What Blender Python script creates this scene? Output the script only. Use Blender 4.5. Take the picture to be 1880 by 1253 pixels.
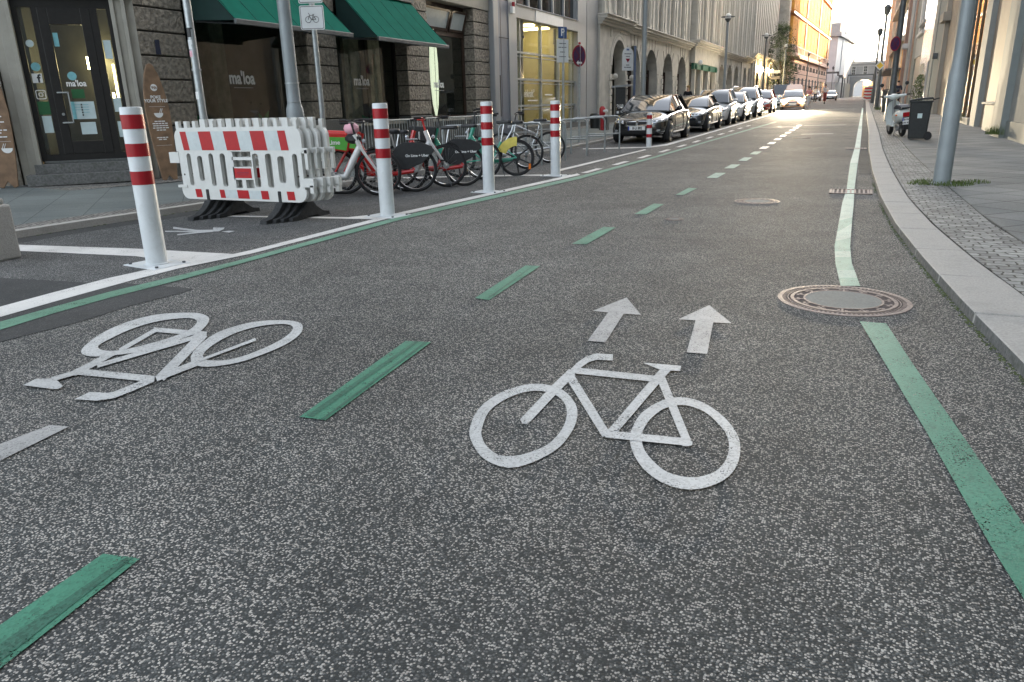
import bpy, bmesh, math, random
from mathutils import Vector, Matrix, Euler
PI = math.pi
rad = math.radians
random.seed(7)
for o in list(bpy.data.objects): bpy.data.objects.remove(o)
SC = bpy.context.scene
COL = SC.collection

# ------------------------------------------------------------------ camera, sky, sun
H = 1.25                                   # camera height
RX = Vector((0.91409424, -0.10240488, 0.3923582))
RY = Vector((0.40482406, 0.2863779, -0.8683923))
RZ = Vector((-0.02343511, 0.95262844, 0.30323235))
cam = bpy.data.objects.new('camera', bpy.data.cameras.new('camera')); COL.objects.link(cam)
cam.data.sensor_width = 36; cam.data.lens = 1360 / 1880 * 36
cam.data.clip_start = 0.05; cam.data.clip_end = 3000
cam.matrix_world = Matrix(((RX.x, RX.y, RX.z, 0), (RY.x, RY.y, RY.z, 0), (RZ.x, RZ.y, RZ.z, H), (0, 0, 0, 1)))
SC.camera = cam
SUN_EL, SUN_AZ = rad(13), rad(31)           # azimuth measured from the street axis (+Y) towards +X
W = bpy.data.worlds.new('World'); SC.world = W; W.use_nodes = True
nt = W.node_tree; nt.nodes.clear()
sky = nt.nodes.new('ShaderNodeTexSky'); sky.sky_type = 'NISHITA'; sky.sun_disc = False
sky.sun_elevation = SUN_EL; sky.sun_rotation = SUN_AZ; sky.air_density = 1.0; sky.dust_density = 4.0; sky.ozone_density = 1.0
hsv = nt.nodes.new('ShaderNodeHueSaturation'); hsv.inputs['Saturation'].default_value = 0.42
bg = nt.nodes.new('ShaderNodeBackground'); bg.inputs[1].default_value = 0.15
ow = nt.nodes.new('ShaderNodeOutputWorld')
nt.links.new(sky.outputs[0], hsv.inputs['Color']); nt.links.new(hsv.outputs[0], bg.inputs[0]); nt.links.new(bg.outputs[0], ow.inputs[0])
sl = bpy.data.lights.new('sun', 'SUN'); sl.energy = 3.4; sl.angle = rad(0.5); sl.color = (1, .68, .36)
sun = bpy.data.objects.new('sun', sl); COL.objects.link(sun)
sun.rotation_euler = Vector((math.sin(SUN_AZ) * math.cos(SUN_EL), math.cos(SUN_AZ) * math.cos(SUN_EL), math.sin(SUN_EL))).to_track_quat('Z', 'Y').to_euler()
SC.view_settings.view_transform = 'Standard'; SC.view_settings.look = 'None'
SC.view_settings.exposure = 2.72; SC.view_settings.gamma = 1
SC.render.resolution_x = 1024; SC.render.resolution_y = 682

# ------------------------------------------------------------------ terrain profile and ground helpers
def gz(y):                                  # the street climbs gently beyond the bicycle stands
    if y <= 16: return 0.0
    t = (y - 16) ** 2 / (y - 16 + 6.0)
    return 1.45 * (1 - math.exp(-t / 125.0))
def ray(px, py):
    d = Vector((px - 940, -(py - 626.5), -1360.0)); return Vector((RX.dot(d), RY.dot(d), RZ.dot(d)))
def P(px, py, h=0.0):                       # point of the road surface (raised by h) under a spot of the picture
    r = ray(px, py); lo, hi = 0.3, 600.0
    for _ in range(50):
        m = (lo + hi) / 2
        if H + r.z / r.y * m > gz(m) + h: lo = m
        else: hi = m
    return (r.x / r.y * m, m)

# ------------------------------------------------------------------ materials
MATS = {}
def M(name, col=(.5, .5, .5), rough=.6, metal=0, var=.12, scale=6, bump=0, bscale=60, spec=.5, coat=0, emit=None, estr=1, dirt=0, dcol=(.08, .07, .06), dscale=1.5, alpha=1):
    if name in MATS: return MATS[name]
    m = bpy.data.materials.new(name); m.use_nodes = True; n = m.node_tree; N = n.nodes; L = n.links
    b = N['Principled BSDF']; b.inputs['Roughness'].default_value = rough; b.inputs['Metallic'].default_value = metal
    b.inputs['Specular IOR Level'].default_value = spec; b.inputs['Coat Weight'].default_value = coat; b.inputs['Coat Roughness'].default_value = .05
    tc = N.new('ShaderNodeTexCoord'); nz = N.new('ShaderNodeTexNoise'); nz.inputs['Scale'].default_value = scale; nz.inputs['Detail'].default_value = 6
    L.new(tc.outputs['Object'], nz.inputs['Vector'])
    cr = N.new('ShaderNodeValToRGB'); a = cr.color_ramp
    a.elements[0].position = .3; a.elements[1].position = .7
    a.elements[0].color = tuple(c * (1 - var) for c in col) + (1,); a.elements[1].color = tuple(min(1, c * (1 + var)) for c in col) + (1,)
    L.new(nz.outputs['Fac'], cr.inputs['Fac']); out = cr.outputs['Color']
    if dirt:
        n2 = N.new('ShaderNodeTexNoise'); n2.inputs['Scale'].default_value = dscale; n2.inputs['Detail'].default_value = 8; n2.inputs['Roughness'].default_value = .7
        L.new(tc.outputs['Object'], n2.inputs['Vector'])
        r2 = N.new('ShaderNodeValToRGB'); r2.color_ramp.elements[0].position = .5; r2.color_ramp.elements[1].position = .72
        r2.color_ramp.elements[0].color = (0, 0, 0, 1); r2.color_ramp.elements[1].color = (dirt, dirt, dirt, 1)
        L.new(n2.outputs['Fac'], r2.inputs['Fac'])
        mx = N.new('ShaderNodeMixRGB'); L.new(r2.outputs['Color'], mx.inputs['Fac']); L.new(out, mx.inputs['Color1']); mx.inputs['Color2'].default_value = dcol + (1,)
        out = mx.outputs['Color']
    L.new(out, b.inputs['Base Color'])
    if bump:
        n3 = N.new('ShaderNodeTexNoise'); n3.inputs['Scale'].default_value = bscale; n3.inputs['Detail'].default_value = 5; L.new(tc.outputs['Object'], n3.inputs['Vector'])
        bp = N.new('ShaderNodeBump'); bp.inputs['Strength'].default_value = min(1, bump); bp.inputs['Distance'].default_value = .02 * max(1, bump)
        L.new(n3.outputs['Fac'], bp.inputs['Height']); L.new(bp.outputs['Normal'], b.inputs['Normal'])
    if emit: b.inputs['Emission Color'].default_value = emit + (1,); b.inputs['Emission Strength'].default_value = estr
    MATS[name] = m; return m

def mix_glass(name, tint=(.6, .7, .68), rough=.02, fac=.18):       # window pane: see-through with reflections
    m = bpy.data.materials.new(name); m.use_nodes = True; N = m.node_tree.nodes; L = m.node_tree.links; N.clear()
    o = N.new('ShaderNodeOutputMaterial'); g = N.new('ShaderNodeBsdfGlossy'); g.inputs['Roughness'].default_value = rough
    t = N.new('ShaderNodeBsdfTransparent'); t.inputs['Color'].default_value = tint + (1,)
    f = N.new('ShaderNodeFresnel'); f.inputs['IOR'].default_value = 1.45; a = N.new('ShaderNodeMath'); a.operation = 'ADD'; a.use_clamp = True; a.inputs[1].default_value = fac
    nz = N.new('ShaderNodeTexNoise'); nz.inputs['Scale'].default_value = .7; bp = N.new('ShaderNodeBump'); bp.inputs['Strength'].default_value = .06
    tc = N.new('ShaderNodeTexCoord'); L.new(tc.outputs['Object'], nz.inputs['Vector']); L.new(nz.outputs['Fac'], bp.inputs['Height']); L.new(bp.outputs['Normal'], g.inputs['Normal'])
    x = N.new('ShaderNodeMixShader'); ge = N.new('ShaderNodeNewGeometry'); iv = N.new('ShaderNodeMath'); iv.operation = 'SUBTRACT'; iv.inputs[0].default_value = 1; L.new(ge.outputs['Backfacing'], iv.inputs[1]); mu_ = N.new('ShaderNodeMath'); mu_.operation = 'MULTIPLY'; L.new(f.outputs[0], a.inputs[0]); L.new(a.outputs[0], mu_.inputs[0]); L.new(iv.outputs[0], mu_.inputs[1]); L.new(mu_.outputs[0], x.inputs[0]); L.new(t.outputs[0], x.inputs[1]); L.new(g.outputs[0], x.inputs[2]); L.new(x.outputs[0], o.inputs[0])
    MATS[name] = m; return m

def asphalt(name, base=(.044, .048, .048), mid=(.095, .100, .098), chip=(.53, .50, .455), scale=146, frac=.42, rough=.82):
    m = bpy.data.materials.new(name); m.use_nodes = True; N = m.node_tree.nodes; L = m.node_tree.links; b = N['Principled BSDF']
    tc = N.new('ShaderNodeTexCoord')
    dn = N.new('ShaderNodeTexNoise'); dn.inputs['Scale'].default_value = 60; dn.inputs['Detail'].default_value = 2; L.new(tc.outputs['Object'], dn.inputs['Vector'])
    dm = N.new('ShaderNodeVectorMath'); dm.operation = 'MULTIPLY_ADD'; dm.inputs[1].default_value = (.006, .006, .006)
    L.new(dn.outputs['Color'], dm.inputs[0]); L.new(tc.outputs['Object'], dm.inputs[2])
    v = N.new('ShaderNodeTexVoronoi'); v.inputs['Scale'].default_value = scale; L.new(dm.outputs[0], v.inputs['Vector'])
    s = N.new('ShaderNodeSeparateColor'); L.new(v.outputs['Color'], s.inputs[0])
    big = N.new('ShaderNodeTexNoise'); big.inputs['Scale'].default_value = 1.3; big.inputs['Detail'].default_value = 4; L.new(tc.outputs['Object'], big.inputs['Vector'])
    ad = N.new('ShaderNodeMath'); ad.operation = 'MULTIPLY_ADD'; ad.inputs[1].default_value = .28; L.new(big.outputs['Fac'], ad.inputs[0])
    sb = N.new('ShaderNodeMath'); sb.operation = 'SUBTRACT'; sb.inputs[1].default_value = .14; L.new(s.outputs[0], ad.inputs[2]); L.new(ad.outputs[0], sb.inputs[0])
    cr = N.new('ShaderNodeValToRGB'); e = cr.color_ramp; e.interpolation = 'LINEAR'
    e.elements[0].position = .0; e.elements[0].color = base + (1,)
    e.elements[1].position = 1; e.elements[1].color = chip + (1,)
    for p, c in ((1 - frac * 1.7, base), (1 - frac * 1.45, mid), (1 - frac * .92, tuple(k * 1.3 for k in mid)), (1 - frac * .80, tuple(k * .58 for k in chip))):
        q = e.elements.new(max(.02, p)); q.color = c + (1,)
    L.new(sb.outputs[0], cr.inputs['Fac'])
    # a binder rim round every chip
    dr = N.new('ShaderNodeValToRGB'); dr.color_ramp.elements[0].position = .46; dr.color_ramp.elements[1].position = .60
    dr.color_ramp.elements[0].color = (1, 1, 1, 1); dr.color_ramp.elements[1].color = (0, 0, 0, 1); L.new(v.outputs['Distance'], dr.inputs['Fac'])
    mx = N.new('ShaderNodeMixRGB'); L.new(dr.outputs['Color'], mx.inputs['Fac']); mx.inputs['Color1'].default_value = base + (1,); L.new(cr.outputs['Color'], mx.inputs['Color2'])
    # fine grit, stains and polished tracks
    b4 = N.new('ShaderNodeTexNoise'); b4.inputs['Scale'].default_value = 3.1; b4.inputs['Detail'].default_value = 9; b4.inputs['Roughness'].default_value = .72; L.new(tc.outputs['Object'], b4.inputs['Vector'])
    r4 = N.new('ShaderNodeMapRange'); r4.inputs['From Min'].default_value = .36; r4.inputs['From Max'].default_value = .62; r4.inputs['To Min'].default_value = .80; r4.inputs['To Max'].default_value = 1.08; L.new(b4.outputs['Fac'], r4.inputs['Value'])
    # wide tonal drift of a used road
    b2 = N.new('ShaderNodeTexNoise'); b2.inputs['Scale'].default_value = .45; b2.inputs['Detail'].default_value = 5; L.new(tc.outputs['Object'], b2.inputs['Vector'])
    r3 = N.new('ShaderNodeMapRange'); r3.inputs['From Min'].default_value = .3; r3.inputs['From Max'].default_value = .7; r3.inputs['To Min'].default_value = .8; r3.inputs['To Max'].default_value = 1.18; L.new(b2.outputs['Fac'], r3.inputs['Value'])
    m34 = N.new('ShaderNodeMath'); m34.operation = 'MULTIPLY'; L.new(r3.outputs[0], m34.inputs[0]); L.new(r4.outputs[0], m34.inputs[1])
    hv = N.new('ShaderNodeHueSaturation'); L.new(mx.outputs['Color'], hv.inputs['Color']); L.new(m34.outputs[0], hv.inputs['Value'])
    L.new(hv.outputs[0], b.inputs['Base Color']); b.inputs['Roughness'].default_value = rough; b.inputs['Specular IOR Level'].default_value = .32
    bp = N.new('ShaderNodeBump'); bp.inputs['Strength'].default_value = .8; bp.inputs['Distance'].default_value = .004; bp.invert = True; L.new(v.outputs['Distance'], bp.inputs['Height']); L.new(bp.outputs['Normal'], b.inputs['Normal'])
    MATS[name] = m; return m

def brickmat(name, c1, c2, mortar, w, h, mw, rot=0, rough=.8, offset=.5, distort=.0, bump=.6, nscale=25, plane='XY'):
    m = bpy.data.materials.new(name); m.use_nodes = True; N = m.node_tree.nodes; L = m.node_tree.links; b = N['Principled BSDF']
    tc = N.new('ShaderNodeTexCoord'); mp = N.new('ShaderNodeMapping'); mp.inputs['Rotation'].default_value = (0, 0, rot); vec = tc.outputs['Object']
    if plane == 'YZ':
        sp = N.new('ShaderNodeSeparateXYZ'); cb = N.new('ShaderNodeCombineXYZ'); L.new(vec, sp.inputs[0]); L.new(sp.outputs[1], cb.inputs[0]); L.new(sp.outputs[2], cb.inputs[1]); vec = cb.outputs[0]
    if distort:
        dn = N.new('ShaderNodeTexNoise'); dn.inputs['Scale'].default_value = 1 / w * .8; dn.inputs['Detail'].default_value = 2; L.new(vec, dn.inputs['Vector'])
        dm = N.new('ShaderNodeVectorMath'); dm.operation = 'MULTIPLY_ADD'; dm.inputs[1].default_value = (distort, distort, 0); L.new(dn.outputs['Color'], dm.inputs[0]); L.new(vec, dm.inputs[2]); vec = dm.outputs[0]
    L.new(vec, mp.inputs['Vector'])
    br = N.new('ShaderNodeTexBrick'); br.offset = offset; br.inputs['Scale'].default_value = 1; br.inputs['Brick Width'].default_value = w; br.inputs['Row Height'].default_value = h
    br.inputs['Mortar Size'].default_value = mw; br.inputs['Mortar Smooth'].default_value = .3; br.inputs['Color1'].default_value = c1 + (1,); br.inputs['Color2'].default_value = c2 + (1,); br.inputs['Mortar'].default_value = mortar + (1,)
    L.new(mp.outputs[0], br.inputs['Vector'])
    nz = N.new('ShaderNodeTexNoise'); nz.inputs['Scale'].default_value = nscale; nz.inputs['Detail'].default_value = 6; L.new(tc.outputs['Object'], nz.inputs['Vector'])
    n2 = N.new('ShaderNodeTexNoise'); n2.inputs['Scale'].default_value = .8; n2.inputs['Detail'].default_value = 4; L.new(tc.outputs['Object'], n2.inputs['Vector'])
    ad = N.new('ShaderNodeMath'); ad.operation = 'ADD'; L.new(nz.outputs['Fac'], ad.inputs[0]); L.new(n2.outputs['Fac'], ad.inputs[1])
    r = N.new('ShaderNodeMapRange'); r.inputs['From Min'].default_value = .7; r.inputs['From Max'].default_value = 1.3; r.inputs['To Min'].default_value = .68; r.inputs['To Max'].default_value = 1.25; L.new(ad.outputs[0], r.inputs['Value'])
    hv = N.new('ShaderNodeHueSaturation'); L.new(br.outputs['Color'], hv.inputs['Color']); L.new(r.outputs[0], hv.inputs['Value']); L.new(hv.outputs[0], b.inputs['Base Color'])
    b.inputs['Roughness'].default_value = rough
    sm = N.new('ShaderNodeMath'); sm.operation = 'MULTIPLY_ADD'; sm.inputs[1].default_value = -1; L.new(br.outputs['Fac'], sm.inputs[0]); L.new(nz.outputs['Fac'], sm.inputs[2])
    bp = N.new('ShaderNodeBump'); bp.inputs['Strength'].default_value = bump; bp.inputs['Distance'].default_value = .012; L.new(sm.outputs[0], bp.inputs['Height']); L.new(bp.outputs['Normal'], b.inputs['Normal'])
    MATS[name] = m; return m

def paintmat(name, col, wear=.35, rough=.55):                       # road paint with pores and worn spots
    m = bpy.data.materials.new(name); m.use_nodes = True; N = m.node_tree.nodes; L = m.node_tree.links; b = N['Principled BSDF']
    tc = N.new('ShaderNodeTexCoord'); v = N.new('ShaderNodeTexVoronoi'); v.inputs['Scale'].default_value = 110; L.new(tc.outputs['Object'], v.inputs['Vector'])
    s = N.new('ShaderNodeSeparateColor'); L.new(v.outputs['Color'], s.inputs[0])
    n1 = N.new('ShaderNodeTexNoise'); n1.inputs['Scale'].default_value = 9; n1.inputs['Detail'].default_value = 8; n1.inputs['Roughness'].default_value = .7; L.new(tc.outputs['Object'], n1.inputs['Vector'])
    mu = N.new('ShaderNodeMath'); mu.operation = 'MULTIPLY'; L.new(s.outputs[0], mu.inputs[0]); L.new(n1.outputs['Fac'], mu.inputs[1])
    cr = N.new('ShaderNodeValToRGB'); e = cr.color_ramp; e.elements[0].position = .22; e.elements[0].color = tuple(c * .97 for c in col) + (1,)
    e.elements[1].position = .62; e.elements[1].color = tuple(c * (1 - wear) for c in col) + (1,); L.new(mu.outputs[0], cr.inputs['Fac'])
    n2 = N.new('ShaderNodeTexNoise'); n2.inputs['Scale'].default_value = 2.2; n2.inputs['Detail'].default_value = 5; L.new(tc.outputs['Object'], n2.inputs['Vector'])
    r = N.new('ShaderNodeMapRange'); r.inputs['From Min'].default_value = .3; r.inputs['From Max'].default_value = .7; r.inputs['To Min'].default_value = .86; r.inputs['To Max'].default_value = 1.1; L.new(n2.outputs['Fac'], r.inputs['Value'])
    hv = N.new('ShaderNodeHueSaturation'); L.new(cr.outputs[0], hv.inputs['Color']); L.new(r.outputs[0], hv.inputs['Value']); L.new(hv.outputs[0], b.inputs['Base Color']); b.inputs['Roughness'].default_value = rough
    bp = N.new('ShaderNodeBump'); bp.inputs['Strength'].default_value = .35; bp.inputs['Distance'].default_value = .002; L.new(v.outputs['Distance'], bp.inputs['Height']); L.new(bp.outputs['Normal'], b.inputs['Normal'])
    # pores and scuffed-through spots where the road shows
    hole = N.new('ShaderNodeTexNoise'); hole.inputs['Scale'].default_value = 130; hole.inputs['Detail'].default_value = 3; L.new(tc.outputs['Object'], hole.inputs['Vector'])
    wp = N.new('ShaderNodeTexNoise'); wp.inputs['Scale'].default_value = 5; wp.inputs['Detail'].default_value = 7; wp.inputs['Roughness'].default_value = .75; L.new(tc.outputs['Object'], wp.inputs['Vector'])
    sm = N.new('ShaderNodeMath'); sm.operation = 'MULTIPLY_ADD'; sm.inputs[1].default_value = .8; L.new(wp.outputs['Fac'], sm.inputs[0]); L.new(hole.outputs['Fac'], sm.inputs[2])
    th = N.new('ShaderNodeMapRange'); th.inputs['From Min'].default_value = 1.06 - .03 * (wear > .2); th.inputs['From Max'].default_value = 1.13 - .03 * (wear > .2); L.new(sm.outputs[0], th.inputs['Value'])
    tr = N.new('ShaderNodeBsdfTransparent'); ms = N.new('ShaderNodeMixShader'); L.new(th.outputs[0], ms.inputs[0]); L.new(b.outputs[0], ms.inputs[1]); L.new(tr.outputs[0], ms.inputs[2]); L.new(ms.outputs[0], N['Material Output'].inputs['Surface'])
    MATS[name] = m; return m

asphalt('asphalt'); asphalt('asphalt_smooth', base=(.05, .052, .052), mid=(.07, .07, .07), chip=(.13, .13, .125), scale=160, frac=.25)
asphalt('asphalt_bay', base=(.05, .052, .053), mid=(.12, .125, .12), chip=(.38, .37, .35), frac=.4)
paintmat('paint_white', (.54, .55, .54), .42); paintmat('paint_line', (.72, .71, .68), .15); paintmat('paint_green', (.060, .235, .150), .4); paintmat('paint_green_dark', (.040, .150, .10), .5); paintmat('paint_green_pale', (.26, .40, .32), .3); paintmat('paint_green_mid', (.15, .31, .22), .35)
paintmat('paint_grey', (.40, .40, .39), .45)
mix_glass('shop_glass', (.74, .82, .79), .02, .06); mix_glass('bay_glass', (.85, .88, .8), .02, .06); mix_glass('dark_glass', (.12, .15, .15), .03, .12)
brickmat('setts', (.36, .36, .34), (.20, .20, .19), (.07, .065, .055), .13, .10, .008, distort=.10, offset=.5, bump=1)
brickmat('setts_small', (.27, .26, .24), (.17, .165, .155), (.05, .048, .04), .07, .06, .009, distort=.05, bump=1)
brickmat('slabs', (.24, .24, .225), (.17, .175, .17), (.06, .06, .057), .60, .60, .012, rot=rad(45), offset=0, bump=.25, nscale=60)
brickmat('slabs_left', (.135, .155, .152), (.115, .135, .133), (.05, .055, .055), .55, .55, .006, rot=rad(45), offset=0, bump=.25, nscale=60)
M('granite', (.38, .365, .34), .75, var=.16, scale=90, bump=.3, bscale=120, dirt=.35, dscale=3, dcol=(.17, .17, .155))
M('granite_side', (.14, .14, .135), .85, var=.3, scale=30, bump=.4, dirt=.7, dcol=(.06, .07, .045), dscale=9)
M('white_powder', (.66, .69, .70), .38, var=.04, scale=9, dirt=.4, dscale=7, dcol=(.42, .42, .40)); M('red_film', (.36, .006, .014), .32, var=.06, scale=14)
M('plastic_white', (.66, .66, .63), .48, var=.06, scale=12, dirt=.4, dscale=6, dcol=(.42, .40, .36)); M('film_white', (.55, .60, .60), .3, var=.05, scale=20, dirt=.25, dscale=12, dcol=(.3, .3, .3))
M('film_red', (.42, .008, .014), .3, var=.08, scale=16, dirt=.12, dscale=12, dcol=(.2, .03, .03)); M('recycled_black', (.022, .023, .024), .75, var=.35, scale=25, bump=.5, bscale=80, dirt=.4, dcol=(.09, .09, .085), dscale=8)
M('galv', (.42, .45, .46), .42, .75, var=.14, scale=18, dirt=.2, dscale=9, dcol=(.22, .23, .23)); M('pole_grey', (.27, .30, .31), .45, .15, var=.08, scale=5, bump=.05, dirt=.25, dscale=3, dcol=(.19, .20, .20))
M('pole_dark', (.10, .11, .115), .45, .3, var=.15, scale=8); M('rubber', (.016, .016, .017), .75, var=.25, scale=40); M('black_plastic', (.018, .019, .021), .42, var=.2, scale=18, dirt=.2, dcol=(.06, .06, .055))
M('chrome', (.7, .72, .73), .14, 1, var=.05); M('steel', (.45, .46, .47), .3, .9, var=.1, scale=30); M('red_paint', (.55, .012, .010), .3, coat=.6, var=.06, dirt=.15, dscale=10, dcol=(.25, .02, .02)); M('white_paint', (.72, .72, .70), .28, coat=.5, var=.04, dirt=.2, dscale=12, dcol=(.35, .34, .32))
M('lime_green', (.10, .42, .06), .45, var=.08, scale=12); M('teal_paint', (.04, .36, .25), .32, coat=.5, var=.06); M('yellow_vinyl', (.72, .60, .12), .4, var=.1, scale=14, dirt=.2, dcol=(.5, .4, .1)); M('orange_reflector', (.9, .22, .02), .25, var=.1)
M('letter_white', (.82, .82, .80), .5, var=.03); M('letter_black', (.02, .02, .02), .5, var=.03); M('sign_white', (.70, .72, .72), .35, var=.04, dirt=.15, dcol=(.5, .5, .48)); M('sign_blue', (.035, .09, .25), .35, var=.06); M('sign_red', (.26, .008, .03), .35, var=.08); M('sign_back', (.3, .31, .32), .5, .5)
M('sign_purple', (.05, .018, .085), .35, var=.1); M('blue_post', (.07, .10, .17), .4); M('sign_cross', (.10, .012, .05), .4); M('sign_yellow', (.75, .5, .04), .35)
M('cast_iron', (.21, .165, .145), .6, .35, var=.3, scale=50, bump=.2); M('iron_dark', (.05, .035, .032), .8, var=.3, scale=60); M('manhole_concrete', (.19, .20, .19), .8, var=.14, scale=70, bump=.3, bscale=150, dirt=.3, dscale=8, dcol=(.12, .12, .115))
M('rust_stone', (.27, .24, .195), .9, var=.4, scale=14, bump=2.6, bscale=15, dirt=.45, dscale=2.2, dcol=(.16, .145, .12)); M('joint', (.045, .04, .034), .95, var=.2)
M('beige_trim', (.38, .36, .31), .8, var=.09, scale=5, bump=.15, dirt=.25, dscale=1.5, dcol=(.25, .23, .20)); M('cream_wall', (.33, .305, .26), .85, var=.07, scale=2)
M('door_black', (.014, .012, .011), .38, var=.25, scale=12); M('brown_frame', (.055, .032, .022), .45, var=.25, scale=14)
M('awning_green', (.006, .120, .085), .9, var=.08, scale=5, spec=.08); M('awning_dark', (.006, .03, .026), .8)
M('room_dark', (.11, .105, .095), .9, var=.3, scale=2); M('room_brick', (.42, .36, .30), .9, var=.3, scale=6); M('room_orange', (.62, .26, .09), .8, var=.2, scale=3); M('plant_leaf', (.05, .30, .12), .5, var=.4, scale=12)
M('warm_lamp', (.9, .7, .4), .5, emit=(1, .72, .36), estr=14); M('office_lamp', (.9, .8, .5), .5, emit=(1, .78, .42), estr=3.5); M('glow_room', (.42, .38, .24), .8, var=.2, scale=1.2, emit=(.95, .80, .42), estr=.014); M('paper', (.55, .66, .66), .7, var=.06, scale=12); M('paper_teal', (.20, .48, .52), .6, var=.1, scale=20); M('paper_green', (.02, .12, .04), .5)
M('blue_cladding', (.17, .19, .235), .4, .25, var=.05, scale=2); M('grey_cladding', (.33, .34, .345), .45, .1, var=.05, scale=2, dirt=.15, dscale=1, dcol=(.25, .25, .25)); M('stone_plinth', (.10, .105, .10), .6, var=.2, scale=30)
M('sandstone', (.47, .445, .39), .88, var=.13, scale=2.5, bump=.4, bscale=14, dirt=.5, dscale=.8, dcol=(.20, .185, .16)); M('sandstone_dark', (.20, .18, .15), .9, var=.2, scale=3, dirt=.4)
M('sandstone_light', (.56, .53, .47), .88, var=.1, scale=3, bump=.3, bscale=16, dirt=.35, dscale=1.5, dcol=(.27, .25, .21)); M('banner_blue', (.045, .07, .22), .5, var=.1); M('copper_green', (.02, .11, .065), .6, var=.3, scale=8)
M('golden_stone', (.70, .36, .07), .8, var=.14, scale=2, bump=.3, bscale=9); M('amber_wall', (.34, .13, .03), .35, var=.3, scale=.6); M('pink_stone', (.36, .24, .19), .85, var=.14, scale=2, bump=.3, bscale=9); M('plaster_white', (.50, .51, .52), .85, var=.04, scale=1.2); M('plaster_grey', (.34, .355, .355), .85, var=.06, scale=1.5); M('roof_grey', (.25, .26, .25), .8)
M('beige_panel', (.34, .285, .225), .7, var=.06, scale=1.2); M('white_panel', (.62, .63, .64), .16, .35, var=.03, spec=.8); M('green_concrete', (.20, .225, .22), .7, var=.08, scale=3, bump=.1, dirt=.15, dcol=(.22, .23, .22)); M('pale_concrete', (.26, .275, .265), .75, var=.07, scale=4, bump=.15, dirt=.2, dscale=1.2, dcol=(.28, .29, .275)); M('brass', (.16, .10, .055), .45, .5)
M('wood_board', (.235, .145, .085), .6, var=.3, scale=7, bump=.1, dirt=.5, dscale=3, dcol=(.11, .07, .045)); M('board_glow', (.85, .72, .42), .3, var=.05, emit=(1, .93, .74), estr=.22)
M('skin', (.55, .33, .24), .6, var=.08); M('hair_blonde', (.42, .28, .12), .7, var=.3); M('hair_dark', (.04, .028, .02), .7); M('cloth_black', (.015, .015, .018), .9); M('cloth_white', (.68, .67, .68), .9, var=.06); M('cloth_red', (.30, .05, .05), .9); M('cloth_navy', (.03, .035, .06), .9); M('cloth_orange', (.75, .20, .04), .8); M('cloth_pink', (.65, .32, .33), .9)
M('bark', (.07, .05, .035), .9, var=.3, scale=12, bump=.6); M('leaf', (.05, .085, .025), .65, var=.5, scale=1.4); M('grass', (.09, .13, .03), .8, var=.4, scale=20); M('moss', (.055, .075, .02), .95, var=.5, scale=30)
M('car_black', (.008, .008, .009), .12, coat=1, var=.05); M('car_navy', (.018, .024, .03), .14, coat=1, var=.05); M('car_white', (.66, .68, .70), .18, coat=1, var=.02); M('car_glow_tint', (.62, .36, .22), .2, coat=1, var=.04); M('car_silver', (.40, .42, .44), .22, .4, coat=1, var=.03); M('car_red', (.28, .03, .025), .18, coat=1, var=.05)
M('car_glass', (.016, .022, .026), .03, spec=1, coat=1, var=.05); M('headlamp', (.55, .57, .60), .08, .5, coat=1); M('head_lit', (1, .9, .7), .3, emit=(1, .86, .62), estr=260); M('tail_red', (.38, .008, .015), .15, coat=1); M('plate', (.78, .78, .76), .4, var=.03); M('plate_blue', (.01, .05, .40), .4)
M('bin_black', (.014, .017, .018), .42, var=.2, scale=15, dirt=.2, dcol=(.05, .05, .048)); M('sconce_lit', (1, .8, .5), .4, emit=(1, .72, .36), estr=45); M('hydrant_red', (.42, .03, .04), .45); M('scoot_white', (.62, .66, .64), .2, coat=.8, var=.03); M('seat_blue', (.03, .035, .05), .5); M('bag_pink', (.72, .38, .45), .5)

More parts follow.
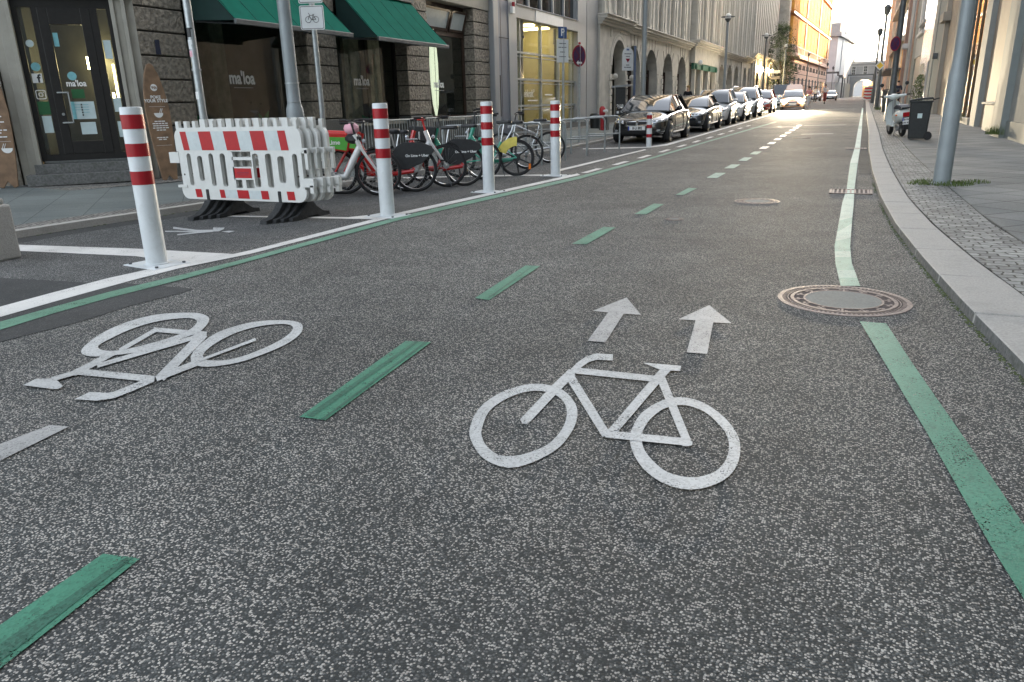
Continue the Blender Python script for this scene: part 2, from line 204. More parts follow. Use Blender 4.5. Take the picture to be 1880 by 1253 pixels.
# ------------------------------------------------------------------ mesh building
class MB:
    def __init__(s): s.v = []; s.f = []; s.m = []
    def add(s, vs, fs, mi=0):
        o = len(s.v); s.v += [tuple(v) for v in vs]; s.f += [tuple(i + o for i in f) for f in fs]; s.m += [mi] * len(fs); return s
    def box(s, a, b, mi=0, mat=None):
        (x0, y0, z0), (x1, y1, z1) = a, b
        x0, x1 = min(x0, x1), max(x0, x1); y0, y1 = min(y0, y1), max(y0, y1); z0, z1 = min(z0, z1), max(z0, z1)
        vs = [Vector(p) for p in ((x0, y0, z0), (x1, y0, z0), (x1, y1, z0), (x0, y1, z0), (x0, y0, z1), (x1, y0, z1), (x1, y1, z1), (x0, y1, z1))]
        if mat: vs = [mat @ v for v in vs]
        return s.add(vs, [(0, 3, 2, 1), (4, 5, 6, 7), (0, 1, 5, 4), (1, 2, 6, 5), (2, 3, 7, 6), (3, 0, 4, 7)], mi)
    def prism(s, pts, d0, d1, ax='z', mi=0, mat=None, flat=False):   # polygon in the plane across ax, from d0 to d1
        def mk(p, d): return Vector((p[0], p[1], d)) if ax == 'z' else (Vector((d, p[0], p[1])) if ax == 'x' else Vector((p[0], d, p[1])))
        n = len(pts); vs = [mk(p, d0) for p in pts] + [mk(p, d1) for p in pts]
        if mat: vs = [mat @ v for v in vs]
        return s.add(vs, [tuple(range(n))[::-1], tuple(range(n, 2 * n))] + [(i, (i + 1) % n, (i + 1) % n + n, i + n) for i in range(n)], mi)
    def tube(s, pts, r, n=8, mi=0, cap=True):
        pts = [Vector(p) for p in pts]; rs = r if isinstance(r, (list, tuple)) else [r] * len(pts)
        o = len(s.v); t = (pts[1] - pts[0]).normalized(); u = t.orthogonal().normalized()
        for i, p in enumerate(pts):
            a = (pts[min(i + 1, len(pts) - 1)] - pts[max(i - 1, 0)])
            if a.length > 1e-9: t = a.normalized()
            u = (u - t * u.dot(t)); u = u.normalized() if u.length > 1e-6 else t.orthogonal().normalized(); w = t.cross(u)
            for k in range(n):
                an = 2 * PI * k / n; s.v.append(tuple(p + (u * math.cos(an) + w * math.sin(an)) * rs[i]))
        for i in range(len(pts) - 1):
            for k in range(n):
                k2 = (k + 1) % n; s.f.append((o + i * n + k, o + i * n + k2, o + (i + 1) * n + k2, o + (i + 1) * n + k)); s.m.append(mi)
        if cap:
            s.f.append(tuple(o + k for k in range(n))[::-1]); s.f.append(tuple(o + (len(pts) - 1) * n + k for k in range(n))); s.m += [mi, mi]
        return s
    def lathe(s, prof, c=(0, 0, 0), ax='z', n=24, mi=0, cap=True):      # prof: (radius, height) pairs
        o = len(s.v); c = Vector(c)
        for r, h in prof:
            for k in range(n):
                a = 2 * PI * k / n; x, y = r * math.cos(a), r * math.sin(a)
                s.v.append(tuple(c + (Vector((x, y, h)) if ax == 'z' else (Vector((h, x, y)) if ax == 'x' else Vector((x, h, y))))))
        for i in range(len(prof) - 1):
            for k in range(n):
                k2 = (k + 1) % n; s.f.append((o + i * n + k, o + i * n + k2, o + (i + 1) * n + k2, o + (i + 1) * n + k)); s.m.append(mi)
        if cap:
            s.f.append(tuple(o + k for k in range(n))[::-1]); s.f.append(tuple(o + (len(prof) - 1) * n + k for k in range(n))); s.m += [mi, mi]
        return s
    def torus(s, c, R, r, ax='y', n=28, k=8, mi=0, sq=1):
        c = Vector(c); o = len(s.v)
        for i in range(n):
            a = 2 * PI * i / n
            for j in range(k):
                b = 2 * PI * j / k; rr = R + r * math.cos(b); h = r * math.sin(b) * sq; x, y = rr * math.cos(a), rr * math.sin(a)
                s.v.append(tuple(c + (Vector((x, y, h)) if ax == 'z' else (Vector((h, x, y)) if ax == 'x' else Vector((x, h, y))))))
        for i in range(n):
            for j in range(k):
                s.f.append((o + i * k + j, o + ((i + 1) % n) * k + j, o + ((i + 1) % n) * k + (j + 1) % k, o + i * k + (j + 1) % k)); s.m.append(mi)
        return s
    def ball(s, c, r, n=12, mi=0):
        rr = r if isinstance(r, (list, tuple)) else (r, r, r); c = Vector(c); o = len(s.v); h = max(4, n // 2)
        for i in range(h + 1):
            th = PI * i / h
            for k in range(n):
                a = 2 * PI * k / n; s.v.append((c.x + rr[0] * math.sin(th) * math.cos(a), c.y + rr[1] * math.sin(th) * math.sin(a), c.z + rr[2] * math.cos(th)))
        for i in range(h):
            for k in range(n):
                k2 = (k + 1) % n; s.f.append((o + i * n + k, o + (i + 1) * n + k, o + (i + 1) * n + k2, o + i * n + k2)); s.m.append(mi)
        return s
    def mesh(s, name, mats):
        me = bpy.data.meshes.new(name); me.from_pydata(s.v, [], s.f)
        for m in mats: me.materials.append(MATS[m])
        me.polygons.foreach_set('material_index', s.m); me.update(); return me
    def build(s, name, mats, parent=None, smooth=False, bevel=0, fix=True, seg=2):
        if isinstance(mats, str): mats = [mats]
        me = s.mesh(name, mats); bm = bmesh.new(); bm.from_mesh(me); bmesh.ops.remove_doubles(bm, verts=bm.verts, dist=1e-5)
        if fix: bmesh.ops.recalc_face_normals(bm, faces=bm.faces)
        bm.to_mesh(me); bm.free()
        o = bpy.data.objects.new(name, me); COL.objects.link(o)
        if parent: o.parent = parent
        if smooth: 
            me.polygons.foreach_set('use_smooth', [True] * len(me.polygons))
            md = o.modifiers.new('split', 'EDGE_SPLIT'); md.split_angle = rad(38)
        if bevel:
            md = o.modifiers.new('bevel', 'BEVEL'); md.width = bevel; md.segments = seg; md.limit_method = 'ANGLE'; md.angle_limit = rad(35)
            if smooth: o.modifiers.move(1, 0)
        return o
def tag(o, label=None, cat=None, group=None, kind=None):
    if label: o['label'] = label
    if cat: o['category'] = cat
    if group: o['group'] = group
    if kind: o['kind'] = kind
    return o
def thing(name, label, cat, loc=(0, 0, 0), rz=0, group=None, rot=None):
    o = bpy.data.objects.new(name, None); COL.objects.link(o); o.location = loc; o.rotation_euler = rot or (0, 0, rz); o.empty_display_size = .1
    return tag(o, label, cat, group)
def kids(o): return [c for c in bpy.data.objects if c.parent == o]
def dup(o, loc, rz=0, label=None, scale=None):
    def cp(a, par):
        b = a.copy(); COL.objects.link(b); b.parent = par
        for ch in kids(a): cp(ch, b)
        return b
    r = cp(o, None); r.location = loc; r.rotation_euler = (0, 0, rz)
    if scale: r.scale = (scale,) * 3
    if label: r['label'] = label
    return r
_tc = {}
def text(s, size, mat, parent, M4, name='lettering', ext=.002, bold=False, space=1.0, sx=1.0):
    key = (s, size, ext, space, bold)
    if key not in _tc:
        c = bpy.data.curves.new('t', 'FONT'); c.body = s; c.size = size; c.extrude = ext; c.align_x = 'CENTER'; c.align_y = 'CENTER'; c.resolution_u = 3; c.space_character = space; c.space_line = .85
        if bold: c.offset = size * .028
        t = bpy.data.objects.new('t', c); COL.objects.link(t); bpy.context.view_layer.update()
        me = bpy.data.meshes.new_from_object(t.evaluated_get(bpy.context.evaluated_depsgraph_get())); bpy.data.objects.remove(t); _tc[key] = me
    me = _tc[key].copy(); me.materials.clear(); me.materials.append(MATS[mat])
    me.transform(M4 @ Matrix.Diagonal((sx, 1, 1, 1)))
    o = bpy.data.objects.new(name, me); COL.objects.link(o); o.parent = parent; return o
def face_m(loc, right, up):
    r = Vector(right).normalized(); u = Vector(up).normalized(); n = r.cross(u)
    return Matrix(((r.x, u.x, n.x, loc[0]), (r.y, u.y, n.y, loc[1]), (r.z, u.z, n.z, loc[2]), (0, 0, 0, 1)))
EAST = ((0, 1, 0), (0, 0, 1))            # a face looking towards +X (the left-hand facades)
def arc(c, r, a0, a1, n): return [(c[0] + r * math.cos(a0 + (a1 - a0) * i / n), c[1] + r * math.sin(a0 + (a1 - a0) * i / n)) for i in range(n + 1)]


# ------------------------------------------------------------------ ground, road, pavements
def interp(pl, y):
    if y <= pl[0][1]: return pl[0][0]
    for a, b in zip(pl, pl[1:]):
        if y <= b[1]: return a[0] + (b[0] - a[0]) * (y - a[1]) / (b[1] - a[1])
    return pl[-1][0]
def ystations(y0, y1, step=1.5):
    out = [y0]; y = y0
    while y < y1 - 1e-6:
        y = min(y1, y + (step if y < 40 else step * 3)); out.append(y)
    return out
def strip(name, L, R, y0, y1, h, mat, parent=None, thick=0, step=1.5, hr=None):
    m = MB(); ys = ystations(y0, y1, step); vs = []
    hr = h if hr is None else hr
    for y in ys: vs += [(interp(L, y), y, gz(y) + h), (interp(R, y), y, gz(y) + hr)]
    n = len(ys); fs = [(2 * i, 2 * i + 1, 2 * i + 3, 2 * i + 2) for i in range(n - 1)]
    if thick:
        lo = [(x, y, z - thick) for x, y, z in vs]; k = len(vs)
        fs += [(2 * i + k, 2 * i + 2 + k, 2 * i + 3 + k, 2 * i + 1 + k) for i in range(n - 1)]
        fs += [(2 * i, 2 * i + 2, 2 * i + 2 + k, 2 * i + k) for i in range(n - 1)] + [(2 * i + 1, 2 * i + 1 + k, 2 * i + 3 + k, 2 * i + 3) for i in range(n - 1)]
        fs += [(0, k, k + 1, 1), (2 * n - 2, 2 * n - 1, 2 * n - 1 + k, 2 * n - 2 + k)]; vs = vs + lo
    m.add(vs, fs); return m.build(name, mat, parent)
X = lambda v: [(v, 0), (v, 400)]
g = strip('ground', X(-300), X(300), -80, 900, -.06, 'asphalt_smooth', step=6); tag(g, kind='structure')
road = strip('road', X(-13), X(6), -12, 330, 0, 'asphalt', step=1); tag(road, kind='structure')
KL = [(-8.3, -12), (-8.2, 5), (-7.98, 7.4), (-7.72, 11), (-7.3, 18), (-7.25, 25), (-7.3, 60), (-7.3, 112)]
KL2 = [(-7.3, 117), (-6.3, 140), (-4.6, 185), (-3.2, 228)]
off = lambda pl, d: [(x + d, y) for x, y in pl]
LH = .075
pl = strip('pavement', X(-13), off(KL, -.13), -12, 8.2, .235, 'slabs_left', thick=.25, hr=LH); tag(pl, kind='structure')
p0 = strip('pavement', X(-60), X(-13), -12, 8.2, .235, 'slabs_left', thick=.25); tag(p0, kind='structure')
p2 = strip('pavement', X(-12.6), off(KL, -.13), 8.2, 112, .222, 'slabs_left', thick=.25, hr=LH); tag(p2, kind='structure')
p3 = strip('pavement', off(KL2, -3.4), off(KL2, -.02), 117, 228, LH, 'granite', thick=.12); tag(p3, kind='structure')
s1 = strip('sett_strip', off(KL, -.42), off(KL, -.135), -12, 112, LH + .014, 'setts_small', pl, hr=LH + .004)
s2 = strip('sett_strip', [(-12.6, 6.2), (-11.9, 8.2), (-10.9, 9.2), (-10.85, 112)], [(-11.35, 6.2), (-10.7, 8.2), (-10.2, 9.5), (-10.2, 112)], 6.2, 112, .205, 'setts_small', pl, hr=.165)
kl = strip('kerb', off(KL, -.13), KL, -12, 112, LH + .006, 'granite', thick=.12); tag(kl, kind='structure')
# right-hand side
KR = [(1.55, -3), (1.25, 1.5), (.98, 2.8), (.83, 3.82), (.70, 5.06), (.58, 6.46), (.46, 8.21), (.385, 10.4), (.35, 14), (.36, 20), (.44, 27), (.60, 56), (1.25, 142), (4.3, 228)]
KW = [(.46, -3), (.42, 4), (.36, 6), (.31, 10), (.29, 228)]
KRo = [(x + interp(KW, y), y) for x, y in KR]
CB = [(2.1, -3), (1.8, 3), (1.50, 6), (1.31, 8.3), (1.23, 13), (1.18, 20), (1.25, 56), (1.9, 142), (5, 228)]
RH = .062
pr = strip('pavement', off(CB, .01), X(12), -12, 260, RH - .002, 'slabs', thick=.15); tag(pr, kind='structure')
strip('sett_strip', off(KRo, .012), CB, -3, 228, RH - .006, 'setts', pr, step=.5)
m = MB(); y = -3.0                                        # broad granite kerb, one stone after another
mm = MB()
while y < 228:
    ln = (1.0 if y < 60 else 8) * random.uniform(.94, 1.06); y2 = y + ln - (.017 if y < 60 else 0.02); k = 3 if y < 60 else 2; dz = random.uniform(-.002, .002)
    for i in range(k):
        a, b = y + (y2 - y) * i / k, y + (y2 - y) * (i + 1) / k
        xa, xb, oa, ob = interp(KR, a), interp(KR, b), interp(KRo, a), interp(KRo, b); za, zb = gz(a) + RH + dz, gz(b) + RH + dz
        vs = [(xa, a, za - .17), (oa, a, za - .17), (ob, b, zb - .17), (xb, b, zb - .17), (xa + .012, a, za), (oa, a, za), (ob, b, zb), (xb + .012, b, zb)]
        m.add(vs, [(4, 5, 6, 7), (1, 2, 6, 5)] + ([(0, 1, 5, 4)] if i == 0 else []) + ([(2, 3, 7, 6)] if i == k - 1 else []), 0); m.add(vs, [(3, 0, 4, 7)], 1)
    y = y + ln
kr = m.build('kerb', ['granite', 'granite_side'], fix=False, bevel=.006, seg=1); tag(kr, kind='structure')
m = MB()                                                   # moss and grit along the kerb foot
for i in range(900):
    yy = random.choice([4.2, 5.6, 6.3, 7.9, 9.4, 12]) + random.gauss(0, .5); xx = interp(KR, yy) - random.random() ** 2 * .03; s = random.uniform(.002, .009); m.ball((xx, yy, 0.0), (s, s * 1.6, s * .5), 6)
for i in range(260):
    yy = random.uniform(3, 20); xx = interp(KL, yy) + random.uniform(0, .05); s = random.uniform(.006, .02); m.ball((xx, yy, 0.0), (s, s * 1.6, s * .5), 6)
tag(m.build('moss', 'moss'), 'dark green moss growing in the gutter along both kerbs', 'moss', kind='stuff')

# --- markings and repairs lie in the road surface, so they are its parts
def mark(name, pts, mat, h=.006, label=None, world=False):
    w = pts if world else [P(*p) for p in pts]
    m = MB(); m.add([(x, y, gz(y) + h) for x, y in w], [tuple(range(len(w)))]); o = m.build(name, mat, road)
    for p in o.data.polygons:
        if p.normal.z < 0: p.flip()
    if len(w) > 4:
        bm = bmesh.new(); bm.from_mesh(o.data); bmesh.ops.triangulate(bm, faces=bm.faces); bm.to_mesh(o.data); bm.free()
    if label: o['label'] = label
    return o
def catmull(pts, n=4, closed=True):
    out = []; k = len(pts)
    for i in range(k if closed else k - 1):
        if closed: p0, p1, p2, p3 = pts[i - 1], pts[i], pts[(i + 1) % k], pts[(i + 2) % k]
        else: p0, p1, p2, p3 = pts[max(i - 1, 0)], pts[i], pts[i + 1], pts[min(i + 2, k - 1)]
        for j in range(n):
            t = j / n; out.append(tuple(.5 * (2 * p1[d] + (p2[d] - p0[d]) * t + (2 * p0[d] - 5 * p1[d] + 4 * p2[d] - p3[d]) * t * t + (3 * p1[d] - p0[d] - 3 * p2[d] + p3[d]) * t ** 3) for d in (0, 1)))
    if not closed: out.append(pts[-1])
    return out
def symbol(name, rings, strokes, polys, cx, cy, sc, mat, label, h=.007):
    T = lambda p: P(cx + p[0] / sc, cy + p[1] / sc)
    m = MB(); z = 0
    def put(w): 
        nonlocal z
        z += .0003; m.add([(x, y, gz(y) + h + z) for x, y in w], [tuple(range(len(w)))])
    for o_, i_ in rings:
        O = [T(p) for p in catmull(o_)]; I = [T(p) for p in catmull(i_)]
        c = (sum(p[0] for p in I) / len(I), sum(p[1] for p in I) / len(I)); A = lambda p: math.atan2(p[1] - c[1], p[0] - c[0])
        def samp(Q, a):
            best = None
            for p, q in zip(Q, Q[1:] + Q[:1]):
                d = Vector((math.cos(a), math.sin(a))); e = Vector((q[0] - p[0], q[1] - p[1])); f = Vector((p[0] - c[0], p[1] - c[1])); den = d.x * e.y - d.y * e.x
                if abs(den) < 1e-12: continue
                t = (f.x * e.y - f.y * e.x) / den; u = (f.x * d.y - f.y * d.x) / den
                if 0 <= u <= 1 and t > 0: best = t if best is None else max(best, t)
            return (c[0] + math.cos(a) * best, c[1] + math.sin(a) * best)
        z += .0003; N = 72; A_ = [samp(O, 2 * PI * i / N) for i in range(N)]; B_ = [samp(I, 2 * PI * i / N) for i in range(N)]
        m.add([(x, y, gz(y) + h + z) for x, y in A_ + B_], [(i, (i + 1) % N, (i + 1) % N + N, i + N) for i in range(N)])
    for pts, w in strokes:
        n = len(pts)
        L_, R_ = [], []
        for i, p in enumerate(pts):
            a = Vector(pts[max(i - 1, 0)]); b = Vector(pts[min(i + 1, n - 1)]); d = (b - a).normalized(); nn = Vector((-d.y, d.x)) * w / 2
            L_.append(T((p[0] + nn.x, p[1] + nn.y))); R_.append(T((p[0] - nn.x, p[1] - nn.y)))
        z += .0003; vs = [(x, y, gz(y) + h + z) for x, y in L_ + R_]; m.add(vs, [(i, i + 1, i + 1 + n, i + n) for i in range(n - 1)])
    for p_ in polys: put([T(p) for p in p_])
    o = m.build(name, mat, road, fix=False)
    for p in o.data.polygons:
        if p.normal.z < 0: p.flip()
    bm = bmesh.new(); bm.from_mesh(o.data); bmesh.ops.triangulate(bm, faces=[f for f in bm.faces if len(f.verts) > 4]); bm.to_mesh(o.data); bm.free()
    o['label'] = label; return o
symbol('bicycle_marking',
  [([(70,850),(120,735),(235,645),(370,597),(480,588),(600,620),(670,690),(690,760),(665,850),(590,950),(480,1020),(350,1068),(260,1068),(150,1020),(85,930)],
    [(140,850),(180,750),(270,680),(380,637),(470,628),(560,650),(615,700),(628,770),(600,850),(530,930),(440,975),(340,1003),(240,1000),(170,950),(143,900)]),
   ([(990,910),(1010,830),(1060,755),(1150,695),(1240,668),(1320,668),(1420,700),(1520,770),(1590,850),(1625,940),(1610,1050),(1550,1130),(1450,1180),(1330,1200),(1200,1170),(1090,1100),(1020,1010)],
    [(1060,900),(1070,850),(1110,790),(1180,735),(1260,712),(1330,715),(1420,750),(1490,810),(1545,880),(1560,960),(1535,1040),(1480,1095),(1390,1125),(1300,1125),(1200,1095),(1120,1030),(1070,960)])],
  [([(378,812),(385,805),(560,618),(660,520)],52),([(650,530),(700,480),(745,448),(800,431),(893,437)],36),([(680,512),(1150,562)],35),([(645,545),(855,885)],50),([(885,872),(1150,560),(1205,498)],50),([(1165,545),(1320,925)],48),([(850,880),(1325,928)],42)],
  [[(1065,468),(1285,487),(1280,517),(1170,512)],[(362,800),(372,822),(400,822),(414,808),(390,785)],[(1295,905),(1350,925),(1350,945),(1325,953),(1290,950)],[(830,880),(850,900),(880,903),(905,850),(870,850)]], 840,520,3.132,'paint_white','white bicycle painted below the two arrows, nearest to the camera')
symbol('bicycle_marking',
  [([(468,335),(500,295),(600,225),(740,165),(900,125),(1060,114),(1150,118),(1202,142),(1195,178),(1150,222),(1080,252),(940,300),(800,340),(640,362),(530,367),(480,355)],
    [(565,310),(600,283),(740,215),(880,170),(1000,150),(1090,145),(1132,158),(1128,180),(1090,212),(1030,240),(900,282),(760,318),(660,334),(590,330)]),
   ([(1098,375),(1130,320),(1230,240),(1360,190),(1500,162),(1640,158),(1720,170),(1742,195),(1725,240),(1640,300),(1500,360),(1360,405),(1200,427),(1120,415)],
    [(1172,375),(1180,340),(1250,285),(1360,230),(1480,195),(1600,180),(1670,185),(1685,210),(1640,255),(1540,310),(1400,365),(1300,388),(1210,390)])],
  [([(690,333),(900,212)],24),([(885,212),(1190,238)],26),([(560,422),(1170,243)],24),([(1175,236),(925,492)],52),([(425,468),(530,415),(650,348)],34),([(440,455),(890,500)],36),([(900,497),(1130,408)],34),([(1150,392),(1472,270)],15),([(880,500),(760,552),(660,592),(590,605)],36),([(440,462),(300,503)],26)],
  [[(430,618),(520,576),(620,582),(700,570),(690,600),(560,627)],[(135,537),(210,500),(295,498),(335,512),(365,543),(340,558),(310,560)]],0,540,3.133,'paint_white','white bicycle painted upside down on the oncoming cycle lane')
for q, lb in (([(972,88),(1055,188),(955,182),(850,347),(748,338),(865,175),(778,165)], 'leaning white arrow, the left of the pair'), ([(1447,132),(1577,238),(1470,232),(1435,414),(1318,404),(1368,220),(1268,214)], 'white arrow, the right of the pair')):
    mark('arrow_marking', [(840 + a / 3.132, 520 + b / 3.132) for a, b in q], 'paint_grey', label=lb)
mark('lane_dash', [(0,818),(92,783),(127,786),(0,849)], 'paint_grey')
for q in ([(0,1152),(190,1020),(258,1029),(0,1232),(-60,1270),(-60,1190)], [(550,768),(745,628),(792,630),(598,774)], [(872,549),(965,489),(992,490),(898,553)], [(1050,449),(1108,418),(1131,419),(1077,450)], [(1165,394),(1200,375),(1219,376),(1186,395)], [(1240,359),(1264,346),(1280,347),(1255,359)]):
    mark('green_lane_dash', q, 'paint_green')
for q in ([(562,766),(762,629),(770,629),(574,769)], [(590,772),(780,630),(785,630),(596,773)], [(-40,1215),(236,1025),(246,1027),(-20,1236)], [(895,549),(976,491),(980,490),(898,550)]): mark('tyre_mark', q, 'paint_green_dark', .0075)
yy = 13.0
while yy < 34:
    mark('lane_dash', [(-2.19, yy), (-2.01, yy), (-2.01, yy + .95), (-2.19, yy + .95)], 'paint_green_pale' if yy < 19 else 'paint_line', world=True); yy += 1.9
for k in range(11):
    yy = 13.55 + 1.86 * k + .02 * k * k; xx = -4.62 + .018 * (yy - 13.5); mark('edge_dash', [(xx, yy), (xx + .13, yy), (xx + .13, yy + 1.0), (xx, yy + 1.0)], 'paint_line', world=True)
for yy, x0, x1 in ((33, -3.9, -2.2), (34.2, -1.9, -.3), (27.5, -1.6, -.6), (52, -2.6, -.7), (62, -2.2, .1), (88, -2.4, .3)):
    mark('worn_marking', [(x0, yy), (x1, yy + .2), (x1, yy + .45), (x0, yy + .25)], 'paint_grey', world=True)
pts = [(0,565),(100,538),(200,512),(300,490),(400,474),(460,461),(735,391),(1060,319.5),(1066,322),(735,396.5),(460,467.5),(330,494),(240,517),(120,550),(0,584)]
mark('edge_line', [(-60, 583)] + pts + [(-60, 602)], 'paint_line')
mark('edge_line', [(a, b) for a, b in ((0,593),(100,565),(200,538),(330,507),(430,482),(735,398.5),(1066,323.8),(1200,288.5),(1300,259.3),(1400,230.5),(1425,223.6),(1425,225),(1400,232.5),(1300,261.5),(1200,291.5),(1066,329),(735,405),(430,489),(330,516),(200,549),(100,577),(0,608))], 'paint_green_mid', .0068, label='thin green line beside the white line on the left')
mark('edge_line', [(1015,314.5),(1184,274.7),(1187,276),(1018,317.5)], 'paint_line')
mark('edge_line', [(1070,273.5),(1190,270.3),(1225,264.5),(1290,246.6),(1400,214.6),(1430,206),(1430,207.6),(1400,216.7),(1290,249),(1225,268),(1190,272),(1070,274.8)], 'paint_line')
mark('parking_line', [(10,450),(250,458),(440,468.5),(400,474.5),(345,486),(250,472),(10,461)], 'paint_line', .0064)
mark('parking_line', [(390,396.5),(640,400),(706,393),(722,395),(690,404),(640,403),(390,398.5)], 'paint_line', .0064)
mark('parking_line', [(740,326.5),(905,322.5),(1030,321),(1028,323),(905,325),(740,328)], 'paint_line', .0064)
symbol('scooter_marking', [], [([(1240,312),(1330,312),(1520,318)],9),([(1300,285),(1480,308),(1640,306),(1680,288)],14),([(1330,338),(1480,322),(1600,312)],9)], [[(1600,283),(1690,285),(1650,300),(1600,300)],[(1660,315),(1720,308),(1765,310),(1720,322)]], 0, 350, 4.087, 'paint_white', 'small white figure marking behind the nearest striped post')
for q in ([(-5.0, 23.6), (.3, 23.9), (.3, 23.93), (-5.0, 23.64)], [(-4.2, 31.0), (-.2, 31.3), (-.2, 31.36), (-4.2, 31.05)], [(-3.2, 15.2), (-1.2, 15.6), (-1.2, 15.615), (-3.2, 15.215)], [(-.9, 37), (.3, 37.1), (.3, 37.25), (-.9, 37.15)], [(-1.8, 44), (-.2, 44.1), (-.2, 44.3), (-1.8, 44.2)]): mark('road_seam', q, 'iron_dark', .0035, world=True)
mark('asphalt_patch', [(-60,510),(0,511),(142,519),(250,522),(357,531),(330,540),(245,561),(147,592),(0,629),(-60,645)], 'asphalt_smooth', .003)
strip('gutter_strip', off(KL, .01), off(KL, .36), -8, 24, .0035, 'asphalt_smooth', road)
mark('parking_bay', [(-8, 3.2), (-5.3, 3.2), (-5.25, 7), (-4.85, 12), (-5.0, 14), (-5.3, 21.5), (-5.35, 30), (-5.35, 60), (-7.25, 60), (-7.2, 25), (-7.3, 18), (-7.7, 11), (-7.95, 7.4)], 'asphalt_bay', .002, world=True)
strip('gutter_strip', off(KR, -.02 - .17), off(KR, -.004), 14, 140, .003, 'asphalt_smooth', road)
# green line along the right edge, patched from sheets of different age
L1 = [(1578,592),(1640,695),(1700,795),(1815,1000),(1880,1105),(1960,1240)]; R1 = [(1627,596),(1672,665),(1720,735),(1800,850),(1880,968),(1960,1090)]
mark('green_edge_line', L1 + R1[::-1], 'paint_green', label='thick green line in the right foreground')
LL = [(P(1500 + a / 3.132, 300 + b / 3.132)) for a, b in ((135,710),(105,580),(100,480),(115,400),(145,230),(170,150),(190,0))] + [P(1380 + a / 6.267, 180 + b / 6.267) for a, b in ((1190,560),(1225,360),(1250,230),(1270,120))]
RR = [(P(1500 + a / 3.132, 300 + b / 3.132)) for a, b in ((248,710),(200,580),(190,480),(200,350),(210,250),(215,150),(235,0))] + [P(1380 + a / 6.267, 180 + b / 6.267) for a, b in ((1250,560),(1268,360),(1275,240),(1285,120))]
mg = [k for k in range(len(LL) - 1)]
for k in mg:
    nsub = 3 if k < 7 else 4
    for j in range(nsub):
        t0, t1 = j / nsub, (j + 1) / nsub; lp = lambda A, t: tuple(A[k][d] + (A[k + 1][d] - A[k][d]) * t for d in (0, 1))
        mark('green_edge_line', [lp(LL, t0), lp(RR, t0), lp(RR, t1), lp(LL, t1)], random.choice(['paint_green_pale', 'paint_green_pale', 'paint_green_mid']) if 'paint_green_mid' in MATS else 'paint_green_pale', world=True)
# --- iron covers
def manhole(c, R, label, concrete=True):
    t = thing('manhole_cover', label, 'manhole cover', (c[0], c[1], gz(c[1])))
    b = MB(); b.lathe([(R, 0), (R, .004), (R * .925, .005), (R * .925, .002)], n=72, cap=False); b.lathe([(R * .93, .002), (.001, .002)], n=72, cap=False, mi=1)
    b.lathe([(R * .80, .002), (R * .80, .0055), (R * .745, .0055), (R * .745, .002)], n=72, cap=False); b.lathe([(R * .60, .002), (R * .60, .0055), (R * .568, .0055), (R * .568, .002)], n=72, cap=False); b.lathe([(R * .845, .002), (R * .845, .0045), (R * .83, .0045), (R * .83, .002)], n=72, cap=False)
    for k in range(84 if concrete else 30): b.box((R * .865, -.0055, .002), (R * .93, .0055, .0048), 0, Matrix.Rotation(2 * PI * k / (84 if concrete else 30), 4, 'Z'))
    for k in range(14): b.box((R * .59, -.006, .002), (R * .76, .006, .005), 0, Matrix.Rotation(2 * PI * (k + .5) / 14 , 4, 'Z') @ Matrix.Translation((0, 0, 0)))
    for k in range(42):
        if k % 3: b.lathe([(.012, .002), (.009, .005)], (R * (.66 + .02 * (k % 3)) * math.cos(2 * PI * k / 42), R * (.66 + .02 * (k % 3)) * math.sin(2 * PI * k / 42), 0), n=6)
    b.build('iron_ring', ['cast_iron', 'iron_dark'], t)
    d = MB(); d.lathe([(R * .565, .0050), (.001, .0050)], n=48, cap=False); d.build('concrete_disc', 'manhole_concrete', t)
    return t
manhole((.05, 5.10), .40, 'large round iron manhole cover with a concrete centre, between the ends of the green line')
manhole((-1.04, 10.05), .28, 'mid-sized round manhole cover in the cycle lane beyond the arrows', False)
manhole((-1.72, 8.27), .10, 'smallest round cap in the road, left of the mid-sized manhole cover')
manhole((-1.44, 25.4), .28, 'flat round cover far up the lane, in front of the headlights', False)
def grate(c, w, d, label):
    t = thing('drain_grate', label, 'drain', (c[0], c[1], gz(c[1]))); b = MB(); b.box((-w, -d, 0), (w, -d + .03, .012)); b.box((-w, d - .03, 0), (w, d, .012)); b.box((-w, -d, 0), (-w + .03, d, .012)); b.box((w - .03, -d, 0), (w, d, .012)); b.build('frame', 'cast_iron', t)
    b = MB(); b.box((-w, -d, .001), (w, d, .003), 1)
    for k in range(9):
        x = -w + .05 + (2 * w - .1) * k / 8; b.box((x - .012, -d + .03, .002), (x + .012, d - .03, .011), 0)
    b.build('bars', ['cast_iron', 'iron_dark'], t)
grate((.05, 11.35), .27, .26, 'rectangular iron drain grate by the right kerb, level with the big lamp post'); grate((.10, 20.75), .24, .22, 'rectangular iron drain grate further up the right kerb')
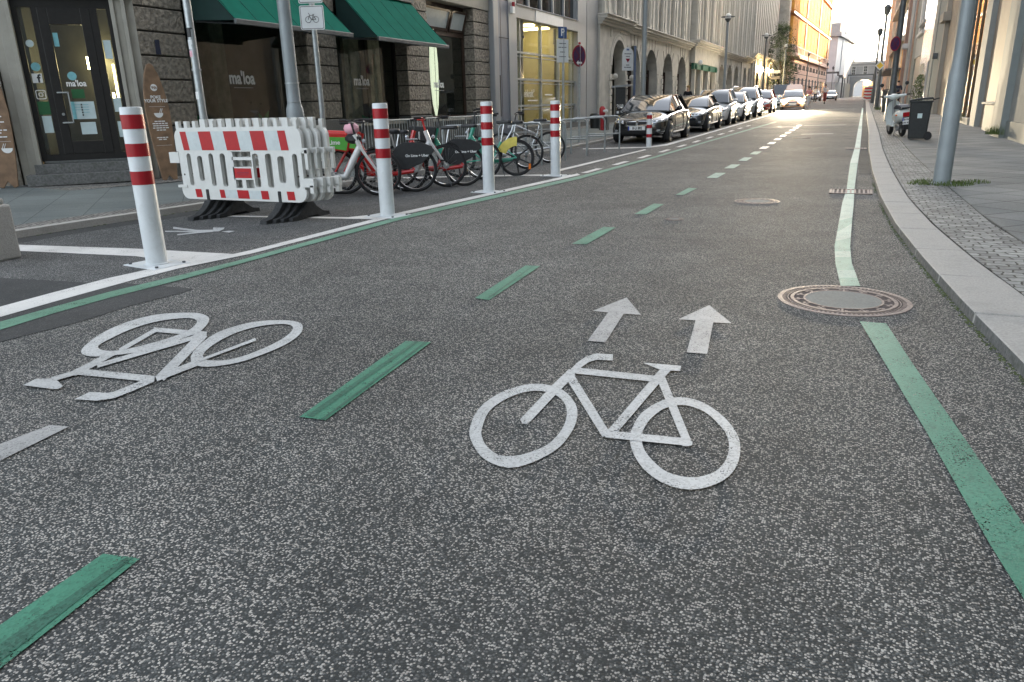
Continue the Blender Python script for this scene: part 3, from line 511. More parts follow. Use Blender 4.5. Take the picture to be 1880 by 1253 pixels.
# --- weeds
def tuft(name, pts, hgt, label):
    m = MB()
    for (x, y, z, r, n) in pts:
        for i in range(n):
            a = random.uniform(0, 2 * PI); d = r * math.sqrt(random.random()); px_, py_ = x + d * math.cos(a), y + d * math.sin(a); h = hgt * random.uniform(.4, 1.1) * (1 - .5 * d / r); la = random.uniform(0, 2 * PI); le = h * random.uniform(.2, .8); w = .004
            q = Vector((math.cos(la), math.sin(la), 0)); s = Vector((-q.y, q.x, 0)) * w
            b = Vector((px_, py_, z)); c = b + q * le * .4 + Vector((0, 0, h * .65)); e = b + q * le + Vector((0, 0, h)); m.add([b - s, b + s, c + s * .7, c - s * .7, e], [(0, 1, 2, 3), (3, 2, 4)])
    return tag(m.build(name, 'grass', fix=False), label, 'grass', kind='stuff')
tuft('grass', [(1.29, 12.0, .06, .30, 520), (1.62, 12.3, .06, .2, 170), (.93, 12.0, .06, .17, 150), (1.05, 12.3, .06, .2, 140)], .08, 'tufts of grass growing round the foot of the big lamp post')
tuft('grass', [(3.6, 24.2, .2, .35, 500), (3.7, 34, .3, .5, 260), (1.6, 50, .5, .6, 700)], .38, 'weeds growing at the foot of the right-hand walls')
tuft('grass', [(-11.6, 8.0, LH, .2, 200), (-12.3, 7.0, LH, .2, 200), (-10.75, 9.6, LH, .16, 160)], .06, 'grass sprouting under the wooden surfboards')

# ------------------------------------------------------------------ corner restaurant building (left)
FX = -10.8
bA = thing('corner_building', 'rusticated stone corner building housing the restaurant with green awnings', 'building', (FX, 8.9, .2))
def abs_(o): o.matrix_parent_inverse = o.parent.matrix_world.inverted() if False else Matrix.Translation(-o.parent.location); return o     # keep world coordinates under a thing
def wpart(m, name, mats, par, **k): o = m.build(name, mats, par, **k); return abs_(o)
def courses(m, y0, y1, z0, z1, x, h=.375, side=.25, gap=.028, depth=.42, mi=0, zo=0):
    z = z0
    while z < z1 - .05:
        zt = min(z + h - gap, z1); m.box((x - depth, y0, z), (x, y1, zt), mi); z += h
for a, b in ((9.42, 10.42), (13.68, 14.74), (17.72, 18.86), (21.65, 22.72)):
    m = MB(); courses(m, a, b, 1.07, 4.06, FX); m.box((FX - .4, a + .02, .15), (FX - .025, b - .02, 4.1), 2); m.box((FX - .42, a - .02, .15), (FX + .03, b + .02, 1.04), 1)
    wpart(m, 'rusticated_pier', ['rust_stone', 'stone_plinth', 'joint'], bA, bevel=.012, seg=2)
m = MB(); m.box((FX - 3, 9.3, 4.06), (FX + .02, 22.72, 4.75)); m.box((FX - .05, 9.3, 4.75), (FX + .22, 22.72, 4.92)); wpart(m, 'lintel', 'beige_trim', bA, bevel=.01)
m = MB(); m.box((FX - 8, 9.3, 4.93), (FX, 22.72, 19)); m.box((FX - 8, 9.3, 19), (FX + .5, 22.72, 19.6)); wpart(m, 'upper_wall', 'rust_stone', bA)
for k in range(4):
    for zz in (6, 9.4, 12.8, 16):
        m = MB(); y = 10.5 + 3.1 * k; m.box((FX - .02, y, zz), (FX + .03, y + 1.3, zz + 2.1)); wpart(m, 'window', 'dark_glass', bA)
for a, b in ((10.42, 13.68), (14.74, 17.72), (18.86, 21.65)):         # below the shop windows
    m = MB(); m.box((FX - .6, a, .1), (FX - .22, b, .86)); m.box((FX - .62, a, .86), (FX - .12, b, .94), 1); wpart(m, 'window_breast', ['stone_plinth', 'beige_trim'], bA)
def shopwin(a, b, frame, transom, zb=.94, zt=4.06):
    m = MB(); x0, x1 = FX - .42, FX - .34
    for y in (a, b - .09): m.box((x0, y, zb), (x1, y + .09, zt))
    m.box((x0, a, zb), (x1 - .004, b, zb + .07)); m.box((x0, a, zt - .12), (x1 - .004, b, zt)); m.box((x0, a, transom - .06), (x1 - .002, b, transom + .06))
    w = wpart(m, 'window', frame, bA)
    g_ = MB(); g_.box((x0 + .03, a + .05, zb + .05), (x0 + .036, b - .05, transom)); gl = g_.build('pane', 'shop_glass', w); gl.matrix_parent_inverse = Matrix.Identity(4)
    return w
w1 = shopwin(10.42, 13.68, 'door_black', 3.15); w2 = shopwin(14.74, 17.72, 'door_black', 3.15); w3 = shopwin(18.86, 21.65, 'brown_frame', 3.28)
m = MB()                                                  # upper lights of the third window, one tilted open
for a, b in ((18.95, 20.55), (20.62, 21.56)):
    M_ = Matrix.Translation((FX - .36, a, 3.36)) @ Matrix.Rotation(rad(17), 4, 'Y')
    m.box((0, 0, 0), (.05, b - a, .07), 0, M_); m.box((0, 0, .52), (.05, b - a, .58), 0, M_); m.box((0, 0, 0), (.05, .07, .58), 0, M_); m.box((0, b - a - .07, 0), (.05, b - a, .58), 0, M_); m.box((.02, .05, .05), (.027, b - a - .05, .53), 1, M_)
m.box((FX - .42, 20.55, 3.3), (FX - .33, 20.62, 4.0), 0)
wpart(m, 'tilted_sash', ['brown_frame', 'film_white'], bA)
# interior seen through the panes
m = MB(); m.box((-15.6, 9.9, .2), (-15.5, 22.7, 4)); m.box((-15.5, 9.9, .2), (-11.3, 22.7, .25)); m.box((-15.5, 9.9, 4.0), (-11.3, 22.7, 4.05)); m.box((-15.5, 9.9, .2), (-11.4, 9.95, 4)); m.box((-15.5, 22.65, .2), (-11.4, 22.7, 4))
for y in (11.9, 13.4): m.box((-13.6, y, .2), (-13.2, y + .42, 4), 1)
m.box((-13.2, 16.0, .2), (-13.1, 17.6, 4), 2); m.box((-13.0, 17.9, .2), (-12.9, 18.6, 4), 1); m.box((-13.3, 19.5, .2), (-13.2, 20.1, 4), 1)
for y in (11.2, 12.6, 15.2, 19.2, 21): m.box((-12.6, y, .25), (-12.1, y + .7, .95), 3)
wpart(m, 'interior', ['room_dark', 'room_brick', 'room_orange', 'brown_frame'], bA)
m = MB()
for (yc, zc, n, r) in ((10.95, 1.12, 9, .24), (11.3, .98, 6, .2), (12.9, 1.1, 9, .26), (12.3, .98, 8, .22), (16.9, 1.0, 8, .3), (19.4, 1.1, 8, .3), (20.3, .96, 8, .25)):
    for i in range(n):
        a = random.uniform(0, 2 * PI); d = Vector((math.cos(a) * .5, math.sin(a), random.uniform(.2, 1.2))).normalized() * r * random.uniform(.7, 1.3); c = Vector((-11.52, yc, zc - .12)); s = d.cross(Vector((1, 0, .2))).normalized() * r * .28
        m.add([c, c + d * .5 + s, c + d, c + d * .5 - s], [(0, 1, 2, 3)])
wpart(m, 'window_plant', 'plant_leaf', bA, fix=False)
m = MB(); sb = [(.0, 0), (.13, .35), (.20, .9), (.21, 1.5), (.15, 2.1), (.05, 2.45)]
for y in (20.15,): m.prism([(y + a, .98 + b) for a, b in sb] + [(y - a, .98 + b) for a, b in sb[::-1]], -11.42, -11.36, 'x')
t = thing('surfboard', 'tall glowing board added in place of a bright reflection in the third restaurant window', 'surfboard', (-11.4, 20.15, .98)); wpart(m, 'deck', 'board_glow', t, bevel=.01)  # board glows by itself, imitating a bright reflection in the pane
m = MB(); m.tube([(-11.35, 20.15, 1.2), (-11.35, 20.15, 3.3)], .006, 4); wpart(m, 'stringer', 'brown_frame', t)
def sub0(m, name, mats, par, **k): return m.build(name, mats, par, **k)
# lettering on the panes
for yc, zc, s_, w_ in ((12.07, 1.88, .33, w1), (16.15, 1.90, .31, w2), (20.02, 1.88, .28, w3)):
    text("ma'loa", s_, 'letter_white', w_, face_m((FX - .33 - .05, yc, zc), *EAST) , bold=True, sx=.82)
    m = MB(); m.box((FX - .381, yc - .25, zc - .18), (FX - .38, yc + .28, zc - .165)); sub0(m, 'lettering', 'sign_back', w_)
text("10", .26, 'letter_white', w2, face_m((FX - .378, 15.0, 1.02), *EAST), sx=.9)
for o in [c for w_ in (w1, w2, w3) for c in kids(w_)]: o.matrix_parent_inverse = Matrix.Identity(4)
m = MB(); m.prism([(0, 0), (.12, 0), (.11, .26), (.01, .25)], 0, .015, 'x', 0, Matrix.Translation((FX + .012, 9.72, 2.20)) @ Matrix.Diagonal((1,.8,.9,1))); wpart(m, 'wall_plaque', 'cloth_navy', bA)
# chamfered corner with the door
ce = Vector((.653, .757, 0)); cn = Vector((.757, -.653, 0)); c0 = Vector((-11.21, 8.93, 0))
CH = Matrix(((ce.x, 0, cn.x, c0.x), (ce.y, 0, cn.y, c0.y), (0, 1, 0, 0), (0, 0, 0, 1)))     # local (along, up, out)
cm = CH
m = MB(); k = 1.038
for a, b, d in ((.30, .36, .30), (.36, .46, .26), (.46, .52, .31), (.52, .64, .22)): m.box((a, .2, -.4), (b, 4.1, d - .22), 0, cm)
for a, b, d in ((-1.06, -1.12, .30), (-1.12, -1.24, .26), (-1.24, -1.36, .2)): m.box((a, .2, -.4), (b, 4.1, d - .2), 0, cm)
m.box((-1.36, 3.02, -.4), (.64, 3.3, .12), 0, cm); m.box((-1.5, 3.3, -.4), (.64, 4.1, .06), 0, cm)
wpart(m, 'door_surround', 'beige_trim', bA, bevel=.008)
m = MB(); m.box((-6, .2, -.5), (-1.38, 19, .02), 0, cm); m.box((-6, 4.1, -.5), (.64, 19, .0), 0, cm); wpart(m, 'wall', 'rust_stone', bA)
m = MB(); m.box((-1.28, .2, -.3), (.46, .37, .34), 0, cm); m.box((-1.16, .37, -.3), (.4, .52, .16), 0, cm); m.box((-1.0, .52, -.3), (.3, .56, .03), 1, cm); wpart(m, 'doorstep', ['granite_side', 'stone_plinth'], bA, bevel=.008)
m = MB()                                                   # door frame and side light
for a, b in ((-1.06, -.98), (-.80, -.72), (.0, .10), (.24, .30)): m.box((a, .56, -.12), (b, 3.02, -.04), 0, cm)
m.box((-1.06, .56, -.12), (.30, .66, -.042), 0, cm); m.box((-1.06, 2.86, -.12), (.30, 3.02, -.038), 0, cm); fr = wpart(m, 'door_frame', 'door_black', bA, bevel=.004)
m = MB()
for a, b in ((-.72, -.585), (-.135, .0)): m.box((a, .66, -.1), (b, 2.86, -.03), 0, cm)
m.box((-.585, .66, -.1), (-.135, .86, -.032), 0, cm); m.box((-.585, 2.62, -.1), (-.135, 2.86, -.032), 0, cm)
door = wpart(m, 'door', 'door_black', bA, bevel=.006)
def sub(m, name, mats, par, **k): o = m.build(name, mats, par, **k); return o
m = MB(); m.box((-.585, .86, -.07), (-.135, 2.62, -.064), 0, cm); sub(m, 'pane', 'shop_glass', door)
m = MB(); m.box((-.98, .66, -.08), (-.80, 2.86, -.074), 0, cm); m.box((.10, .66, -.08), (.24, 2.86, -.074), 0, cm); sub(m, 'side_light', 'shop_glass', fr)
m = MB()
for z in (1.14, 1.60): m.box((-.66, z, -.03), (-.50, z + .022, .03), 0, cm)
m.box((-.515, 1.14, .01), (-.495, 1.622, .03), 0, cm); m.lathe([(.02, 0), (.02, .02)], n=12); sub(m, 'handle', 'chrome', door)
m = MB(); m.lathe([(.022, -.03), (.022, -.015)], (-.63, 1.28, 0), n=12) ; m.v = [tuple(cm @ Vector(v)) if i >= 0 else v for i, v in enumerate(m.v)]; sub(m, 'lock', 'steel', door)
def sticker(a, b, z0, z1, mat, par, name='sticker', d=-.062): m = MB(); m.box((a, z0, d), (b, z1, d + .003), 0, cm); return sub(m, name, mat, par)
def disc(a, z, r, mat, par, name='sticker', d=-.06): m = MB(); m.lathe([(r, 0), (r, .003)], (0, 0, 0), n=24); T = cm @ Matrix.Translation((a, z, d)); m.v = [tuple(T @ Vector(v)) for v in m.v]; return sub(m, name, mat, par)
def ctext(s, size, mat, par, a, z, d=-.055, **k): return text(s, size, mat, par, cm @ Matrix.Translation((a, z, d)), ext=.001, **k)
sticker(-.52, -.17, 1.20, 1.47, 'paper', door, 'menu_sheet'); sticker(-.52, -.45, 1.20, 1.47, 'paper_teal', door, 'menu_sheet', -.058); sticker(-.42, -.20, .96, 1.15, 'paper', door, 'menu_sheet'); sticker(-.46, -.28, 1.52, 1.66, 'paper_green', door, 'menu_sheet')
disc(-.41, 1.86, .065, 'paper_teal', door); ctext("ma'loa", .13, 'letter_white', door, -.37, 1.745, bold=True, sx=.85)
sticker(-.57, -.50, 2.30, 2.5, 'paper_teal', door)
for i, z in enumerate((1.25, 1.29, 1.33, 1.37, 1.41)): sticker(-.365, -.345, z, z + .024, 'letter_black', door, 'print', -.056)
for a, z in ((-.30, 1.42), (-.30, 1.38), (-.30, 1.34), (-.30, 1.30), (-.42, 1.42), (-.42, 1.38), (-.42, 1.34)): sticker(a - .04, a + .045, z, z + .008, 'paper_teal', door, 'print', -.056)
disc(-.90, 2.34, .055, 'paper', fr); disc(-.885, 2.0, .065, 'paper_teal', fr, d=-.07)
sticker(-.965, -.825, 1.76, 1.90, 'letter_white', fr, 'sticker', -.07); ctext('f', .17, 'letter_black', fr, -.875, 1.82, -.064, bold=True)
def ring(pts_o, pts_i, mat, par, name, T):
    n = len(pts_o); m = MB(); vs = [tuple(T @ Vector((a, b, 0))) for a, b in pts_o + pts_i]; m.add(vs, [(i, (i + 1) % n, (i + 1) % n + n, i + n) for i in range(n)]); return sub(m, name, mat, par, fix=False)
def rrect(w, h, r, n=5): return arc((w - r, h - r), r, 0, PI / 2, n) + arc((-w + r, h - r), r, PI / 2, PI, n) + arc((-w + r, -h + r), r, PI, 1.5 * PI, n) + arc((w - r, -h + r), r, 1.5 * PI, 2 * PI, n)
T = cm @ Matrix.Translation((-.89, 1.585, -.066)); ring(rrect(.07, .07, .025), rrect(.058, .058, .018), 'letter_white', fr, 'sticker', T)
ring([(.034 * math.cos(a * PI / 12), .034 * math.sin(a * PI / 12)) for a in range(24)], [(.021 * math.cos(a * PI / 12), .021 * math.sin(a * PI / 12)) for a in range(24)], 'letter_white', fr, 'sticker', T); disc(-.853, 1.622, .007, 'letter_white', fr)
sticker(-.965, -.80, 1.28, 1.48, 'paper_green', fr); sticker(-.94, -.81, 1.0, 1.26, 'paper', fr); sticker(.115, .225, 2.12, 2.4, 'paper', fr); sticker(.115, .23, 1.30, 1.52, 'paper', fr); sticker(.12, .23, .9, 1.15, 'paper', fr)
m = MB(); m.box((-1.0, .2, -2.6), (.6, 4, -2.55), 0, cm); m.box((-.55, 2.4, -2.5), (-.1, 3.0, -2.48), 1, cm); m.box((-1.0, .3, -2.6), (-.95, 4, -.3), 0, cm); wpart(m, 'interior', ['room_dark', 'room_brick'], bA)
m = MB(); m.box((-.22, 2.02, -1.3), (-.06, 2.22, -1.2), 0, cm); m.box((.16, 1.55, -1.3), (.19, 2.1, -1.27), 0, cm); m.box((.1, 1.5, -.9), (.13, 1.62, -.87), 0, cm); wpart(m, 'lamp', 'warm_lamp', bA)
# awnings
def awning(y0, y1, label):
    t = thing('awning', label, 'awning', (FX, (y0 + y1) / 2, 3.0), group='green shop awnings'); xf, zf, xw, zw = -9.7, 2.74, -10.78, 3.86
    m = MB(); n = 6
    for i in range(n):
        a, b = y0 + (y1 - y0) * i / n, y0 + (y1 - y0) * (i + 1) / n
        for j in range(4):
            s0, s1 = j / 4, (j + 1) / 4; sag = lambda s: -.03 * math.sin(PI * s); q = lambda y, s, d=0: (xf + (xw - xf) * s, y, zf + (zw - zf) * s + sag(s) + d)
            m.add([q(a, s0), q(b, s0), q(b, s1), q(a, s1)], [(0, 1, 2, 3)]); m.add([q(a, s0, -.008), q(b, s0, -.008), q(b, s1, -.008), q(a, s1, -.008)], [(3, 2, 1, 0)])
    wpart(m, 'fabric', 'awning_green', t, fix=False)
    m = MB()
    for i in range(1, n): y = y0 + (y1 - y0) * i / n; m.tube([(xf, y, zf + .001), ((xf + xw) / 2, y, (zf + zw) / 2 - .029), (xw, y, zw + .001)], .003, 4)
    wpart(m, 'seam', 'awning_dark', t)
    m = MB(); m.box((xf - .03, y0 - .02, zf - .075), (xf + .025, y1 + .02, zf + .012)); wpart(m, 'front_rail', 'pole_dark', t, bevel=.01)
    m = MB(); m.box((xw - .02, y0 - .04, zw - .06), (xw + .12, y1 + .04, zw + .1)); wpart(m, 'cassette', 'pole_dark', t)
    for y in (y0 + .18, y1 - .18):
        m = MB(); m.tube([(xf, y, zf - .03), ((xf + xw) / 2, y + (.5 if y < (y0 + y1) / 2 else -.5), zf + .02), (xw, y, zf + .05)], .022, 6); wpart(m, 'folding_arm', 'pole_dark', t)
    for y in (y0 + .03, y1 - .03):
        m = MB(); m.add([(xf, y, zf - .01), (xw, y, zw - .01), (xw, y, zf + .05)], [(0, 1, 2)]); wpart(m, 'side_cloth', 'awning_dark', t, fix=False)
awning(10.5, 13.8, 'green fabric awning over the first shop window, behind the two traffic signs'); awning(14.78, 17.95, 'green fabric awning over the second shop window, right one of the pair')
def lines(t, MT, mt, rows, d, th, name='print'):
    m = MB()
    for z, w in rows:
        n = max(2, int(w / .05)); x = -w / 2
        for i in range(n): l = w / n; m.box((x + i * l, z, d), (x + i * l + l * random.uniform(.7, .93), z + th, d + .001), 0, MT)
    return m.build(name, mt, t)
# wooden surfboards leaning against the wall
def board(loc, dirv, label, right=True):
    t = thing('surfboard', label, 'surfboard', (loc[0], loc[1], loc[2])); u = Vector(dirv).normalized(); up = Vector((-.05 * u.y, .05 * u.x, 1)).normalized()
    up = Vector((-u.y * .06, u.x * .06, 1)).normalized(); MT = face_m((0, 0, 0), u, up)
    prof = [(0.0, .10), (.07, 0), (.125, .02), (.165, .4), (.195, .85), (.20, 1.15), (.17, 1.45), (.11, 1.72), (.045, 1.86), (0, 1.88)]
    pr_ = prof + [(-a, b) for a, b in prof[-2:0:-1]]
    m = MB(); m.prism(pr_, -.02, .02, 'z', 0, MT); m.build('plank', 'wood_board', t, bevel=.008)
    tx = lambda s, sz, z, **k: text(s, sz, 'letter_white', t, MT @ Matrix.Translation((0, z, .0215)), ext=.001, **k)
    if right:
        m = MB(); m.lathe([(.055, .02), (.055, .023)], n=24); m.v = [tuple(MT @ (Matrix.Translation((0, 1.50, 0)) @ Vector(v))) for v in m.v]; m.build('emblem', 'letter_white', t)
        text('Vth', .065, 'wood_board', t, MT @ Matrix.Translation((0, 1.50, .0245)), ext=.001, bold=True)
        tx('POKE\nYOUR STYLE', .068, 1.32, bold=True)
        lines(t, MT, 'letter_white', [(.96, .18), (.925, .26), (.89, .25), (.855, .27), (.82, .16)], .0215, .016)
        lines(t, MT, 'letter_white', [(.70, .20), (.67, .15)], .0215, .016)
        m = MB()
        for z in (1.20, .58): m.box((-.13, z, .02), (.13, z + .003, .0225), 0, MT)
    else:
        tx('BOWL', .075, 1.34, bold=True); lines(t, MT, 'letter_white', [(1.25, .22), (1.06, .2), (1.02, .14), (.98, .24), (.94, .12), (.86, .28), (.82, .14), (.76, .24)], .0215, .018); m = MB(); m.box((-.15, .7, .02), (.15, .703, .0225), 0, MT)
    m.prism([(.075 * math.cos(PI + PI * i / 12) + (0 if right else .08), (1.10 if right else .60) + .075 * math.sin(PI + PI * i / 12)) for i in range(13)], .02, .0225, 'z', 0, MT)
    for a in (.02, .045): m.tube([MT @ Vector((a, (1.10 if right else .6), .022)), MT @ Vector((a + .03, (1.17 if right else .67), .022))], .004, 4)
    m.build('bowl_print', 'letter_white', t)
board((-10.52, 9.36, .165), (.30, .95, 0), 'wooden surfboard sign with POKE YOUR STYLE, leaning between the door and the stone pier')
board((-11.95, 7.55, .2), (.653, .757, 0), 'wooden surfboard sign cut off by the left edge of the photo', False)
# basement railing below the windows
t = thing('railing', 'low grey metal railing with thin bars behind the parked bicycles', 'railing', (-10.1, 16, .16)); m = MB(); m.tube([(-10.1, 14.2, .98), (-10.1, 20.9, .98)], .02, 6); m.tube([(-10.1, 14.2, .24), (-10.1, 20.9, .24)], .012, 6); wpart(m, 'rail', 'galv', t); m = MB()
for i in range(56): y = 14.2 + 6.7 * i / 55; m.tube([(-10.1, y, .18), (-10.1, y, .98)], .008 if i % 11 else .02, 5)
wpart(m, 'bars', 'galv', t)

# ------------------------------------------------------------------ modern grey building
bB = thing('office_building', 'modern grey clad building with a tall yellow-lit gridded window', 'building', (FX, 28, .2))
m = MB(); m.box((FX - .1, 22.74, .15), (FX + .16, 23.12, 19)); wpart(m, 'steel_column', 'grey_cladding', bB, bevel=.03)
m = MB(); m.box((FX - 6, 23.12, .15), (FX, 24.22, 19)); m.box((FX - .5, 24.22, .5), (FX + .02, 24.88, 19), 1)
for z in (4.5, 3.35, 6.5): m.box((FX - .1, 23.12, z), (FX + .004, 24.88, z + .02), 2)
m.box((FX - .1, 23.6, .15), (FX + .004, 23.615, 19), 2); m.box((FX - .1, 23.25, .9), (FX + .01, 23.5, 2.2), 2)
m.box((FX - .4, 31.2, .5), (FX + .02, 32.3, 19), 1); m.box((FX - .4, 32.36, .5), (FX + .03, 33.85, 19), 1); m.box((FX - 6, 32.3, .15), (FX - .05, 32.36, 19), 2)
m.box((FX - .3, 24.88, 4.07), (FX + .02, 31.2, 4.47), 1); m.box((FX - .3, 24.88, 4.47), (FX + .06, 31.2, 4.5), 0); m.box((FX - .3, 24.88, 7.6), (FX + .02, 31.2, 8.4), 1); m.box((FX - .3, 24.88, 11.6), (FX + .02, 31.2, 12.4), 1); m.box((FX - .3, 24.88, 15.6), (FX + .02, 31.2, 19), 1)
wpart(m, 'cladding', ['blue_cladding', 'grey_cladding', 'joint'], bB)
m = MB(); m.box((FX - .01, 26.6, 4.085), (FX + .035, 29.4, 4.455)); wpart(m, 'white_panel', 'letter_white', bB)
m = MB(); m.box((FX - .5, 24.22, .12), (FX + .06, 33.85, .5)); wpart(m, 'plinth', 'stone_plinth', bB)
m = MB()
for y in (24.95, 25.43, 27.42, 29.3, 30.8): m.box((FX - .22, y - .035, .5), (FX - .1, y + .035, 4.07))
for z in (3.0, 2.12, 1.22, .55): m.box((FX - .215, 24.88, z - .035), (FX - .105, 31.2, z + .035)); m.box((FX - .215, 24.88, z - .14), (FX - .12, 31.2, z - .11))
gw = wpart(m, 'window', 'galv', bB); m = MB(); m.box((FX - .18, 24.9, .5), (FX - .174, 31.2, 4.07)); sub(m, 'pane', 'bay_glass', gw)
text('ehkraft°', .38, 'letter_white', gw, face_m((FX - .165, 26.35, 1.63), *EAST), sx=.8, bold=False); m = MB(); m.box((FX - .166, 26.2, 1.38), (FX - .165, 27.2, 1.42)); m.box((FX - .166, 27.9, 1.58), (FX - .165, 28.7, 1.63)); sub(m, 'lettering', 'letter_white', gw)
for yy in (25.9, 29.55):
    m = MB(); m.tube([(FX - .3, yy, .5), (FX - .3, yy, 3.5)], .1, 12); m.tube([(FX - .3, yy, 3.5), (FX - .3, yy, 3.56)], .16, 12); m.tube([(FX - .3, yy, 3.56), (FX - .3, yy, 4.05)], .13, 12); wpart(m, 'column', 'pole_dark', bB, smooth=True)
m = MB(); m.box((-14.2, 24.3, .4), (-14.1, 31.8, 4.3)); m.box((-14.2, 24.3, .4), (-11.1, 24.35, 4.3)); m.box((-14.2, 31.7, .4), (-11.1, 31.75, 4.3)); m.box((-14.2, 24.3, 4.3), (-11.0, 31.75, 4.35)); m.box((-14.2, 24.3, .35), (-11.1, 31.75, .45), 1)
m.box((-13.9, 27.9, .45), (-13.8, 30.2, 3.9), 2); m.box((-13, 27.6, .45), (-12.4, 27.9, 4.3), 1); m.box((-13.4, 25.2, .45), (-12.9, 25.5, 4.3), 0); m.box((-12.6, 26.3, .45), (-12.2, 27.2, 1.1), 2); m.prism([(28.0, .5), (29.1, .5), (28.1, 2.2)], -12.6, -12.5, 'x', 1); wpart(m, 'interior', ['glow_room', 'room_dark', 'room_orange'], bB)  # room surfaces glow faintly, lamplight put into their material
m = MB()
for y in (25.6, 27.4, 29.2, 30.8): m.box((-13.2, y, 4.22), (-12.0, y + .3, 4.28))
wpart(m, 'ceiling_lamp', 'office_lamp', bB)
m = MB()
for zz in (4.5, 8.4, 12.4):
    for y in (24.9, 26.2, 27.4, 28.6, 29.8, 31.1): m.box((FX - .2, y, zz), (FX - .08, y + .09, zz + 3.1))
uw = wpart(m, 'window', 'grey_cladding', bB); m = MB(); m.box((FX - .3, 24.9, 4.5), (FX - .15, 31.2, 15.6)); sub(m, 'pane', 'dark_glass', uw)
t = thing('alarm_box', 'small white alarm box with a red lamp at the top of the grey pillar', 'alarm', (FX + .06, 24.46, 4.2)); m = MB(); m.box((FX + .02, 24.36, 4.15), (FX + .12, 24.56, 4.36)); wpart(m, 'case', 'letter_white', t, bevel=.01); m = MB(); m.tube([(FX + .08, 24.5, 4.36), (FX + .08, 24.5, 4.5)], .05, 10); wpart(m, 'lamp', 'hydrant_red', t)

# ------------------------------------------------------------------ arcaded stone building
bC = thing('arcaded_building', 'long sandstone building with round arches below and fluted pilasters above', 'building', (FX, 60, .3))
def arch_front(m, y0, y1, zb, zt, opens, x, depth=.55, spring=.0, n=12):
    y = y0
    for a, b, top in opens:
        m.box((x - depth, y, zb), (x, a, zt)); r = (b - a) / 2; c = (a + b) / 2; sp = top - r
        for i in range(n):
            a0, a1 = PI - PI * i / n, PI - PI * (i + 1) / n; p0, p1 = (c + r * math.cos(a0), sp + r * math.sin(a0)), (c + r * math.cos(a1), sp + r * math.sin(a1))
            m.prism([p0, p1, (p1[0], zt), (p0[0], zt)], x - depth, x, 'x')
        y = b
    m.box((x - depth, y, zb), (x, y1, zt))
o1 = [(38.83, 41.41, 4.05), (42.53, 45.32, 4.03), (46.78, 49.49, 4.03), (50.9, 53.65, 4.03)]; o0 = [(35.75, 38.1, 4.1)]
o2 = [(64.45, 66.1, 4.15), (67.23, 69.99, 4.15), (71.55, 74.87, 4.25), (76.0, 78.89, 4.3)]; o3 = [(81.6, 84.0, 4.35), (85.2, 86.6, 4.4)]
m = MB(); arch_front(m, 33.9, 38.45, .1, 4.6, o0, FX + .12); arch_front(m, 38.45, 54.8, .1, 4.6, o1, FX); arch_front(m, 64.4, 80.3, .2, 4.75, o2, FX); arch_front(m, 80.3, 87.2, .2, 4.9, o3, FX + .1)
m.box((FX - .5, 54.8, 3.75), (FX + .35, 64.4, 4.8)); wpart(m, 'arcade_wall', 'sandstone', bC)
m = MB()                                                  # radiating joints above the arches
for opens, zt, x in ((o1, 4.58, FX), (o2, 4.72, FX)):
    for a, b, top in opens:
        r = (b - a) / 2; c = (a + b) / 2; sp = top - r
        for k in range(5):
            an = rad(38 + 26 * k); p0 = (c + (r + .02) * math.cos(an), sp + (r + .02) * math.sin(an)); L_ = (zt - p0[1]) / max(.25, math.sin(an)); L_ = min(L_, .95); p1 = (p0[0] + math.cos(an) * L_ * .45, p0[1] + math.sin(an) * L_)
            if p1[1] > zt: p1 = (p1[0], zt)
            m.tube([(x + .002, p0[0], p0[1]), (x + .002, p1[0], p1[1])], .016, 4)
        for k in range(7):
            z = .75 + .33 * k
            for e0, e1 in ((a - .42, a - .04), (b + .04, b + .42)): m.box((x, e0, z), (x + .004, e1, z + .022))
jm_ = m
m = MB()                                                  # quoin blocks on the piers
for opens in (o0, o1, o2):
    for a, b, top in opens:
        for k in range(6):
            z = .62 + .33 * k; xx = FX + (.12 if opens is o0 else 0); m.box((xx, a - .38, z), (xx + .05, a - .02, z + .27)); m.box((xx, b + .02, z), (xx + .05, b + .34, z + .27))
m.add(jm_.v, jm_.f, 1); wpart(m, 'quoin_pattern', ['sandstone_light', 'joint'], bC)
m = MB(); m.box((FX - .2, 33.9, .1), (FX + .2, 38.45, .62)); m.box((FX - .2, 38.45, .1), (FX + .08, 54.8, .6)); m.box((FX - .2, 64.4, .2), (FX + .08, 87.2, .85)); wpart(m, 'plinth', 'stone_plinth', bC)
m = MB(); r = 1.175; c = 36.925; sp = 4.1 - r
for r0, r1, x in ((r, r + .16, FX + .16), (r + .2, r + .3, FX + .15)):
    A_ = arc((c, sp), r1, 0, PI, 20) + arc((c, sp), r0, PI, 0, 20)
    n_ = 21
    for i in range(20): m.prism([A_[i], A_[i + 1], A_[2 * n_ - 2 - i], A_[2 * n_ - 1 - i]], FX + .1, x, 'x')
m.box((FX + .1, 35.5, 4.15), (FX + .17, 35.62, 4.55)); m.box((FX + .1, 37.0, 4.4), (FX + .17, 38.2, 4.45)); wpart(m, 'arch_moulding', 'sandstone_light', bC)
def cornice(m, y0, y1, z, x, pr):
    for dz0, dz1, p in ((-.42, -.3, .3), (-.3, -.2, .5), (-.2, -.06, .8), (-.06, 0, 1.0)): m.box((x - .5, y0 - (pr * p if p > .2 else 0) * .3, z + dz0), (x + pr * p, y1 + pr * p * .3, z + dz1))
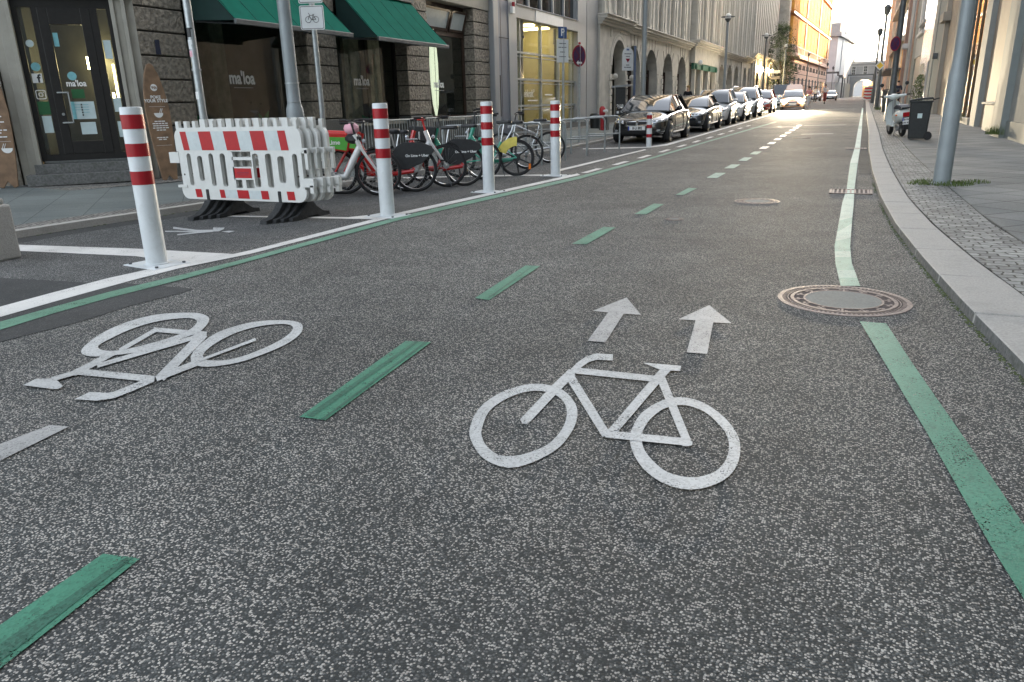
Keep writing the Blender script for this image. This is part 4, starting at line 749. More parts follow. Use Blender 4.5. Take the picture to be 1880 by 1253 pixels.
m = MB(); cornice(m, 33.9, 38.6, 5.0, FX + .12, .45); cornice(m, 38.8, 54.5, 4.97, FX, .42); cornice(m, 54.6, 64.6, 5.2, FX + .35, .45); cornice(m, 64.9, 80.0, 5.17, FX, .42); cornice(m, 80.2, 87.3, 5.32, FX + .1, .45); cornice(m, 87.4, 112, 5.95, FX + .35, .4); wpart(m, 'cornice', 'sandstone_light', bC, bevel=.02, seg=1)
m = MB()
for a, b, x, z, zt in ((33.9, 38.45, FX + .02, 4.58, 19), (38.45, 54.8, FX - .1, 4.5, 19), (54.8, 64.4, FX + .2, 4.7, 19), (64.4, 87.2, FX - .1, 4.7, 19)):
    m.box((x - .6, a, z), (x - .35, b, zt), 1)
    m.box((x - .6, a, zt - 1), (x + .9, b, zt + .3), 0)
wpart(m, 'upper_wall', ['sandstone', 'sandstone_dark'], bC)
k = 0; y = 34.15
while y < 86.6:                                         # fluted pilasters with deep-set windows between them
    x = FX + (.12 if y < 38.3 else (.25 if 54.8 < y < 64.2 else -.05)); zb = 4.98 if y < 54 else 5.2
    m = MB(); m.box((x - .45, y, zb), (x, y + 1.9, 18)); m.box((x, y + .02, zb), (x + .12, y + .2, 18), 1); m.box((x, y + 1.70, zb), (x + .12, y + 1.88, 18), 1); m.box((x, y + .80, zb), (x + .07, y + 1.1, 18), 1); m.box((x - .05, y - .04, zb - .02), (x + .03, y + 1.94, zb + .3), 0)
    wpart(m, 'pilaster', ['sandstone', 'sandstone_light'], bC)
    m = MB(); m.box((x - .42, y + 1.92, zb + .4), (x - .38, y + 2.98, 17.5)); wn = wpart(m, 'window', 'dark_glass', bC)
    m = MB(); m.box((x - .38, y + 2.4, zb + .4), (x - .25, y + 2.5, 17.5), 1); 
    for zz in (8, 11.5, 15): m.box((x - .38, y + 1.88, zz), (x - .2, y + 3.02, zz + .9))
    sub(m, 'frame', ['sandstone_dark', 'sandstone_light'], wn)
    if 38 < y < 70:
        m = MB(); m.box((x, y + .3, zb + .55), (x + .12, y + .35, zb + .63)); m.tube([(x + .1, y + .27, zb + .35), (x + .1, y + .27, zb + .6)], .03, 6); wpart(m, 'floodlight', 'pole_dark', bC)
    y += 3.0; k += 1
for i, (a, b, top) in enumerate(o0 + o1 + o2 + o3):     # window behind every arch
    m = MB(); m.box((FX - .62, a - .1, .2), (FX - .56, b + .1, top + .05), 0 if i else 1); w_ = wpart(m, 'window', ['dark_glass', 'sandstone_dark'], bC)
    if i:
        m = MB(); c = (a + b) / 2; m.box((FX - .57, c - .05, .3), (FX - .5, c + .05, top)); m.box((FX - .57, a, 2.65), (FX - .51, b, 2.78)); m.box((FX - .57, a, .2), (FX - .46, a + .1, 3)); m.box((FX - .57, b - .1, .2), (FX - .46, b, 3)); sub(m, 'frame', 'brown_frame', w_)
        if i in (2, 3, 4): m = MB(); m.box((FX - .54, a + .15, .6), (FX - .5, c - .1, 2.5)); sub(m, 'banner', 'banner_blue', w_)
m = MB(); m.box((FX - .6, 54.8, .25), (FX - .5, 64.4, 3.8), 1)   # entrance with columns
for y in (55.4, 57.6, 58.2, 60.6, 61.2, 63.9): m.box((FX + .02, y, .25), (FX + .28, y + .28, 3.5), 0)
wpart(m, 'entrance', ['sandstone_light', 'room_dark'], bC); m = MB(); m.box((FX + .1, 54.9, 3.35), (FX + .3, 64.3, 3.75)); 
for y in (55.2, 57.5, 60.5, 63.6): m.ball((FX + .34, y + .2, 3.5), (.1, .16, .2), 8)
wpart(m, 'bronze_beam', 'copper_green', bC); m = MB(); m.ball((FX + .7, 55.0, 3.75), .17, 12); wpart(m, 'globe_lamp', 'letter_white', bC, smooth=True)
for y in (35.5, 38.4): m = MB(); m.tube([(FX + .1, y, 2.35), (FX + .35, y, 2.3)], .03, 6); m.ball((FX + .38, y, 2.42), .13, 12); wpart(m, 'wall_lamp', 'sandstone_light', bC, smooth=True)
m = MB(); m.box((FX - 8, 33.9, .1), (FX - .7, 87.2, 18.5)); wpart(m, 'core', 'sandstone_dark', bC)
bD = thing('stone_building', 'far projecting sandstone block with three lit wall lamps beside the tree', 'building', (FX, 100, .5))
m = MB(); m.box((FX - 8, 87.3, .3), (FX + .3, 112, 5.6)); m.box((FX - 8, 87.3, 5.6), (FX - .3, 112, 19))
for y in (88.2, 94, 100, 106): m.box((FX + .3, y, .4), (FX + .45, y + 1.2, 5.5))
wpart(m, 'wall', 'sandstone', bD)
y = 87.6
while y < 111: m = MB(); m.box((FX - .3, y, 5.9), (FX + .25, y + .8, 18.5)); wpart(m, 'pilaster', 'sandstone_light', bD); m = MB(); m.box((FX - .31, y + .9, 6.4), (FX - .27, y + 1.7, 18)); wpart(m, 'window', 'dark_glass', bD); y += 1.9
for y in (90, 102): m = MB(); m.box((FX + .28, y, .6), (FX + .32, y + 2.6, 4)); wpart(m, 'window', 'dark_glass', bD)
for y, z in ((89.2, 4.42), (93.5, 4.42), (98.5, 4.5), (104, 4.55)):
    m = MB(); m.ball((FX + .62, y, z), (.17, .2, .26), 12); wpart(m, 'wall_lamp', 'sconce_lit', bD)

# ------------------------------------------------------------------ far end of the street
bF = thing('gilded_building', 'tall building beyond the tree, glowing golden above a brown ground floor', 'building', (-9.17, 115, .6), rz=-math.atan2(2.77, 55))
LF = 57.5                                                # local: +Y along the street, +X towards the street
m = MB(); m.box((-12, 0, -1), (0, LF, 6.3), 1); m.box((-12, 0, 6.3), (-.35, LF, 27), 0)
for z in (.9, 1.7, 2.5, 3.3, 4.1, 4.9): m.box((-.02, 0, z), (.02, LF, z + .09), 2)
for z, d in ((6.2, .5), (6.5, .35), (11.6, .3), (17.2, .3)): m.box((-.4, -.3, z), (d, LF + .2, z + .32), 1 if z < 7 else 0)
m.box((-12, -1.4, -1), (-.2, -.0, 24), 3); m.build('wall', ['amber_wall', 'pink_stone', 'joint', 'sandstone'], bF)
for z in (6.9, 12.2, 17.8):
    for k in range(12):
        y = .5 + k * 4.75
        if k % 4 == 3: m = MB(); m.box((-.35, y, z), (.28, y + 1.2, z + 4.6)); m.build('pier', 'pink_stone', bF)
        m = MB()
        for j in range(5): m.box((-.35, y + j * .9, z), (.16, y + j * .9 + .36, z + 4.5))
        m.build('fin', 'golden_stone', bF)
m = MB(); m.box((-.35, .2, 7.66), (.32, 57.3, 7.78)); m.box((-.35, .2, 6.78), (.32, 57.3, 6.85))
for k in range(34): m.box((-.35, .4 + k * 1.65, 6.8), (.3, 1.0 + k * 1.65, 7.7))
m.build('balustrade', 'pink_stone', bF)
for k in range(11):
    y = 2 + k * 5
    m = MB(); m.box((-.05, y, 1.4), (.03, y + 1.8, 3.6)); m.build('window', 'dark_glass', bF)
    for j in range(3): m = MB(); m.box((-.05, y + j * 1.2, 4.8), (.05, y + j * 1.2 + .5, 5.5)); m.build('vent', 'joint', bF)
m = MB(); m.prism([(0, 0), (1.4, 0), (1.2, .5), (.2, .5)], 24, 25.5, 'y', 0); m.build('bay_cornice', 'golden_stone', bF)
bG = thing('white_hall', 'plain white windowless hall with heavy cornices beyond the golden building', 'building', (-5.3, 195, 1.2))
m = MB(); pts_ = [(-5.3, 195), (-4.5, 203), (-4.35, 203), (-2.35, 228), (-12, 230), (-12, 195)]
m.prism(pts_, 1, 14.9); m.prism([(-5.0, 194.7), (-2.1, 228), (-12, 230), (-12, 194.7)], .9, 4.6, mi=1); wpart(m, 'wall', ['plaster_white', 'plaster_grey'], bG)
m = MB(); m.prism([(-4.7, 194.2), (-1.5, 228.6), (-12, 231), (-12, 194.2)], 14.4, 15.3); m.prism([(-5.0, 194.5), (-4.6, 203), (-12, 204), (-12, 194.5)], 15.3, 17.2); m.prism([(-3.9, 208), (-2.5, 226), (-12, 226), (-12, 208)], 15.3, 16.2); wpart(m, 'cornice', 'plaster_grey', bG)
for x in (-9.5,): m = MB(); m.box((x, 194.6, 17.2), (x + .4, 195.1, 18)); wpart(m, 'finial', 'plaster_grey', bG)
bH = thing('gate_building', 'pale grey gate building spanning the end of the street with a wide arch', 'building', (1.5, 230, 1.2))
m = MB(); c, r0 = 1.3, 2.45; top = 5.65
def gate(m, y0, y1, mi=0):
    m.box((-6, y0, 1), (c - r0, y1, 9.7), mi); m.box((c + r0, y0, 1), (12, y1, 9.7), mi); n = 16
    for i in range(n):
        a0, a1 = PI - PI * i / n, PI - PI * (i + 1) / n; e = .78; q0, q1 = (c + r0 * math.cos(a0), 3.7 + 1.95 * math.sin(a0)), (c + r0 * math.cos(a1), 3.7 + 1.95 * math.sin(a1)); m.prism([q0, q1, (q1[0], 9.7), (q0[0], 9.7)], y0, y1, 'y', mi)
gate(m, 230, 236); wpart(m, 'wall', 'plaster_grey', bH)
m = MB(); m.box((-6, 229.6, 9.6), (12, 236, 9.9)); m.box((-6, 229.8, 8.9), (12, 236, 9.05)); m.box((-6, 229.85, 6.35), (12, 236, 6.5)); wpart(m, 'cornice', 'plaster_white', bH)
m = MB(); m.box((-6, 231, 9.9), (12, 231.3, 10.2))
for k in range(40): m.box((-3.2 + k * .22, 231, 10.2), (-3.1 + k * .22, 231.12, 10.75))
m.box((-3.3, 230.9, 10.75), (6, 231.2, 10.9)); m.box((-3.6, 230.5, 9.9), (-2.8, 231.5, 11.3)); m.box((-2.0, 230.5, 10.2), (-1.6, 231, 11.4)); wpart(m, 'balustrade', 'plaster_grey', bH)
for x in (-2.0, .85, 4.1):
    m = MB(); m.box((x - .2, 229.93, 6.7), (x + 1.0, 230.0, 9.0)); w_ = wpart(m, 'window', 'plaster_white', bH); m = MB()
    for a in (0, .42):
        for z in (6.9, 7.6, 8.3): m.box((x + a, 229.9, z), (x + a + .36, 229.94, z + .6))
    sub(m, 'pane', 'dark_glass', w_)
m = MB(); m.box((-10, 300, 1), (12, 308, 6.2)); m.box((-10, 299.8, 6.2), (12, 308, 6.6)); t = thing('far_building', 'low pale building just seen through the gate arch', 'building', (1, 300, 1.3)); wpart(m, 'wall', 'plaster_white', t)
m = MB(); m.ball((2.0, 236.2, 5.0), (.5, .3, .35), 10); m.ball((2.7, 237.5, 3.0), (.35, .3, .5), 10); m.ball((3.0, 237.5, 2.2), (.3, .3, .35), 10); wpart(m, 'lit_lamp', 'sconce_lit', bH)
m = MB(); m.box((1.1, 236.5, 1), (3.9, 237, 5.6)); t = thing('doorway', 'orange-brown lit recess inside the gate arch', 'doorway', (2.4, 236.6, 1.2)); wpart(m, 'recess', 'pink_stone', t)
t = thing('gantry', 'black steel gantry framing the gate arch', 'gantry', (1.0, 222, 1.2)); m = MB(); m.box((-2.95, 222, 1), (-2.65, 222.3, 6.7)); m.box((3.1, 222, 5), (3.4, 222.3, 6.7)); m.box((-2.95, 222, 6.45), (3.4, 222.3, 6.75)); wpart(m, 'frame', 'pole_dark', t)
t = thing('gantry', 'black steel gantry in front of the white hall, left of the gate', 'gantry', (-5, 190, 1.2)); m = MB(); m.box((-7.5, 190, 6.3), (-4.3, 190.3, 6.7)); m.box((-4.6, 190, 5.8), (-4.3, 190.3, 6.6)); m.box((-4.3, 190, 5.6), (-3.5, 203, 5.95)); m.box((-3.75, 202, 1), (-3.45, 202.3, 5.9)); m.box((-3.3, 206, 1), (-3.1, 206.2, 5.7)); wpart(m, 'frame', 'pole_dark', t)
bL = thing('shade_block', 'low unseen block added to shade the foot of the golden building', 'building', (19, 178, 1)); m = MB(); m.box((14, 143, 0), (24, 214, 16.5)); wpart(m, 'wall', 'plaster_grey', bL)  # added out of view to keep the golden building's lower floor in shade
bK = thing('shade_block', 'tall unseen block added to cast shade on the golden building', 'building', (26, 225, 1)); m = MB(); m.box((12.5, 215, 0), (44, 240, 23)); wpart(m, 'wall', 'plaster_grey', bK)  # second unseen block, added for the shadow it throws up the street

# ------------------------------------------------------------------ right-hand side of the street
def facade(name, label, y0, y1, top, parts, base='pale_concrete', x=3.8, zb=0):
    t = thing(name, label, 'building', (x, (y0 + y1) / 2, .2)); m = MB(); m.box((x + .5, y0, zb), (x + 12, y1, top)); wpart(m, 'core', base, t)
    for nm, mat, a, b, z0, z1, dx0, dx1 in parts:
        m = MB(); m.box((x + dx0, a, z0), (x + dx1, b, z1)); wpart(m, nm, mat, t, bevel=.012 if b - a < 6 else 0)
    return t
facade('concrete_building', 'pale concrete building filling the right edge of the photo', -30, 24.0, 20, [('wall', 'pale_concrete', -30, 24.0, 0, 20, -.08, .55), ('plinth', 'green_concrete', -30, 24.0, 0, .55, -.12, -.06)])
facade('beige_building', 'building with grey-green piers, beige panels and a tall dark glazed slot on the right', 24.0, 37.6, 20,
  [('pier', 'green_concrete', 24.0, 25.5, 0, 20, -.25, .5), ('pier', 'pale_concrete', 25.5, 25.75, 0, 20, -.12, .5), ('panel', 'beige_panel', 25.75, 30.6, 0, 20, .12, .5), ('base_block', 'green_concrete', 26.3, 28.7, 0, .92, -.06, .2), ('ledge', 'pale_concrete', 26.0, 28.9, .93, 1.0, -.14, .2), ('pier', 'pale_concrete', 30.6, 31.9, 0, 20, -.05, .5), ('glazing', 'dark_glass', 31.9, 35.9, .35, 19, .03, .3), ('fin', 'brass', 33.05, 33.12, .3, 19, -.02, .05), ('fin', 'brass', 34.5, 34.57, .3, 19, -.02, .05), ('fin', 'brass', 31.95, 32.0, .3, 19, -.02, .05), ('base_block', 'beige_trim', 32.0, 35.9, 0, .42, -.1, .2), ('pier', 'green_concrete', 35.9, 37.6, 0, 20, -.05, .5)])
facade('cream_building', 'cream stone building with a moulded pier behind the big lamp post', 37.6, 51, 20,
  [('pier', 'cream_wall', 37.6, 40.2, 0, 20, -.15, .5), ('window', 'dark_glass', 40.4, 41.8, 1, 18, .2, .3), ('panel', 'beige_panel', 41.9, 46.4, 0, 20, .0, .5), ('capital', 'cream_wall', 44.6, 46.5, 4.7, 5.1, -.35, .1), ('pier', 'cream_wall', 45.0, 45.5, 0, 20, -.2, .5), ('pier', 'green_concrete', 46.5, 51, 0, 20, -.05, .5), ('wall_lamp', 'pole_dark', 48.5, 48.8, 3.1, 3.4, -.3, -.05)])
facade('white_building', 'glossy white clad building catching the bright sky on the right', 51, 68, 20,
  [('pier', 'pale_concrete', 51, 52.8, 0, 20, -.1, .5), ('cladding', 'white_panel', 52.8, 60.5, 3.2, 20, -.12, .5), ('cladding', 'white_panel', 54, 56.5, 0, 3.2, -.12, .5), ('wall', 'pale_concrete', 56.5, 60.5, 0, 3.2, -.08, .5), ('door', 'blue_cladding', 61, 67.4, .4, 3.9, -.04, .5), ('lintel', 'plaster_grey', 60.5, 68, 3.9, 5.2, -.1, .5), ('window', 'dark_glass', 61.5, 66.5, 5.6, 18, .05, .3), ('sill', 'plaster_white', 61.2, 66.8, 5.3, 5.5, -.25, .3), ('wall', 'plaster_white', 66.6, 68, 5.2, 20, -.08, .5), ('balustrade', 'plaster_grey', 61.5, 66.5, 6.0, 6.2, -.2, .1)])
facade('pink_building', 'building with narrow grey and reddish piers further up on the right', 68, 86, 20,
  [('pier', 'green_concrete', 68, 71.5, 0, 20, -.1, .5), ('pier', 'pink_stone', 71.5, 72.5, 0, 20, -.2, .5), ('window', 'dark_glass', 72.8, 76, .6, 18, .15, .3), ('pier', 'plaster_grey', 76.2, 79.5, 0, 20, -.15, .5), ('console', 'plaster_white', 78, 80, 5.2, 5.6, -.6, .2), ('pier', 'sandstone', 79.5, 82, 0, 20, -.05, .5), ('window', 'dark_glass', 82.2, 84, 1, 18, .2, .3), ('pier', 'pink_stone', 84.2, 86, 0, 20, -.2, .5)])
tt = facade('sandstone_building', 'cream sandstone house with cornices, balconies and a black canopy at the far right', 86, 142, 22,
  [('wall', 'sandstone_light', 86, 142, 0, 22, -.02, .5), ('cornice', 'sandstone_light', 86, 120, 6.3, 6.8, -.5, .1), ('cornice', 'sandstone_light', 88, 118, 10.6, 11.0, -.6, .1), ('cornice', 'sandstone_light', 104, 120, 14.4, 14.9, -.9, .1), ('pilaster', 'golden_stone', 88, 89.5, 1, 6.2, -.12, .1), ('pilaster', 'golden_stone', 97, 98.5, 1, 6.2, -.12, .1), ('pilaster', 'sandstone_light', 120, 124, 0, 21, -.35, .2), ('pilaster', 'sandstone_light', 137, 142, 0, 19, -.3, .2), ('capital', 'sandstone', 136.6, 142.3, 16.5, 18.3, -.6, .2), ('canopy', 'pole_dark', 88, 116, 3.75, 3.9, -1.5, .1)])
for k in range(9):
    for z in (1.2, 7.2, 11.5, 15.5): m = MB(); m.box((3.76, 90 + 3.3 * k, z), (3.79, 91.6 + 3.3 * k, z + 2.5)); wpart(m, 'window', 'dark_glass', tt)

# ------------------------------------------------------------------ striped posts
t0 = None
def striped_post(x, y, label, rz):
    t = thing('striped_post', label, 'bollard', (x, y, 0), rz, 'tall red and white posts along the white line'); h, r = 1.31, .088
    m = MB(); m.lathe([(r, .01), (r, h - .012), (r - .004, h - .003), (r - .014, h)], n=40); m.lathe([(r + .012, .008), (r + .012, .018), (r, .024)], n=40, cap=False); m.build('post', 'white_powder', t, smooth=True)
    for a, b in ((.046, .132), (.220, .300), (.390, .474)): m = MB(); m.lathe([(r + .0015, h * (1 - b)), (r + .0015, h * (1 - a))], n=40, cap=False); m.build('red_band', 'red_film', t, smooth=True)
    m = MB(); m.box((-.23, -.17, 0), (.23, .17, .010)); m.build('base_plate', 'white_powder', t, bevel=.002)
    for a, b in ((-.19, -.13), (.19, -.13), (-.19, .13), (.19, .13)): m = MB(); m.tube([(a, b, .01), (a, b, .024)], .014, 6); m.build('bolt', 'pole_dark', t)
    return t
for (px_, py_), lb in (((289, 486), 'tall red and white striped post nearest to the camera, in front of the restaurant door'), ((712, 397), 'tall striped post between the stacked barriers and the red bicycles'), ((898, 353), 'tall striped post in front of the green rental bicycle'), ((1020, 323), 'tall striped post in front of the bicycle hoops, farthest of the four')):
    x, y = P(px_, py_); striped_post(x, y, lb, rad(-8))
x, y = P(1191, 270); t = thing('striped_post', 'short striped post with a rounded cap in front of the black parked car', 'bollard', (x, y, gz(y))); m = MB(); h, r = .93, .075; m.lathe([(r, 0), (r, h - .05), (r * .85, h - .018), (r * .5, h)], n=28); m.build('post', 'white_powder', t, smooth=True)
for a, b in ((.07, .18), (.35, .45), (.62, .72)): m = MB(); m.lathe([(r + .0015, h * (1 - b)), (r + .0015, h * (1 - a))], n=28, cap=False); m.build('red_band', 'red_film', t, smooth=True)
x, y = -7.10, 4.22; t = thing('stone_pillar', 'rough granite pillar cut off by the left edge of the photo', 'pillar', (x, y, 0)); m = MB(); m.prism([(-.16, -.16), (.13, -.16), (.13, .16), (-.16, .16)], 0, .5); m.prism([(-.13, -.13), (.10, -.13), (.10, .13), (-.13, .13)], .5, .56); m.build('block', 'granite', t, bevel=.02)

# ------------------------------------------------------------------ stacked barriers
def make_barrier(label):
    t = thing('plastic_barrier', label, 'barrier', (-7.68, 7.02, 0), 0, 'white plastic barriers stacked together')
    W_, zb, zt = 1.95, .22, 1.08; D = .024; m = MB()
    def fr(a, b, z0, z1, d=D): m.box((a, -d, z0), (b, d, z1))
    # top panel and bottom beam with rounded ends
    R = .12; m.prism([(0, .80)] + [(.0, zt - R)] + arc((R, zt - R), R, PI, PI / 2, 6)[1:] + arc((W_ - R, zt - R), R, PI / 2, 0, 6) + [(W_, .80)], -D, D, 'y')
    m.prism([(0, .37)] + arc((.10, zb + .1), .1, PI, 1.5 * PI, 6) + arc((W_ - .12, zb + .12), .12, 1.5 * PI, 2 * PI, 6) + [(W_, .37)], -D, D, 'y')
    hs = [(.14, .235, .37, .79), (.31, .42, .43, .76), (.50, .60, .37, .79), (.68, .79, .37, .79), (1.20, 1.31, .37, .79), (1.38, 1.50, .37, .79), (1.56, 1.69, .43, .76), (1.78, 1.88, .37, .79)]
    x = .03
    hs = [(a + .014, b - .014, z0 + .012, z1 - .012) if a not in (1.20,) else (a, b - .02, z0 + .012, z1 - .012) for a, b, z0, z1 in hs]
    for a, b, z0, z1 in hs:
        for sx, xx in ((1, a), (-1, b)):
            for sz, zz in ((1, z0), (-1, z1)): m.prism([(xx, zz), (xx + sx * .032, zz), (xx + sx * .010, zz + sz * .010), (xx, zz + sz * .032)], -D + .0005, D - .0005, 'y')
        if a == 1.20: 
            fr(x, .88, .37, .80); fr(.88, 1.18, .70, .735); fr(.88, 1.18, .47, .62); fr(1.18, 1.20, .37, .80); fr(1.0, 1.06, .37, .47); fr(.88, .90, .37, .79); x = 1.2
        fr(x - .0001, a, .37, .80)
        fr(a, b, .37, z0); fr(a, b, z1, .80)
        x = b
    fr(x, W_ - .02, .37, .80)
    for k in range(14):
        xx = .07 + k * .139; w = .042 if k % 3 == 0 and k else .026; m.box((xx - w, -.022, zt - .02), (xx + w, .022, zt + (.095 if w > .04 else .075)))
    m.box((-.13, -.03, .66), (.03, .03, .79)); m.box((-.05, -.035, .36), (.1, .035, .39)); m.box((W_ - .04, -.03, .40), (W_ + .12, .03, .50)); m.box((W_ + .06, -.03, .33), (W_ + .11, .03, .42)); m.box((W_ + .02, -.02, .60), (W_ + .06, .02, .82)); m.box((W_ - .02, -.02, .78), (W_ + .07, .02, .84))
    m.build('panel', 'plastic_white', t, bevel=.009, seg=2)
    def sheet(pieces, z0, z1, nm, sl):
        for i, (a, b, red) in enumerate(pieces):
            q = MB(); q.prism([(a + sl, z0), (b + sl, z0), (b, z1), (a, z1)], -D - .003, -D - .0005, 'y'); q.build(nm, 'film_red' if red else 'film_white', t)
    sheet([(.10, .20, 1), (.20, .40, 0), (.40, .60, 1), (.60, .80, 0), (.80, 1.01, 1), (1.01, 1.21, 0), (1.21, 1.42, 1), (1.42, 1.62, 0), (1.62, 1.73, 1)], .815, 1.035, 'reflective_sheet', .03)
    sheet([(.22, .32, 1), (.62, .70, 1), (.70, .90, 0), (.90, 1.08, 1), (1.08, 1.27, 0), (1.27, 1.38, 1), (1.66, 1.77, 1)], .245, .345, 'reflective_sheet', .01)
    q = MB(); q.box((.90, -D - .003, .49), (1.16, -D - .0005, .605)); o = q.build('name_plate', 'film_red', t); q = MB(); q.box((.94, -D - .0045, .545), (1.12, -D - .003, .562)); q.box((.96, -D - .0045, .525), (1.10, -D - .003, .533)); q.build('print', 'sign_red', t)
    for xx in (.08, 1.86): q = MB(); q.tube([(xx, -D - .002, .52), (xx, -D + .01, .52)], .012, 10); q.build('rivet', 'iron_dark', t)
    for xx in (.42, 1.55):
        q = MB(); q.box((xx - .022, -.034, .15), (xx + .022, -.018, .345))
        q.prism([(-.36, 0), (-.35, .045), (-.24, .06), (-.12, .13), (-.045, .21), (.045, .21), (.12, .13), (.24, .06), (.35, .045), (.36, 0), (.16, 0), (.1, .025), (-.1, .025), (-.16, 0)], xx - .05, xx + .05, 'x'); q.build('rubber_foot', 'recycled_black', t, bevel=.006)
    return t
b0 = make_barrier('white plastic barrier with red stripes and black feet, front one of the stack')
for k, lb in ((1, 'white plastic barrier second from the front of the stack'), (2, 'white plastic barrier third from the front of the stack'), (3, 'white plastic barrier at the back of the stack, beside the green basket')):
    dup(b0, (-7.68 + .052 * k, 7.02 + .088 * k, 0), rad(random.uniform(-.6, .6)), lb)

# ------------------------------------------------------------------ bicycle hoops
def hoop(x, y, label, L_=.95, an=math.atan2(-.66, -.74), h=.88, bar=.42):
    t = thing('bicycle_hoop', label, 'bike rack', (x, y, gz(y)), an, 'galvanised hoops for locking bicycles'); r = .12; pts = [(0, 0, 0), (0, 0, h - r)] + [(r - r * math.cos(a * PI / 12), 0, h - r + r * math.sin(a * PI / 12)) for a in range(1, 7)]
    pts += [(L_ - r + r * math.sin(a * PI / 12), 0, h - r + r * math.cos(a * PI / 12)) for a in range(0, 7)] + [(L_, 0, 0)]
    m = MB(); m.tube(pts, .0215, 10); m.build('bent_tube', 'galv', t, smooth=True); m = MB(); m.tube([(.01, 0, bar), (L_ - .01, 0, bar)], .017, 8); m.build('cross_bar', 'galv', t, smooth=True); return t
for (a, b), lb in (((995, 304), 'galvanised bicycle hoop nearest the camera, right behind the last tall striped post'), ((1038, 296), 'galvanised bicycle hoop second in the row, right of the last tall post'), ((1077, 287), 'galvanised bicycle hoop third in the row, left of two more hoops'), ((1110, 280), 'galvanised bicycle hoop fourth in the row'), ((1137, 274), 'galvanised bicycle hoop last in the row, in front of the black car')):
    x, y = P(a, b); hoop(x, y, lb)
x, y = -6.9, 14.3; hoop(x, y, 'galvanised hoop half hidden behind the green rental bicycle')

